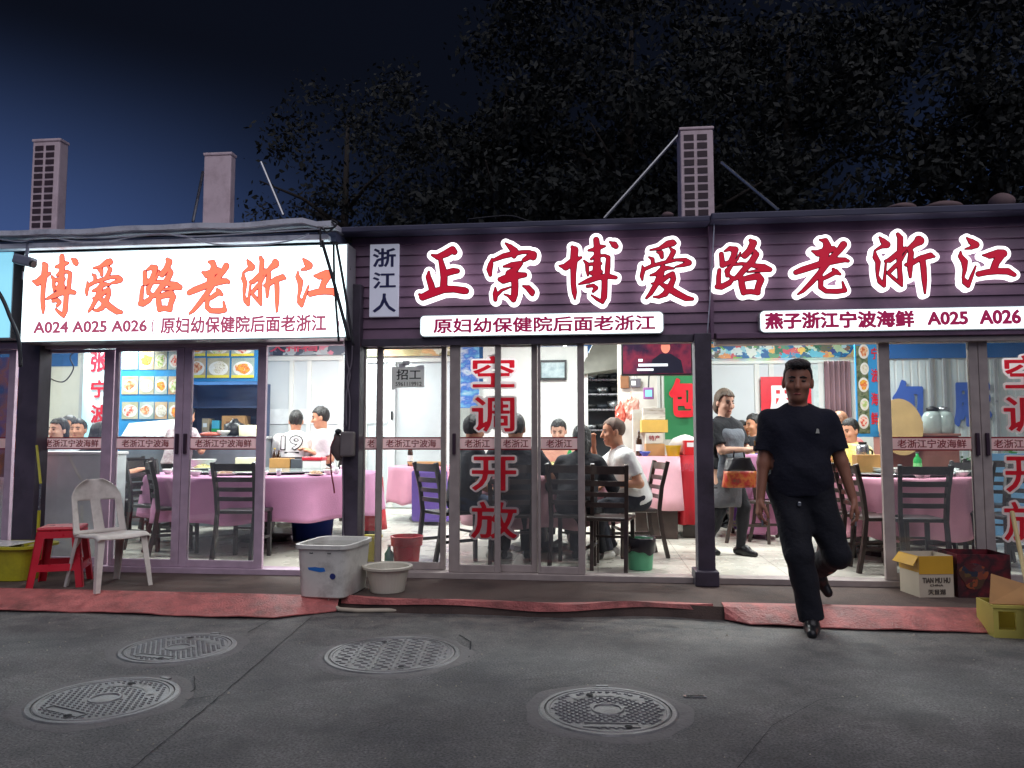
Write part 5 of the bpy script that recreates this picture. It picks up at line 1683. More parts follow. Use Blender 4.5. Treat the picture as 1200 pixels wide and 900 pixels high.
# ============================================================ PEOPLE
class Field:
    """a signed distance grid grown from tapered limbs and ellipsoids, smoothly joined, then turned into one skin"""
    def __init__(self, lo, hi, h):
        self.lo = np.array(lo, float)
        self.h = h
        n = np.ceil((np.array(hi) - self.lo) / h).astype(int) + 1
        self.ax = [self.lo[i] + h * np.arange(n[i]) for i in range(3)]
        self.F = np.full(n, 0.6)
    def win(self, lo, hi):
        s = []
        for i in range(3):
            a = max(0, int((lo[i] - self.lo[i]) / self.h))
            b = min(len(self.ax[i]), int((hi[i] - self.lo[i]) / self.h) + 2)
            if b <= a:
                return None, None
            s.append(slice(a, b))
        g = np.meshgrid(self.ax[0][s[0]], self.ax[1][s[1]], self.ax[2][s[2]], indexing='ij')
        return tuple(s), g
    def _add(self, s, d, k):
        F = self.F[s]
        if k > 0:
            hh = np.maximum(k - np.abs(F - d), 0) / k
            self.F[s] = np.minimum(F, d) - hh * hh * k * 0.25
        else:
            self.F[s] = np.minimum(F, d)
    def cone(self, a, b, ra, rb, k=0.03):
        a, b = np.array(a, float), np.array(b, float)
        r = max(ra, rb) + k + 0.06
        s, g = self.win(np.minimum(a, b) - r, np.maximum(a, b) + r)
        if s is None:
            return
        ba = b - a
        px, py, pz = g[0] - a[0], g[1] - a[1], g[2] - a[2]
        t = np.clip((px * ba[0] + py * ba[1] + pz * ba[2]) / (ba @ ba + 1e-9), 0, 1)
        d = np.sqrt((px - t * ba[0]) ** 2 + (py - t * ba[1]) ** 2 + (pz - t * ba[2]) ** 2) - (ra + t * (rb - ra))
        self._add(s, d, k)
    def ell(self, c, M, r, k=0.02, cut=None):
        """ellipsoid in a frame M (columns: right, fwd, up)"""
        c = np.array(c, float)
        R = max(r) + k + 0.05
        s, g = self.win(c - R, c + R)
        if s is None:
            return
        q = [sum(M[j][i] * (g[j] - c[j]) for j in range(3)) for i in range(3)]
        l = np.sqrt(sum((q[i] / r[i]) ** 2 for i in range(3)))
        l2 = np.sqrt(sum((q[i] / r[i] ** 2) ** 2 for i in range(3))) + 1e-6
        d = l * (l - 1) / l2
        if cut is not None:
            d = cut(q, d)
        self._add(s, d, k)
    def plane(self, p, n, region=None):
        """keep the side where (x-p).n < 0, inside a sphere region (c, r) only"""
        n = np.array(n, float) / np.linalg.norm(n)
        if region is None:
            s, g = tuple(slice(None) for _ in range(3)), np.meshgrid(*self.ax, indexing='ij')
        else:
            c, r = np.array(region[0], float), region[1]
            s, g = self.win(c - r, c + r)
            if s is None:
                return
        d = sum((g[i] - p[i]) * n[i] for i in range(3))
        if region is not None:
            ins = sum((g[i] - c[i]) ** 2 for i in range(3)) < r * r
            self.F[s] = np.where(ins, np.maximum(self.F[s], d), self.F[s])
        else:
            self.F = np.maximum(self.F, d)
    def carve(self, a, b, r):
        a, b = np.array(a, float), np.array(b, float)
        s, g = self.win(np.minimum(a, b) - r - .05, np.maximum(a, b) + r + .05)
        if s is None:
            return
        ba = b - a
        p = [g[i] - a[i] for i in range(3)]
        t = np.clip(sum(p[i] * ba[i] for i in range(3)) / (ba @ ba + 1e-9), 0, 1)
        d = np.sqrt(sum((p[i] - t * ba[i]) ** 2 for i in range(3))) - r
        self.F[s] = np.maximum(self.F[s], -d)
    def wrinkle(self, amp, ph=0.0, f=1.0):
        x, y, z = np.meshgrid(*self.ax, indexing='ij')
        self.F += amp * (np.sin(21 * f * z + 9 * x + ph) * np.sin(13 * x - 11 * y + ph * 2) + 0.6 * np.sin(37 * f * z - 23 * y + 15 * x + ph) * np.sin(19 * x + 8 * z))
    def mesh(self, name, m, parent):
        F = self.F
        neg = F < 0
        if not neg.any():
            return None
        nx, ny, nz = F.shape
        sh = (nx - 1, ny - 1, nz - 1)
        acc = np.zeros(sh + (3,))
        cnt = np.zeros(sh)
        off = [(i, j, k) for i in (0, 1) for j in (0, 1) for k in (0, 1)]
        def cor(o):
            return tuple(slice(o[i], o[i] + sh[i]) for i in range(3))
        for a in off:
            for ax_ in range(3):
                if a[ax_]:
                    continue
                b = list(a); b[ax_] = 1
                fa, fb = F[cor(a)], F[cor(tuple(b))]
                cr = (fa < 0) != (fb < 0)
                t = np.where(cr, fa / np.where(cr, fa - fb, 1), 0)
                for i in range(3):
                    acc[..., i] += np.where(cr, a[i] + (t if i == ax_ else 0), 0)
                cnt += cr
        act = cnt > 0
        idx = np.full(sh, -1)
        idx[act] = np.arange(act.sum())
        I = np.argwhere(act)
        V = (I + acc[act] / cnt[act][:, None]) * self.h + self.lo
        faces = []
        for ax_ in range(3):
            u, v = (ax_ + 1) % 3, (ax_ + 2) % 3
            sl0 = [slice(None)] * 3; sl1 = [slice(None)] * 3
            sl0[ax_] = slice(0, -1); sl1[ax_] = slice(1, None)
            for q in (u, v):
                sl0[q] = slice(1, -1); sl1[q] = slice(1, -1)
            a, b = neg[tuple(sl0)], neg[tuple(sl1)]
            for mask, flip in ((a & ~b, False), (~a & b, True)):
                P = np.argwhere(mask)
                if not len(P):
                    continue
                for q in (u, v):
                    P[:, q] += 1
                def cell(du, dv):
                    Q = P.copy(); Q[:, u] -= du; Q[:, v] -= dv
                    return idx[Q[:, 0], Q[:, 1], Q[:, 2]]
                quad = np.stack([cell(1, 1), cell(0, 1), cell(0, 0), cell(1, 0)], 1)
                faces.append(quad[:, ::-1] if flip else quad)
        Fc = np.concatenate(faces)
        Fc = Fc[(Fc >= 0).all(1)]
        me = bpy.data.meshes.new(name)
        me.vertices.add(len(V))
        me.vertices.foreach_set('co', V.astype(np.float32).ravel())
        me.loops.add(len(Fc) * 4)
        me.loops.foreach_set('vertex_index', Fc.astype(np.int32).ravel())
        me.polygons.add(len(Fc))
        me.polygons.foreach_set('loop_start', np.arange(len(Fc), dtype=np.int32) * 4)
        me.polygons.foreach_set('use_smooth', np.ones(len(Fc), bool))
        me.materials.append(m)
        me.update()
        me.validate()
        return link(name, me, parent)

def ik(a, b, l1, l2, pole):
    a, b, pole = Vector(a), Vector(b), Vector(pole)
    d = b - a
    L = min(d.length, (l1 + l2) * 0.999)
    dn = d.normalized()
    x = (l1 * l1 - l2 * l2 + L * L) / (2 * L)
    hgt = math.sqrt(max(0, l1 * l1 - x * x))
    p = pole - dn * pole.dot(dn)
    p.normalize()
    return a + dn * x + p * hgt, a + dn * L

def skin_mat(name, c):
    return mat(name, c, 0.5, 0, 0.06, 30, bump=0.05, bs=200)
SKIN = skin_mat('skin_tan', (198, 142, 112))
SKIN2 = skin_mat('skin_pale', (216, 168, 144))
M_LIP = mat('lip_colour', (164, 88, 80), 0.4)
M_EYE = mat('eye_dark', (28, 20, 18), 0.2)
M_HAIR = mat('black_hair', (20, 17, 17), 0.45, 0, 0.3, 40, bump=0.5, bs=120)

def cloth_mat(name, c, rough=0.85, ns=4):
    return mat(name, c, rough, 0, 0.1, ns, bump=0.35, bs=34)

def person(label, X0, Y0, rz, pose='stand', z=FLOOR, s=1.0, seat=0.47, lean=0, hands=None, feet=None, head=(0, 0, 0), hs=1.08, wide=1.0, fat=0.0,
           skin=SKIN, shirt=None, sleeve=0.62, pants=None, shoes=None, hair='short', hairm=M_HAIR, h=0.013, skirt=None, hem=0.0, pole_l=(.35, 1, -.4), pole_r=(-.35, 1, -.4),
           toes=None, curl=0.55, legpole=(0, -1, 0), roll=0.0, group=None, collar=0.064, finger=1.0, pant_loose=0.014, shirt_loose=0.014, hipshift=0.0, knee=None, sway=0.0):
    root = thing('person', label, 'person', (X0, Y0, z), R_(rz), group)
    sit = pose == 'sit'
    hz = (seat + 0.095) if sit else 0.92 * s
    c0 = Vector((hipshift, 0, hz))
    l, rl = R_(lean), R_(roll)
    up = Vector((math.sin(rl), -math.sin(l), math.cos(l))).normalized()
    fw = Vector((0, -math.cos(l), -math.sin(l)))
    rt = up.cross(fw).normalized()           # person's left (+X)
    if rt.x < 0:
        rt = -rt
    P = lambda a, b, c: c0 + rt * (a * s) + fw * (b * s) + up * (c * s)
    shw = 0.182 * wide
    waist, chest, shc = P(0, 0.01, 0.17), P(0, 0.005, 0.36), P(0, -0.01, 0.475)
    nb = P(0, -0.005, 0.515)
    hyaw, hpitch, hroll = [R_(a) for a in head]
    Rm = Matrix.Rotation(hyaw, 3, 'Z') @ Matrix.Rotation(hroll, 3, 'Y') @ Matrix.Rotation(hpitch, 3, 'X')
    hf, hu = Rm @ Vector((0, -1, 0)), Rm @ Vector((0, 0, 1))
    hr = Rm @ Vector((1, 0, 0))
    hsz = s * hs
    hc = nb + (up * 0.45 + hu * 0.55).normalized() * (0.05 * s + 0.105 * hsz)
    HM = [[hr[j], hf[j], hu[j]] for j in range(3)]
    Hd = lambda a, b, c: hc + hr * (a * hsz) + hf * (b * hsz) + hu * (c * hsz)
    sh = {1: P(shw, -0.01, 0.425), -1: P(-shw, -0.01, 0.425)}
    hip = {1: c0 + Vector((0.088 * s * wide, 0, -0.03)), -1: c0 + Vector((-0.088 * s * wide, 0, -0.03))}
    if hands is None:
        hands = {1: (0.30, -0.40, 0.80), -1: (-0.30, -0.40, 0.80)} if sit else {1: (0.29 * wide, -0.06, 0.80 * s), -1: (-0.29 * wide, -0.06, 0.80 * s)}
    if feet is None:
        feet = {1: (0.12, -0.42, 0.085), -1: (-0.12, -0.42, 0.085)} if sit else {1: (0.1, 0.0, 0.085), -1: (-0.1, 0.0, 0.085)}
    elb, wri, kne, ank = {}, {}, {}, {}
    for q in (1, -1):
        elb[q], wri[q] = ik(sh[q], hands[q], 0.285 * s, 0.25 * s, pole_l if q > 0 else pole_r)
        kne[q], ank[q] = ik(hip[q], feet[q], 0.425 * s, 0.415 * s, (legpole if knee is None else knee[q]))
    allp = [hc + Vector((0, 0, .3 * hsz)), hc - Vector((.2, .2, 0)), hc + Vector((.2, .2, 0))]
    for q in (1, -1):
        for pt in (sh[q], elb[q], wri[q], hip[q], kne[q], ank[q]):
            allp += [pt - Vector((.17, .17, .14)), pt + Vector((.17, .17, .14))]
        dd = (wri[q] - elb[q]).normalized() * 0.22
        allp += [wri[q] + dd, wri[q] + dd * 1.1]
        allp += [ank[q] + Vector((0, -.26, -.12)), ank[q] + Vector((0, .15, 0))]
    lo = [min(p[i] for p in allp) - 0.02 for i in range(3)]
    hi = [max(p[i] for p in allp) + 0.02 for i in range(3)]
    def torso(F, g):
        F.cone(hip[1] + Vector((-.01, 0, .03)), hip[-1] + Vector((.01, 0, .03)), .098 * s + g + fat * .3, .098 * s + g + fat * .3, .05)
        F.cone(waist - rt * (.055 * s * wide), waist + rt * (.055 * s * wide), .098 * s + g + fat, .098 * s + g + fat, .1)
        F.cone(P(-.05 * wide, .03 + fat * .5, .1), P(.05 * wide, .03 + fat * .5, .1), .09 * s + g + fat, .09 * s + g + fat, .08)
        F.cone(chest - rt * (.085 * s * wide), chest + rt * (.085 * s * wide), .108 * s + g + fat * .4, .108 * s + g + fat * .4, .1)
        F.cone(P(-shw * .92, -.01, .415), P(0, -.005, .46), .054 * s + g, .072 * s + g, .06)
        F.cone(P(shw * .92, -.01, .415), P(0, -.005, .46), .054 * s + g, .072 * s + g, .06)
    # ---- skin: one continuous body
    F = Field(lo, hi, h)
    torso(F, -0.004)
    F.cone(nb - up * .03, Hd(0, -.02, -.03), .058 * s, .053 * hsz, .03)
    F.ell(Hd(0, -.012, .028), HM, (.077 * hsz, .096 * hsz, .092 * hsz), .02)
    F.ell(Hd(0, .022, -.04), HM, (.064 * hsz, .068 * hsz, .085 * hsz), .03)
    F.ell(Hd(0, .058, -.095), HM, (.034 * hsz, .03 * hsz, .024 * hsz), .03)
    F.cone(Hd(0, .086, .012), Hd(0, .106, -.03), .009 * hsz, .015 * hsz, .015)
    for q in (1, -1):
        F.ell(Hd(q * .078, -.008, -.012), HM, (.012 * hsz, .022 * hsz, .034 * hsz), .008)
        F.ell(Hd(q * .04, .06, -.028), HM, (.026 * hsz, .026 * hsz, .022 * hsz), .02)
        F.cone(sh[q], elb[q], .052 * s + fat * .15, .041 * s, .05)
        F.cone(elb[q], wri[q], .041 * s, .027 * s, .02)
        F.cone(hip[q], kne[q], .082 * s, .054 * s, .05)
        F.cone(kne[q], ank[q], .052 * s, .036 * s, .03)
        F.ell(kne[q].lerp(ank[q], .3) + Vector((0, .012, 0)), [[1, 0, 0], [0, 1, 0], [0, 0, 1]], (.05 * s, .055 * s, .1 * s), .04)
        # hand: palm, four unequal bent fingers, thumb off the side
        d = (wri[q] - elb[q]).normalized()
        if abs(d.z) > 0.6:
            t = Vector((-q * .25, -1, .2)); n = Vector((-q, 0, 0))
        else:
            t = Vector((-q, .2, .2)); n = Vector((0, 0, -1))
        t = (t - d * t.dot(d)).normalized()
        n = (n - d * n.dot(d)); n = (n - t * n.dot(t)).normalized()
        hk = s * 1.04
        for i, (o_, ln) in enumerate(((.029, .074), (.0095, .083), (-.0095, .077), (-.028, .06))):
            k0 = wri[q] + t * (o_ * .7 * hk) + d * (.015 * hk)
            k1 = wri[q] + t * (o_ * hk) + d * ((.088 - abs(o_) * .25) * hk)
            F.cone(k0, k1, .0165 * hk, .0135 * hk, .012)
            a, cdir, pr = k1, d, k1
            for j, fr in enumerate((.45, .31, .24)):
                ang = curl * (.55 + .5 * j)
                cdir = (d * math.cos(curl * (.5 + .62 * j)) + n * math.sin(curl * (.5 + .62 * j))).normalized()
                nx_ = pr + cdir * (ln * fr * hk)
                F.cone(pr, nx_, (.0098 - .0008 * j) * hk * finger, (.0092 - .0008 * j) * hk * finger, .002)
                pr = nx_
        b0 = wri[q] + t * (.022 * hk) + d * (.02 * hk)
        b1 = b0 + (d * .62 + t * .66 + n * .35).normalized() * (.048 * hk)
        b2 = b1 + (d * .85 + t * .2 + n * .4).normalized() * (.034 * hk)
        b3 = b2 + (d * .9 + n * .35).normalized() * (.026 * hk)
        F.cone(b0, b1, .0165 * hk, .0125 * hk, .012)
        F.cone(b1, b2, .0115 * hk * finger, .0105 * hk * finger, .003)
        F.cone(b2, b3, .0105 * hk * finger, .0085 * hk * finger, .002)
    body = F.mesh('body', skin, root)
    # ---- face
    for q in (1, -1):
        MB().ellipsoid((0, 0, 0), (.0155 * hsz, .007 * hsz, .0055 * hsz), 10, 6).build('eye', M_EYE, root, True, loc=None).matrix_local = Matrix.Translation(Hd(q * .031, .0805, .006)) @ Matrix([[hr[i], -hf[i], hu[i]] for i in range(3)]).to_4x4()
        MB().tube([Hd(q * .012, .087, .026), Hd(q * .03, .084, .031), Hd(q * .05, .069, .024)], [.0042 * hsz, .005 * hsz, .003 * hsz], 6).build('eyebrow', hairm if hair != 'grey' else M_HAIR, root, True)
    MB().tube([Hd(-.024, .078, -.071), Hd(-.01, .0885, -.068), Hd(0, .0895, -.069), Hd(.01, .0885, -.068), Hd(.024, .078, -.071)], [.003 * hsz, .0065 * hsz, .0068 * hsz, .0065 * hsz, .003 * hsz], 7).build('mouth', M_LIP, root, True)
    # ---- hair
    if hair:
        lo2, hi2 = [hc[i] - .3 * hsz for i in range(3)], [hc[i] + .24 * hsz for i in range(3)]
        H = Field(lo2, hi2, h * 0.62)
        th = {'buzz': .0045, 'short': .007, 'crop': .004, 'long': .012, 'bob': .012, 'bun': .008, 'grey': .014}[hair]
        if True:
            def cut(q, d):
                u = np.clip((q[1] / hsz + .005) / .062, 0, 1)
                return np.maximum(d, -(q[2] / hsz + .088 - .132 * u * u * (3 - 2 * u) + .005 * np.sin(150 * q[0] + 70 * q[1])) * .02 / .02)
        top = {'crop': .02, 'short': .022}.get(hair, 0)
        H.ell(Hd(0, -.014, .028), HM, ((.077 + th) * hsz, (.097 + th) * hsz, (.093 + th + top * .4) * hsz), .0, cut)
        if hair in ('long', 'bob', 'grey'):
            H.ell(Hd(0, -.05, -.05), HM, (.086 * hsz, .06 * hsz, (.13 if hair == 'long' else .085) * hsz), .02, lambda q, d: np.maximum(d, q[1] - .036 * hsz))
        if hair == 'long':
            H.cone(Hd(0, -.085, -.06), Hd(0, -.095, -.22), .05 * hsz, .03 * hsz, .03)
        if hair == 'bun':
            H.ell(Hd(0, -.12, .03), HM, (.04 * hsz, .035 * hsz, .04 * hsz), .02)
        if hair == 'crop':
            H.ell(Hd(0, .018, .098), HM, (.07 * hsz, .085 * hsz, .034 * hsz), .015, lambda q, d: np.maximum(d, -q[2] - .012 * hsz))
        x, y, z_ = np.meshgrid(*H.ax, indexing='ij')
        H.F += (.0004 if hair == 'buzz' else .0022) * np.sin(190 * x + 60 * z_) * np.sin(170 * y - 50 * z_) + .002 * np.sin(60 * x + 80 * y)
        H.mesh('hair', hairm, root)
    # ---- trousers / skirt
    if pants is not None:
        F = Field(lo, hi, h)
        g = pant_loose
        F.cone(hip[1] + Vector((-.01, 0, .03)), hip[-1] + Vector((.01, 0, .03)), .098 * s + g + fat * .3, .098 * s + g + fat * .3, .04)
        F.cone(waist - rt * (.055 * s * wide), waist + rt * (.055 * s * wide), .094 * s + g + fat * .9, .094 * s + g + fat * .9, .08)
        for q in (1, -1):
            F.cone(hip[q], kne[q], .094 * s + g, .06 * s + g * 1.3, .05)
            F.cone(kne[q], ank[q], .06 * s + g * 1.3, .046 * s + g * 1.4, .03)
            dl = (ank[q] - kne[q]).normalized()
            F.plane(ank[q] + dl * .005, dl, (ank[q] + dl * .06, .125))
        F.plane(P(0, 0, .13), up)
        F.wrinkle(.0048, 1.7 + X0)
        F.mesh('trousers', pants, root)
    if skirt is not None:
        F = Field(lo, hi, h)
        F.cone(c0 + Vector((-.04, 0, .1)), c0 + Vector((.04, 0, .1)), .105 * s, .105 * s, .05)
        F.cone(c0 + Vector((-.06, -.01, -.35)), c0 + Vector((.06, -.01, -.35)), .15 * s, .15 * s, .05)
        F.cone(c0 + Vector((0, 0, .05)), c0 + Vector((0, -.01, -.35)), .15 * s, .18 * s, .05)
        F.plane(c0 + Vector((0, 0, -.4)), (0, 0, -1))
        F.plane(P(0, 0, .1), up)
        F.wrinkle(.005, 0.4, .3)
        F.mesh('skirt', skirt, root)
        F = Field(lo, hi, h)
        for q in (1, -1):
            F.cone(hip[q], kne[q], .094 * s, .064 * s, .0)
            F.cone(kne[q], ank[q], .064 * s, .046 * s, .02)
            F.ell(kne[q].lerp(ank[q], .3) + Vector((0, .012, 0)), [[1, 0, 0], [0, 1, 0], [0, 0, 1]], (.056 * s, .061 * s, .11 * s), .04)
        F.plane(c0 + Vector((0, 0, -.2)), (0, 0, 1))
        F.mesh('stockings', cloth_mat('black_stocking', (26, 26, 32)), root)
    # ---- shirt
    if shirt is not None:
        F = Field(lo, hi, h)
        g = shirt_loose
        torso(F, g)
        for q in (1, -1):
            F.cone(P(q * .062, .0, .26), P(q * .056, .0, -.03 + hem), .106 * s + g + fat * .6, .106 * s + g + fat * .6, .07)
        for q in (1, -1):
            F.cone(sh[q], sh[q].lerp(elb[q], .95), .058 * s + g + fat * .15, .047 * s + g * 1.5, .035)
            if sleeve > 1:
                F.cone(elb[q], elb[q].lerp(wri[q], sleeve - 1), .045 * s + g, .036 * s + g, .03)
                d = (wri[q] - elb[q]).normalized()
                e = elb[q].lerp(wri[q], sleeve - 1)
                F.plane(e, d, (e + d * .06, .09))
            else:
                d = (elb[q] - sh[q]).normalized()
                e = sh[q].lerp(elb[q], sleeve)
                F.plane(e, d, (e + d * .075, .098))
        F.plane(P(0, 0, -.055 + hem), -up)
        F.carve(nb + up * .012, nb + up * .12 + fw * .05, collar * s)
        F.wrinkle(.0048, X0 * 3.1)
        F.mesh('shirt', shirt, root)
    # ---- shoes
    if shoes is not None:
        for q in (1, -1):
            td = Vector(toes[q]).normalized() if toes else Vector((q * .12, -1, -.02)).normalized()
            heel = ank[q] - td * .045 * s
            toe = ank[q] + td * .165 * s
            dn = Vector((0, 0, -1))
            dn = (dn - td * dn.dot(td)).normalized()
            if toes and abs(td.z) > .6:
                dn = Vector((0, 1, 0)); dn = (dn - td * dn.dot(td)).normalized()
            lo3 = [min(heel[i], toe[i]) - .14 for i in range(3)]
            hi3 = [max(heel[i], toe[i]) + .14 for i in range(3)]
            F = Field(lo3, hi3, min(h, .01))
            F.cone(heel + dn * .045, ank[q] + td * .06 + dn * .042, .04 * s, .044 * s, .03)
            F.cone(ank[q] + td * .06 + dn * .05, toe + dn * .058, .044 * s, .032 * s, .03)
            F.cone(ank[q] - dn * .0, ank[q] + td * .07 + dn * .02, .042 * s, .036 * s, .03)
            F.plane(ank[q] + dn * .083, dn)
            F.mesh('shoe', shoes, root)
    return root, dict(P=P, Hd=Hd, wri=wri, elb=elb, ank=ank, kne=kne, fw=fw, up=up, hip=hip)

C_BLACKTEE = cloth_mat('black_navy_tee', (14, 16, 34))
C_NAVYPANT = cloth_mat('dark_navy_trousers', (12, 14, 26))
C_WHITETEE = cloth_mat('white_tee', (224, 224, 222))
C_DARKSHIRT = cloth_mat('dark_grey_shirt', (40, 42, 50))
C_BLACK = cloth_mat('black_cloth', (22, 23, 30))
C_GREYSH = cloth_mat('charcoal_shorts', (40, 42, 52))
C_JEANS = cloth_mat('dark_denim', (40, 50, 74))
M_BLKSHOE = mat('black_leather', (18, 18, 22), 0.35, 0, .15, 9)
M_WSHOE = mat('white_sneaker', (206, 204, 198), 0.6, 0, .1, 12)

# the man walking out towards the street
FD = fl(943, 740, 0)
S1 = 1.03
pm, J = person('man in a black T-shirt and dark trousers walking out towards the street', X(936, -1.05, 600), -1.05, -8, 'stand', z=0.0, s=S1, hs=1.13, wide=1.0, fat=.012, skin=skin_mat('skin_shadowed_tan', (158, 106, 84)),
    hands={1: (.345, -.05, .83), -1: (-.255, -.08, .83)}, feet={1: (.13, .33, .33), -1: (.05, -.12, .085)}, toes={1: (.46, -.3, -.84), -1: (-.12, -1, -.03)},
    knee={1: (.36, -1, 0), -1: (-.05, -1, 0)}, shirt=C_BLACKTEE, sleeve=.72, pants=C_NAVYPANT, shoes=M_BLKSHOE, hair='crop', h=.0078, curl=.75, head=(-6, 6, 2), pant_loose=.023, shirt_loose=.016, hem=-.01, collar=.070, pole_l=(.5, .8, -.2), pole_r=(-.5, .8, -.2), hipshift=.01, lean=3)
P_ = J['P']
q = P_(.1, .145, .36)
MB().prism([(-.012, -.014), (.012, -.014), (.008, .014), (-.004, .018)], -.003, .003).build('chest_emblem', mat('pale_emblem', (190, 190, 180), .4), pm, loc=tuple(q))
q = P_(-.0, .135, -.02)
MB().box(-.011, .011, -.012, .012, -.015, .015).build('belt_buckle', M_STEEL, pm, bevel=.005, loc=(q.x - .02, q.y - .006, q.z - .09))
q = J['elb'][-1].lerp(Vector(P_(-.21, 0, .455)), .42)
MB().box(-.004, .004, -.02, .02, -.016, .016).build('sleeve_badge', mat('tan_badge', (176, 130, 80), .5), pm, loc=(q.x - .062, q.y - .02, q.z))
M_ = Matrix.Translation((pm.location)) @ Matrix.Rotation(R_(-8), 4, 'Z')
for hq, lab in ((-1, 'small shiny metal item in the walking man’s right hand'), (1, 'small shiny metal item in the walking man’s left hand')):
    wv = J['wri'][hq]
    dv = (wv - J['elb'][hq]).normalized()
    pp = M_ @ (wv + dv * .10 + Vector((-hq * .02, -.03, 0)))
    t = thing('key_ring', lab, 'keys', tuple(pp), R_(20 * hq))
    m = MB()
    m.tube([(.016 * math.cos(a), -.002, .016 * math.sin(a)) for a in [2 * PI * k / 14 for k in range(15)]], .0025, 6, cap=False)
    m.build('ring', M_STEEL, t, True)
    MB().box(-.006, .006, -.003, .003, -.07, -.017).build('key', M_STEEL, t, bevel=.002)

# waitress
wx, wy = X(851, 1.5, 600), 1.5
wp, JW = person('waitress in a dark blouse with grey apron carrying a bag beside the dark pillar', wx, wy, 42, 'stand', s=.955, hs=1.1, h=.0105, skin=SKIN2, shirt=C_BLACK, sleeve=.8, skirt=cloth_mat('grey_skirt', (92, 92, 96)),
    hands={1: (.16, -.33, 1.06), -1: (-.12, -.34, 1.05)}, feet={1: (.06, -.12, .085), -1: (-.12, .16, .085)}, hair='grey', hairm=mat('brown_grey_hair', (92, 76, 62), .5, 0, .3, 40, bump=.5, bs=120), shoes=M_BLKSHOE, head=(-12, 14, 0), collar=.07, hem=.03, shirt_loose=.016)
F = Field((-.3, -.4, .7), (.3, .25, 1.4), .012)
c0 = Vector((0, 0, .92 * .955))
F.cone(JW['P'](-.085, .005, .30), JW['P'](.085, .005, .30), .146, .146, .08)
F.cone(JW['P'](-.06, .02, .1), JW['P'](.06, .02, .1), .146, .146, .08)
F.cone(JW['P'](-.05, .01, -.1), JW['P'](.05, .01, -.1), .165, .165, .08)
F.plane((0, -.06, 0), (0, 1, 0))
F.plane(JW['P'](0, 0, .40), (0, 0, 1))
F.plane(JW['P'](0, 0, -.16), (0, 0, -1))
F.wrinkle(.004, 2)
F.mesh('apron', cloth_mat('slate_apron', (112, 118, 126)), wp)
MW = Matrix.Translation(wp.location) @ Matrix.Rotation(R_(42), 4, 'Z')
pp = at(866, 536, 1.22)
t = thing('carrier_bag', 'black and red carrier bag hanging from the waitress’s arm', 'bag', (pp.x, pp.y, pp.z), R_(20))
m = MB().box(-.15, .15, -.06, .06, -.26, .0)
mm = []
def bag_part(z0, z1, m_, name):
    vs, fs = [], []
    n, k_ = 20, 6
    for j in range(k_ + 1):
        z = z0 + (z1 - z0) * j / k_
        u = -z / .27
        for i in range(n):
            a = 2 * PI * i / n
            r = 1 + .07 * math.sin(3 * a + 5 * u) + .05 * math.sin(7 * a)
            wv = .11 + .05 * min(1, u * 2.2)
            vs.append((wv * r * math.copysign(abs(math.cos(a)) ** .6, math.cos(a)), .07 * r * math.copysign(abs(math.sin(a)) ** .6, math.sin(a)), z))
    for j in range(k_):
        for i in range(n):
            fs.append((j * n + i, j * n + (i + 1) % n, (j + 1) * n + (i + 1) % n, (j + 1) * n + i))
    fs += [tuple(range(n - 1, -1, -1)), tuple(range(k_ * n, k_ * n + n))]
    MB().add(vs, fs).build(name, m_, t, True)
bag_part(-.13, .0, mat('black_bag_film', (34, 32, 36), .35, coat=.3), 'bag_top')
bag_part(-.29, -.131, ramp_mat('red_orange_print', [(170, 34, 36), (186, 46, 40), (190, 110, 50), (160, 26, 34), (90, 80, 50), (176, 40, 40)], 7), 'bag_body')
MB().tube([(-.06, 0, 0), (-.05, 0, .07), (0, 0, .1), (.05, 0, .07), (.06, 0, 0)], .008, 6).build('handle', MATS['black_bag_film'], t, True)
pp = MW @ (JW['wri'][-1] + Vector((.1, -.06, .02)))
put('glass_cup', 'small drinking glass in the waitress’s hands', 'glass', JAR, [(.02, 0), (.026, .07), (.024, .07), (.018, .004), (0, .004)], tuple(pp))

# middle table diners
DG = None
person('man in a white T-shirt with shaved head eating at the middle table', X(745, 1.25, 560), 1.25, -74, 'sit', seat=.49, s=1.0, hs=1.12, lean=22, h=.0095, wide=1.1, fat=.012, shirt=C_WHITETEE, sleeve=.72, pants=C_GREYSH, shoes=M_WSHOE, hair='buzz',
       hairm=mat('stubble_hair', (96, 76, 66), .7, 0, .2, 50), hands={1: (.22, -.30, .72), -1: (-.05, -.42, 1.08)}, feet={1: (.12, -.34, .085), -1: (-.1, -.22, .085)}, head=(-4, 8, 0), curl=.9, pole_r=(-.25, .3, -1))
pb, JB = person('person in black sitting with back to the street at the open doorway', X(675, .62, 560), .62, 166, 'sit', seat=.47, s=.94, lean=24, h=.011, shirt=C_BLACK, sleeve=1.8, pants=C_BLACK, shoes=M_BLKSHOE, hair='long', head=(20, 14, 0), hands={1: (.2, -.36, .84), -1: (-.2, -.36, .84)})
person('girl with tied dark hair looking down behind the dishes of the middle table', X(655, 2.75, 520), 2.75, 4, 'sit', seat=.5, s=.98, lean=8, h=.011, skin=SKIN2, shirt=cloth_mat('peach_top', (206, 150, 128)), sleeve=.6, pants=C_BLACK, shoes=M_WSHOE, hair='bun', head=(-10, 22, 0), hs=1.12)
person('dark haired diner in black sitting sideways behind the red door characters', X(541, .85, 560), .85, 126, 'sit', seat=.49, s=1.0, lean=12, h=.0115, shirt=C_DARKSHIRT, sleeve=.8, pants=C_JEANS, shoes=M_WSHOE, hair='short', head=(10, 12, 0), hands={1: (.2, -.34, .7), -1: (-.2, -.3, .62)}, feet={1: (.1, -.42, .085), -1: (-.1, -.3, .085)})
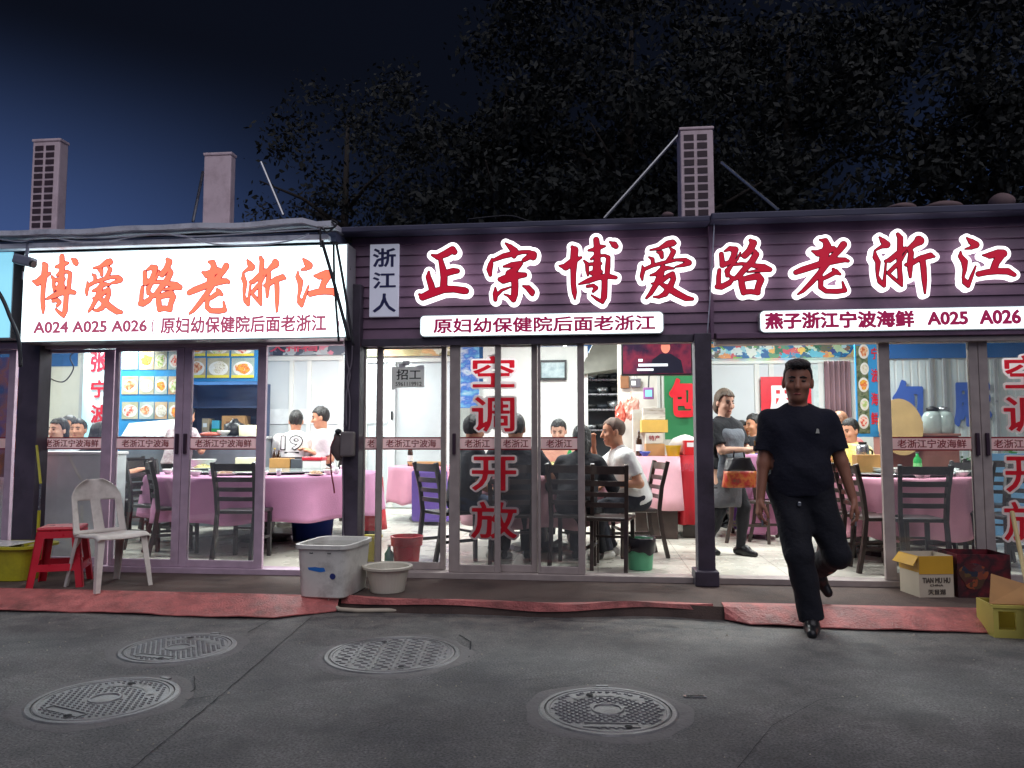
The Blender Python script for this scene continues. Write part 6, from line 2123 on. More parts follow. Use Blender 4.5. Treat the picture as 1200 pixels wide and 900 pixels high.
person('diner in a dark shirt with back to the street behind the red characters', X(604, .6, 560), .6, 186, 'sit', seat=.49, s=1.0, lean=10, h=.0115, wide=1.08, shirt=C_DARKSHIRT, sleeve=.7, pants=C_BLACK, shoes=M_BLKSHOE, hair='short', head=(0, 12, 0))
# left shop
p19, J19 = person('young man seen from behind in a white shirt numbered 19', X(345, 3.75, 520), 3.75, 186, 'sit', seat=.6, s=1.06, lean=6, h=.0115, wide=1.15, shirt=C_WHITETEE, sleeve=.8, pants=C_BLACK, shoes=M_WSHOE, hair='short', head=(14, 10, 0), shirt_loose=.024)
P_ = J19['P']
q = P_(0, -.150, .375)
text('shirt_number', '19', M_BLACK, (q.x, q.y + .012, q.z), p19, rz=PI, w=.31, h=.21, weight=.05, ex=.006)
text('shirt_number', '19', M_WPRINT, (q.x, q.y + .015, q.z), p19, rz=PI, w=.28, h=.18, weight=.012, ex=.003)
text('shirt_lettering', '——', M_BLACK, (q.x, q.y + .006, q.z - .135), p19, rz=PI, w=.2, h=.022, weight=.02, ex=.006)
person('young man in a white T-shirt facing the shop beside the white door edge', X(380, 3.8, 520), 3.8, -60, 'sit', seat=.63, s=1.08, lean=4, h=.0115, shirt=C_WHITETEE, sleeve=.8, pants=C_BLACK, shoes=M_WSHOE, hair='short', head=(-14, 12, 0), hands={1: (.1, -.18, .98), -1: (.02, -.2, 1.0)})
person('dark haired girl in a pale top seated behind the grey counter wall', X(70, 1.7, 520), 1.7, 4, 'sit', seat=.5, s=.98, lean=4, h=.0115, skin=SKIN2, shirt=cloth_mat('pale_blue_top', (206, 216, 222)), sleeve=.7, pants=C_BLACK, shoes=M_WSHOE, hair='bob', head=(-18, 2, 0))
person('grey haired diner in a blue shirt behind the girl in the pale top', X(79, 2.9, 520), 2.9, -12, 'sit', seat=.54, s=1.02, h=.013, shirt=cloth_mat('blue_shirt', (120, 146, 180)), sleeve=.8, pants=C_BLACK, shoes=M_BLKSHOE, hair='short', hairm=mat('grey_hair', (70, 68, 68), .5, 0, .3, 40))
person('diner with black hair seen from behind below the red banner', X(107, 1.6, 520), 1.6, 170, 'sit', seat=.46, s=.98, lean=10, h=.013, shirt=C_BLACK, sleeve=.8, pants=C_BLACK, shoes=M_BLKSHOE, hair='bob', head=(10, 16, 0))
person('dark haired diner mostly hidden by the grey pillar at far left', X(91, 2.6, 520), 2.6, 10, 'sit', seat=.5, s=1.0, h=.013, shirt=C_DARKSHIRT, sleeve=.8, pants=C_BLACK, shoes=M_BLKSHOE, hair='short')
for lab, px, Y, rz in (('chair behind the grey counter wall under the girl in the pale top', 70, 1.8, 4), ('chair under the grey haired diner at far left', 79, 3.0, -12), ('chair under the diner below the red banner', 107, 1.5, 170), ('chair under the half hidden diner at far left', 91, 2.7, 10), ('chair under the young man with number 19', 345, 3.62, 186), ('chair under the young man beside the white door edge', 381, 3.85, -60)):
    chair(lab, px, Y, rz, M_BLACKWOOD, 540)
person('cook in a white sleeved patterned apron leaning at the steel counter', X(206, 3.0, 520), 3.0, 160, 'stand', s=.93, lean=16, h=.0125, shirt=ramp_mat('patterned_apron', [(150, 120, 130), (206, 196, 196), (170, 140, 146), (214, 210, 210)], 22), sleeve=.9, pants=C_BLACK, shoes=M_BLKSHOE, hair='short', hands={1: (.34, -.36, 1.1), -1: (-.2, -.36, 1.1)}, head=(0, 18, 0), wide=1.12)
# right shop
person('distant diner in a dark grey shirt seen from the side behind the waitress', X(884, 4.3, 500), 4.3, -70, 'sit', seat=.55, s=1.05, h=.0125, shirt=C_DARKSHIRT, sleeve=.8, pants=C_BLACK, shoes=M_BLKSHOE, hair='short', head=(0, 10, 0))
person('distant diner in white facing the dark shirted one', X(869, 4.4, 500), 4.4, 60, 'sit', seat=.5, s=1.0, h=.0135, shirt=C_WHITETEE, sleeve=.8, pants=C_BLACK, shoes=M_BLKSHOE, hair='short', head=(0, 6, 0))
person('distant diner in a yellow top just behind the waitress’s face', X(857, 4.0, 500), 4.0, 30, 'sit', seat=.52, s=1.0, h=.0135, shirt=cloth_mat('yellow_top', (206, 190, 70)), sleeve=.8, pants=C_BLACK, shoes=M_BLKSHOE, hair='short', head=(0, 10, 0))
person('small boy in a yellow and white top behind the steel flask', X(998, 2.75, 520), 2.75, -30, 'sit', seat=.55, s=.88, hs=1.2, h=.0115, shirt=ramp_mat('yellow_white_shirt', [(226, 222, 200), (220, 196, 80), (226, 222, 200)], 9), sleeve=.7, pants=C_BLACK, shoes=M_WSHOE, hair='short', head=(-30, 14, 0))
person('person with long light brown hair beside the dusky curtain', X(985, 3.2, 500), 3.2, 150, 'sit', seat=.58, s=1.0, h=.013, shirt=cloth_mat('rose_top', (196, 120, 120)), sleeve=.7, pants=C_BLACK, shoes=M_WSHOE, hair='long', hairm=mat('light_brown_hair', (150, 106, 80), .5, 0, .3, 40))
for lab, px, Y, rz in (('chair under the distant dark shirted diner', 884, 4.3, -70), ('chair under the distant diner in white', 869, 4.4, 60), ('chair under the distant diner in yellow', 857, 4.0, 30), ('chair under the small boy behind the steel flask', 998, 2.75, -30), ('chair under the person with light brown hair', 985, 3.2, 150)):
    chair(lab, px, Y, rz, M_DARKWOOD, 540)
T6 = round_table('far round table behind the waitress with a pale pink cloth', 874, 3.95, .45)

# ============================================================ ON THE STEP AND THE STREET
# red plastic stool
p = fl(70, 684, PLAT)
t = thing('plastic_stool', 'red square plastic stool beside the white plastic chair', 'stool', (X(73, -.62, 640), -.62, PLAT), R_(24))
M_REDP = mat('red_plastic', (204, 34, 54), 0.32, 0, .06, 6, coat=.2)
SW, SH_ = .155, .47
MB().box(-SW, SW, -SW, SW, SH_ - .03, SH_).build('seat', M_REDP, t, bevel=.014)
for sx in (-1, 1):
    for sy in (-1, 1):
        m = MB()
        top, bot = SW - .004, SW + .045
        for (ax_, ay_) in ((1, 0), (0, 1)):
            w0, w1 = .062, .05
            if ax_:
                vs = [(sx * top, sy * (top), SH_ - .03), (sx * (top - w0), sy * top, SH_ - .03), (sx * (bot - w1), sy * bot, 0), (sx * bot, sy * bot, 0)]
                nn = Vector((0, -sy * .008, 0))
            else:
                vs = [(sx * top, sy * top, SH_ - .03), (sx * top, sy * (top - w0), SH_ - .03), (sx * bot, sy * (bot - w1), 0), (sx * bot, sy * bot, 0)]
                nn = Vector((-sx * .008, 0, 0))
            vs = [Vector(v) for v in vs]
            m.add(vs + [v + nn for v in vs], [(0, 1, 2, 3), (7, 6, 5, 4), (0, 4, 5, 1), (1, 5, 6, 2), (2, 6, 7, 3), (3, 7, 4, 0)])
        m.build('leg', M_REDP, t)
for i in range(4):
    a = Matrix.Rotation(i * PI / 2, 4, 'Z')
    u = SW + .001
    m = MB()
    def band(z0, z1, o0, o1):
        vs = []
        for z, o_ in ((z0, o0), (z1, o1)):
            for x in (-o_ + .05, o_ - .05):
                vs += [(x, -o_, z), (x, -o_ + .009, z)]
        vs = [a @ Vector(v) for v in vs]
        m.add(vs, [(0, 2, 6, 4), (1, 5, 7, 3), (4, 6, 7, 5), (0, 1, 3, 2), (0, 4, 5, 1), (2, 3, 7, 6)])
    band(SH_ - .085, SH_ - .031, SW + .004, SW - .003)
    m.build('apron_panel', M_REDP, t)
    m = MB()
    band(.13, .185, SW + .031, SW + .026)
    m.build('cross_band', M_REDP, t)

# white plastic stacking chair (seen from its front left; sitter looks along -Y before turning)
M_WP = mat('worn_white_plastic', (216, 208, 200), .38, 0, .07, 4, stain=(140, 128, 118), sst=.45, sscale=6)
t = thing('plastic_chair', 'worn white plastic armless chair on the step at the left', 'chair', (X(133, -.62, 640), -.66, PLAT), R_(62))
def shell(fn, nu, nv, th, name, skip=None):
    vs = [fn(i / nu, j / nv) for i in range(nu + 1) for j in range(nv + 1)]
    fs = []
    for i in range(nu):
        for j in range(nv):
            if skip and skip((i + .5) / nu, (j + .5) / nv):
                continue
            a = i * (nv + 1) + j
            fs.append((a, a + 1, a + nv + 2, a + nv + 1))
    o = MB().add(vs, fs).build(name, M_WP, t, True)
    s = o.modifiers.new('thick', 'SOLIDIFY'); s.thickness = th; s.offset = 0
    return o
def seatf(u, v):
    x = (u - .5) * (.43 - .04 * v)
    y = -.21 + .4 * v
    e = abs(u - .5) * 2
    z = .43 - .018 * v - .012 * (1 - e ** 2) + .0 - (.03 * max(0, (.12 - v) / .12) ** 2) - .02 * max(0, e - .9) / .1
    return (x, y, z)
shell(seatf, 20, 14, .008, 'seat')
def backf(u, v):
    a = (u - .5) * 2
    ww = .215 - .02 * v - (.06 * max(0, v - .7) / .3) * 1.0
    if v > .8:
        ww *= math.sqrt(max(.05, 1 - ((v - .8) / .23) ** 2))
    x = a * ww
    y = .185 + .12 * v + .035 * (1 - a * a) * (0.4 + v) - .03
    z = .41 + .43 * v
    return (x, y, z)
def hole(u, v):
    a = abs(u - .5) * 2
    return .06 < v < .62 and ((.22 < a < .74))
shell(backf, 40, 28, .008, 'backrest', hole)
for sx in (-1, 1):
    for top, bot in (((sx * .19, -.18, .42), (sx * .225, -.235, 0)), ((sx * .185, .17, .42), (sx * .215, .27, 0))):
        m = MB()
        a, b = Vector(top), Vector(bot)
        n = 6
        vs, fs = [], []
        sy = -1 if top[1] < 0 else 1
        for i in range(n + 1):
            p = a.lerp(b, i / n)
            wd = .05 - .018 * i / n
            # L shaped channel leg
            for dx, dy in ((-wd * sx, 0), (0, 0), (0, -wd * sy)):
                vs.append((p.x + dx, p.y + dy, p.z))
        for i in range(n):
            for k in range(2):
                q = i * 3 + k
                fs.append((q, q + 1, q + 4, q + 3))
        o = m.add(vs, fs).build('leg', M_WP, t)
        s = o.modifiers.new('thick', 'SOLIDIFY'); s.thickness = .007; s.offset = 0

# tubs and buckets
def tub(label, loc, prof, m, name='tub', cat='tub', sx=1, sy=1, n=36, rz=0.0, square=None):
    vs, fs = [], []
    for r, z in prof:
        for k in range(n):
            a = 2 * PI * k / n
            cx_, sy_ = math.cos(a), math.sin(a)
            if square:
                e = square
                cx_, sy_ = math.copysign(abs(cx_) ** e, cx_), math.copysign(abs(sy_) ** e, sy_)
            vs.append((r * cx_ * sx, r * sy_ * sy, z))
    for i in range(len(prof) - 1):
        for k in range(n):
            fs.append((i * n + k, i * n + (k + 1) % n, (i + 1) * n + (k + 1) % n, (i + 1) * n + k))
    fs.append(tuple(range(n - 1, -1, -1)))
    fs.append(tuple(range((len(prof) - 1) * n, len(prof) * n)))
    t = thing(name, label, cat, loc, rz)
    MB().add(vs, fs).build('shell', m, t, False, bevel=0)
    return t
M_YEL = mat('yellow_green_plastic', (186, 178, 44), .38, 0, .1, 5, stain=(130, 120, 50), sst=.5, sscale=6)
t = tub('yellow green plastic tub holding scraps left of the red stool', (X(22, -.35, 660), -.40, PLAT), [(.17, 0), (.18, .005), (.2, .26), (.235, .265), (.235, .285), (.2, .285), (.17, .03), (.16, .02)], M_YEL, sx=1.3, square=.55)
m = MB()
rr = random.Random(2)
for k in range(10):
    m.ellipsoid((rr.uniform(-.16, .16), rr.uniform(-.1, .1), .2 + rr.uniform(0, .05)), (rr.uniform(.03, .07), rr.uniform(.03, .06), rr.uniform(.02, .05)), 9, 6)
m.build('scraps', mat('scraps', (150, 140, 90), .7, 0, .3, 20), t, True)
MB().box(-.25, .1, -.2, .12, .288, .296).build('board', M_CHINA, t, bevel=.003)
# grey white tub with an open top
q = fl(398, 699, PLAT)
M_DIRTYW = mat('dirty_white_plastic', (216, 214, 206), .4, 0, .08, 4, stain=(110, 104, 94), sst=.6, sscale=3.5)
t = tub('big dirty white rectangular tub with blue marks on the step between two shops', (X(391, -.72, 670), -.70, PLAT), [(.225, 0), (.24, .01), (.265, .36), (.285, .362), (.285, .39), (.255, .39), (.245, .36), (.225, .03), (.2, .025)], M_DIRTYW, sx=.78, sy=1.02, square=.35, n=48, rz=R_(-4))
y0 = -.225 * 1.02 - .027
MB().prism([(-.10, .225), (-.02, .232), (.03, .225), (.04, .2), (-.0, .193), (-.09, .207)], y0 - .004, y0 + .012).build('blue_mark', mat('blue_paint', (40, 110, 190), .4), t)
MB().prism([(.095 + .022 * math.cos(a), .165 + .022 * math.sin(a)) for a in [2 * PI * k / 14 for k in range(14)]], y0 - .002, y0 + .012).build('round_mark', mat('navy_mark', (40, 50, 110), .4), t)
for x in (-.07, .07):
    MB().tube([(x - .01, y0 - .0, .35), (x - .01, y0 - .012, .33), (x + .01, y0 - .012, .33), (x + .01, y0, .35)], .004, 6).build('wire_loop', M_CABLE, t)
MB().box(-.13, .13, -.18, .18, .04, .27).build('murky_water', mat('murky_water', (120, 126, 126), .1), t)
# round white basin
t = tub('round cream plastic basin on the step right of the big tub', (X(454, -.62, 690), -.62, PLAT), [(.125, 0), (.13, .005), (.165, .175), (.192, .178), (.195, .195), (.18, .2), (.165, .19), (.128, .015), (.1, .012)], mat('cream_plastic', (206, 200, 184), .4, 0, .06, 5), name='basin', cat='basin')
MB().lathe([(.0, .12), (.145, .12)], 30).build('water', MATS['murky_water'], t)
# red bucket, yellow bin and bottle just inside the glass
t = tub('red plastic bucket standing just behind the glass of the middle shop', (X(476, .3, 640), .32, FLOOR), [(.1, 0), (.105, .005), (.125, .2), (.14, .205), (.145, .28), (.15, .285), (.14, .29), (.12, .2), (.1, .02), (.08, .015)], M_REDP, name='bucket', cat='bucket')
t = tub('small yellow bin behind the big white tub', (X(433, .3, 650), .3, FLOOR), [(.08, 0), (.1, .27), (.108, .27), (.108, .285), (.095, .28), (.075, .02), (.05, .02)], mat('bright_yellow_bin', (206, 190, 50), .4), name='bin', cat='bin', square=.6)
t = thing('bottle', 'clear teal water bottle on the floor left of the red bucket', 'bottle', (X(456, .3, 650), .3, FLOOR))
MB().lathe([(.04, 0), (.042, .01), (.042, .13), (.015, .17), (.015, .19)], 14).build('bottle_body', mat('teal_bottle', (130, 186, 176), .15), t, True)
MB().lathe([(.017, .191), (.017, .21)], 12).build('bottle_cap', M_WPRINT, t)
# green bin with black liner
t = tub('green waste bin with a black liner folded over beside the dark brown chair', (X(750, .55, 650), .5, FLOOR), [(.1, 0), (.105, .005), (.125, .27), (.115, .27), (.095, .02), (.07, .015)], mat('green_bin_plastic', (84, 160, 120), .45, 0, .08, 6), name='waste_bin', cat='bin')
m = MB()
vs, fs = [], []
n = 40
for j, (r, z) in enumerate(((.122, .27), (.134, .285), (.137, .27), (.136, .2), (.133, .155))):
    for k in range(n):
        a = 2 * PI * k / n
        vs.append(((r + (.004 * math.sin(7 * a) if j else 0)) * math.cos(a), (r + (.004 * math.sin(7 * a) if j else 0)) * math.sin(a), z + (.016 * math.sin(3 * a + 1) + .008 * math.sin(8 * a) if j == 4 else 0)))
for j in range(4):
    for k in range(n):
        fs.append((j * n + k, j * n + (k + 1) % n, (j + 1) * n + (k + 1) % n, (j + 1) * n + k))
m.add(vs, fs).build('bin_liner', mat('black_bag_film', (34, 32, 36), .35, coat=.3), t, True)
# mop with a yellow handle leaning on the left post
a, b = at(43, 522, -.12), at(46, 645, -.2)
t = thing('mop', 'yellow green handled mop leaning on the dark post at far left', 'mop', (b.x, b.y, PLAT))
MB().tube([(a.x - b.x, a.y - b.y, a.z - PLAT), (0.0, -.02, .78)], .011, 8).build('handle', M_YEL, t)
MB().tube([(0.0, -.02, .78), (.005, -.03, .55)], .008, 8).build('shaft', M_STEEL, t)
MB().tube([(.005, -.03, .55), (.01, -.04, .18)], .013, 8).build('lower_handle', M_YEL, t)
m = MB()
rr = random.Random(8)
for k in range(26):
    a = rr.uniform(0, 2 * PI); r = rr.uniform(.03, .075)
    m.tube([(.01, -.04, .2), (.01 + r * .6 * math.cos(a), -.04 + r * .6 * math.sin(a), .11), (.01 + r * math.cos(a), -.04 + r * math.sin(a), .006)], .006, 5)
m.build('mop_head', mat('mop_grey', (120, 116, 108), .9, 0, .2, 20), t, True)
# pale garden hose along the kerb
pts = [fl(388, 701, .075) + Vector((0, -.06, 0)), fl(390, 709, .04), fl(398, 714, .02), fl(420, 715.5, .016), fl(460, 715, .016), fl(500, 714.5, .016), fl(522, 713.5, .016)]
tag(MB().tube(pts, .0155, 10).build('hose', mat('pale_hose', (190, 178, 158), .5, 0, .1, 12), smooth=True), 'pale hose lying along the kerb below the big white tub', 'hose')
# cardboard boxes on the right
def open_box(label, px0, px1, pytop, Y, m, depth, rz, name='carton'):
    x0, x1 = X(px0, Y, 680), X(px1, Y, 680)
    h = Z((px0 + px1) / 2, pytop, Y) - PLAT
    t = thing(name, label, 'box', (x0, Y, PLAT), R_(rz))
    w_ = x1 - x0
    k = .006
    MB().box(0, w_, 0, k, 0, h).build('front_side', m, t)
    MB().box(0, w_, depth - k, depth, 0, h).build('back_side', m, t)
    MB().box(0, k, k, depth - k, 0, h).build('end_side', m, t)
    MB().box(w_ - k, w_, k, depth - k, 0, h).build('end_side', m, t)
    MB().box(k, w_ - k, k, depth - k, .004, .014).build('bottom', m, t)
    return t, w_, h
M_PALEBOX = mat('pale_printed_card', (196, 184, 164), .7, 0, .06, 6)
t, w_, h = open_box('open yellow topped carton printed TIAN MU HU on the step at right', 1077, 1121, 652, -.42, M_PALEBOX, .26, 9)
MB().box(.001, w_ - .001, -.0035, -.0005, h * .56, h * .998).build('yellow_print', mat('yellow_box_print', (206, 158, 44), .6, 0, .06, 6), t)
MB().box(-.0035, -.0005, .001, .259, h * .6, h * .998).build('yellow_print', MATS['yellow_box_print'], t)
text('lettering', 'TIAN MU HU', mat('grey_brown_ink', (84, 74, 66), .6), (w_ * .5, -.004, h * .41), t, w=w_ * .8, h=h * .13, weight=.03, ex=.003)
text('lettering', 'CHINA', MATS['grey_brown_ink'], (w_ * .5, -.004, h * .29), t, w=w_ * .38, h=h * .05, weight=.01, ex=.003)
text('lettering', '天目湖', MATS['grey_brown_ink'], (w_ * .5, -.004, h * .13), t, w=w_ * .5, h=h * .13, weight=.03, ex=.003)
MB().add([(0.0, .0, h), (.0, .26, h), (-.05, .27, h - .07), (-.05, -.01, h - .07), (0.003, .0, h), (.003, .26, h), (-.047, .27, h - .073), (-.047, -.01, h - .073)], [(0, 1, 2, 3), (7, 6, 5, 4), (0, 3, 7, 4), (1, 5, 6, 2), (2, 6, 7, 3), (0, 4, 5, 1)]).build('flap', MATS['yellow_box_print'], t)
t, w_, h = open_box('open dark red and green fruit carton right of the yellow topped carton', 1122.5, 1186, 650, -.40, ramp_mat('fruit_box_print', [(60, 16, 24), (104, 20, 34), (44, 18, 26), (84, 22, 32), (120, 30, 36), (60, 16, 26)], 5, .5), .3, 2)
m = MB()
MB().prism([(w_ * .3 + w_ * .26 * (1 + .2 * math.sin(3 * u)) * math.cos(u), h * .5 + h * .3 * math.sin(u)) for u in [2 * PI * k / 24 for k in range(24)]], -.004, -.0005).build('fruit_print', ramp_mat('dark_fruit_print', [(30, 24, 30), (90, 30, 34), (44, 80, 44), (150, 70, 40), (40, 44, 60)], 12, .5, vor=True), t)
# yellow crate on its side, plus cardboard and a broom at the right edge
t = thing('plastic_crate', 'yellow plastic box with a cut out handle at the right edge of the red mat', 'crate', (X(1163, -1.2, 720), -1.21, .0), R_(-4))
m = MB()
w_, d_, h_ = .34, .26, .2
M_YC = mat('pale_yellow_crate', (196, 184, 92), .42, 0, .08, 6)
m = MB()
m.box(0, w_, 0, .012, 0, .05); m.box(0, w_, 0, .012, h_ - .035, h_); m.box(0, .03, 0, .012, .0501, h_ - .0351); m.box(.13, w_, 0, .012, .0501, h_ - .0351)
m.build('front_side', M_YC, t)
MB().box(0, .012, .0125, d_, 0, h_).build('end_side', M_YC, t)
MB().box(w_ - .012, w_, .0125, d_, 0, h_).build('end_side', M_YC, t)
MB().box(.0125, w_ - .0125, d_ - .012, d_, 0, h_).build('back_side', M_YC, t)
MB().box(.0125, w_ - .0125, .0125, d_ - .0125, 0, .012).build('bottom', M_YC, t)
MB().box(-.012, w_ + .012, -.012, -.0005, h_ - .012, h_ + .006).build('rim', M_YC, t)
m = MB().add([(.0, .05, h_ + .002), (.3, .05, h_ + .002), (.3, .25, h_ + .1), (.1, .26, h_ + .16)], [(0, 1, 2, 3)])
o = m.build('lid_sheet', M_CARD, t)
s_ = o.modifiers.new('thick', 'SOLIDIFY'); s_.thickness = .006
t = thing('carton', 'brown and white cardboard carton cut by the right edge of the photo', 'box', (X(1201, -1.26, 720), -1.5, 0.0), R_(-4))
MB().box(0, .4, 0, .26, 0, .2).build('box_body', M_WHITE, t, bevel=.004)
MB().box(-.003, .4, -.003, .263, .2005, .3).build('box_top', M_CARD, t, bevel=.004)
a, b = at(1187, 590, -.3), fl(1197, 690, .3)
t = thing('broom', 'broom with a pale wooden handle leaning on the right glass door', 'broom', (X(1206, -.6, 690), -.58, PLAT))
d = at(1186, 600, -.1) - t.location
MB().tube([(0, 0, .12), (d.x, d.y, d.z)], .016, 8).build('handle', mat('pale_handle', (206, 184, 130), .55, 0, .1, 9), t)
m = MB()
rr = random.Random(5)
for k in range(40):
    x = rr.uniform(-.13, .13)
    m.bar((x * .4, rr.uniform(-.015, .015), .14), (x, rr.uniform(-.03, .03), 0.004), .005, .005)
m.build('bristles', mat('straw', (160, 130, 70), .8, 0, .2, 20), t)

# manhole covers
M_IRON = mat('worn_cast_iron', (124, 124, 126), .42, .45, .3, 5, bump=.25, bs=90, stain=(78, 76, 76), sst=.6, sscale=6)
M_IRON2 = mat('concrete_collar', (118, 116, 116), .85, 0, .25, 5, bump=.5, bs=60, stain=(88, 86, 88), sst=.9, sscale=5)
def manhole(label, px, py, rad, rz, style):
    c = fl(px, py, 0)
    t = thing('manhole_cover', label, 'manhole', (c.x, c.y, 0.0), R_(rz))
    n = 64
    rr = random.Random(int(px))
    m = MB()
    m.lathe([(rad + .035, .0035), (rad + .06, .0045), (rad + .085, .004), (rad + .1, .0005)], n, cap=False)
    ph = rr.uniform(0, 6)
    m.v = [(x * (1 + (.03 * math.sin(5 * math.atan2(y, x) + ph) + .02 * math.sin(11 * math.atan2(y, x))) * (1 if math.hypot(x, y) > rad + .06 else 0)), y * (1 + (.03 * math.sin(5 * math.atan2(y, x) + ph)) * (1 if math.hypot(x, y) > rad + .06 else 0)), z) for x, y, z in m.v]
    m.build('collar', M_IRON2, t, True)
    MB().lathe([(rad + .004, .002), (rad + .006, .0095), (rad + .026, .0095), (rad + .034, .003)], n, cap=False).build('ring', M_IRON, t)
    m = MB()
    m.lathe([(0, .006), (rad, .006)], n)
    st = .036 if style == 'diamond' else .062
    k = int(rad / st) + 1
    for i in range(-k, k + 1):
        for j in range(-2 * k, 2 * k + 1):
            x, y = (i + (.5 if j % 2 and style == 'diamond' else (.5 if j % 2 else 0))) * st, j * st * (.6 if style == 'diamond' else .55)
            r_ = math.hypot(x, y)
            if r_ > rad - .035 or (style == 'diamond' and (r_ < .085 or (abs(x) < .13 and -.235 < y < -.165) or (.17 < r_ < .225 and y > .1 and abs(x) < .2))):
                continue
            s = st * (.36 if style == 'diamond' else .3)
            if style == 'diamond':
                a, b = s * 1.0, s * .55
                vs = [(x - a, y, .0062), (x, y - b, .0062), (x + a, y, .0062), (x, y + b, .0062)]
            else:
                a, b = s * 1.15, s * .28
                if (i + j) % 2:
                    a, b = b * 1.4, a * .8
                vs = [(x - a, y - b, .0062), (x + a, y - b, .0062), (x + a, y + b, .0062), (x - a, y + b, .0062)]
            tp = [(x + (p - x) * .7, y + (q - y) * .7, .0115) for p, q, z in vs]
            m.add(vs + tp, [(4, 5, 6, 7), (0, 1, 5, 4), (1, 2, 6, 5), (2, 3, 7, 6), (3, 0, 4, 7)])
    # rest of the k range in y for the tighter rows
    m.build('cover', M_IRON, t)
    MB().lathe([(rad - .022, .0063), (rad - .018, .0105), (rad - .006, .0105), (rad - .002, .0063)], n, cap=False).build('cover_rim', M_IRON, t)
    if style == 'diamond':
        MB().lathe([(.06, .0063), (.064, .0125), (.074, .0125), (.078, .0063)], 28, cap=False).build('centre_ring', M_IRON, t)
        m = MB()
        m.box(-.125, .125, -.228, -.222, .0063, .0105); m.box(-.125, .125, -.178, -.172, .0063, .0105)
        m.box(-.125, -.119, -.2219, -.1781, .0063, .0103); m.box(.119, .125, -.2219, -.1781, .0063, .0103)
        m.build('name_frame', M_IRON, t)
        m = MB()
        pl_ = []
        for q in range(17):
            a = PI / 2 + (q / 16 - .5) * 1.7
            pl_.append((a, .262))
        vs, fs = [], []
        for a, r_ in pl_:
            vs += [(.18 * math.cos(a), .18 * math.sin(a), .009), (.215 * math.cos(a), .215 * math.sin(a), .009)]
        for q in range(16):
            fs.append((2 * q, 2 * q + 2, 2 * q + 3, 2 * q + 1))
        m.add(vs, fs).build('arc_band', M_IRON, t)
        MB().box(-.03, .03, rad + .03, rad + .055, .004, .0125).build('hinge', M_IRON, t)
    for sx in (-1, 1):
        m = MB().lathe([(0, 0.0068), (.018, 0.0068)], 12, c=(sx * rad * .25, -sx * rad * .72 - .02, 0.0062 if style != 'diamond' else .0064))
        m.build('lift_hole', M_CRACK, t)
manhole('round iron manhole cover with diamond studs and a centre ring nearest the camera', 712, 833, .288, 4, 'diamond')
manhole('round iron manhole cover with diamond studs at the lower left beside the road joint', 123, 820, .305, -20, 'diamond')
manhole('smaller looking diamond studded manhole cover at the upper left near the mat', 209, 760, .30, -10, 'diamond')
manhole('plain manhole cover with short bars in front of the round basin', 460, 767, .362, 6, 'bars')
q = fl(814, 816, .004)
t = thing('metal_plate', 'tiny pale metal plate set in the street right of the nearest manhole', 'plate', (q.x, q.y, 0.0), R_(4))
MB().box(-.055, .055, -.012, .012, .001, .007).build('plate_body', M_STEEL, t)
MB().box(-.04, .04, -.005, .005, .0071, .0085).build('plate_slot', M_CRACK, t)
# grit and scraps scattered over the street
m = MB()
rr = random.Random(21)
for k in range(420):
    x, y = rr.uniform(-5, 3.5), rr.uniform(-4.3, -1.1)
    s = rr.uniform(.002, .007) * (2.0 if rr.random() < .05 else 1)
    a = rr.uniform(0, 3)
    c, d = math.cos(a) * s, math.sin(a) * s
    hgt = s * .9
    m.add([(x + c, y + d, .001), (x - d, y + c * .7, .001), (x - c, y - d, .001), (x + d * .8, y - c, .001), (x, y, .001 + hgt)], [(0, 1, 4), (1, 2, 4), (2, 3, 4), (3, 0, 4)])
o = m.build('street_grit', mat('pale_grit', (170, 164, 150), .8, 0, .3, 30))
o['kind'] = 'stuff'
o['label'] = 'pale grit and tiny scraps scattered over the dark street'

# ============================================================ ROOF, POSTS AND CABLES
M_ACW = mat('aged_white_casing', (222, 200, 206), .5, 0, .08, 4, stain=(150, 120, 124), sst=.5, sscale=5)
M_ACD = mat('dark_vent', (62, 44, 54), .6)
def ac_unit(label, px0, px1, pyt, Y, depth, grille, brk):
    x0, x1 = X(px0, Y, 220), X(px1, Y, 220)
    zt = Z((px0 + px1) / 2, pyt, Y)
    zb = 3.13
    t = thing('air_conditioner_unit', label, 'air conditioner', ((x0 + x1) / 2, Y, zb))
    hw = (x1 - x0) / 2
    h = zt - zb
    MB().box(-hw, hw, 0, depth, 0, h).build('casing', M_ACW, t, bevel=.012)
    MB().box(-hw - .008, hw + .008, -.008, depth + .008, h + .001, h + .03).build('top_cover', M_ACW, t, bevel=.008)
    if grille:
        n = grille
        for k in range(n):
            z = .03 + (h - .05) * k / n
            for sx in (-1, 1):
                c = sx * hw * .4 - hw * .08
                MB().box(c - hw * .3, c + hw * .3, -.006, -.001, z, z + (h - .05) / n * .68).build('vent_slot', M_ACD, t)
    else:
        MB().lathe([(.0, 0), (.02, 0)], 12).build('screw_cap', M_ACD, t, loc=(hw * .5, -.004, .08)).rotation_euler = (PI / 2, 0, 0)
    for dx in (-hw * .7, hw * .7):
        MB().box(dx - .02, dx + .02, .02, depth - .02, 3.086 - zb, -.001).build('foot', M_CABLE, t)
    for a, b in brk:
        pa, pb = at(*a, Y + .15), at(*b, Y + .05)
        MB().tube([pa - t.location, pb - t.location], .014, 6).build('stay', M_STEEL, t)
ac_unit('tall old air conditioner unit with two columns of vents on the left roof', 36, 68, 166, .5, .13, 15, [])
ac_unit('plain pinkish air conditioner casing without vents on the left roof', 238, 270, 182, .5, .10, 0, [((238, 201), (226, 260))])
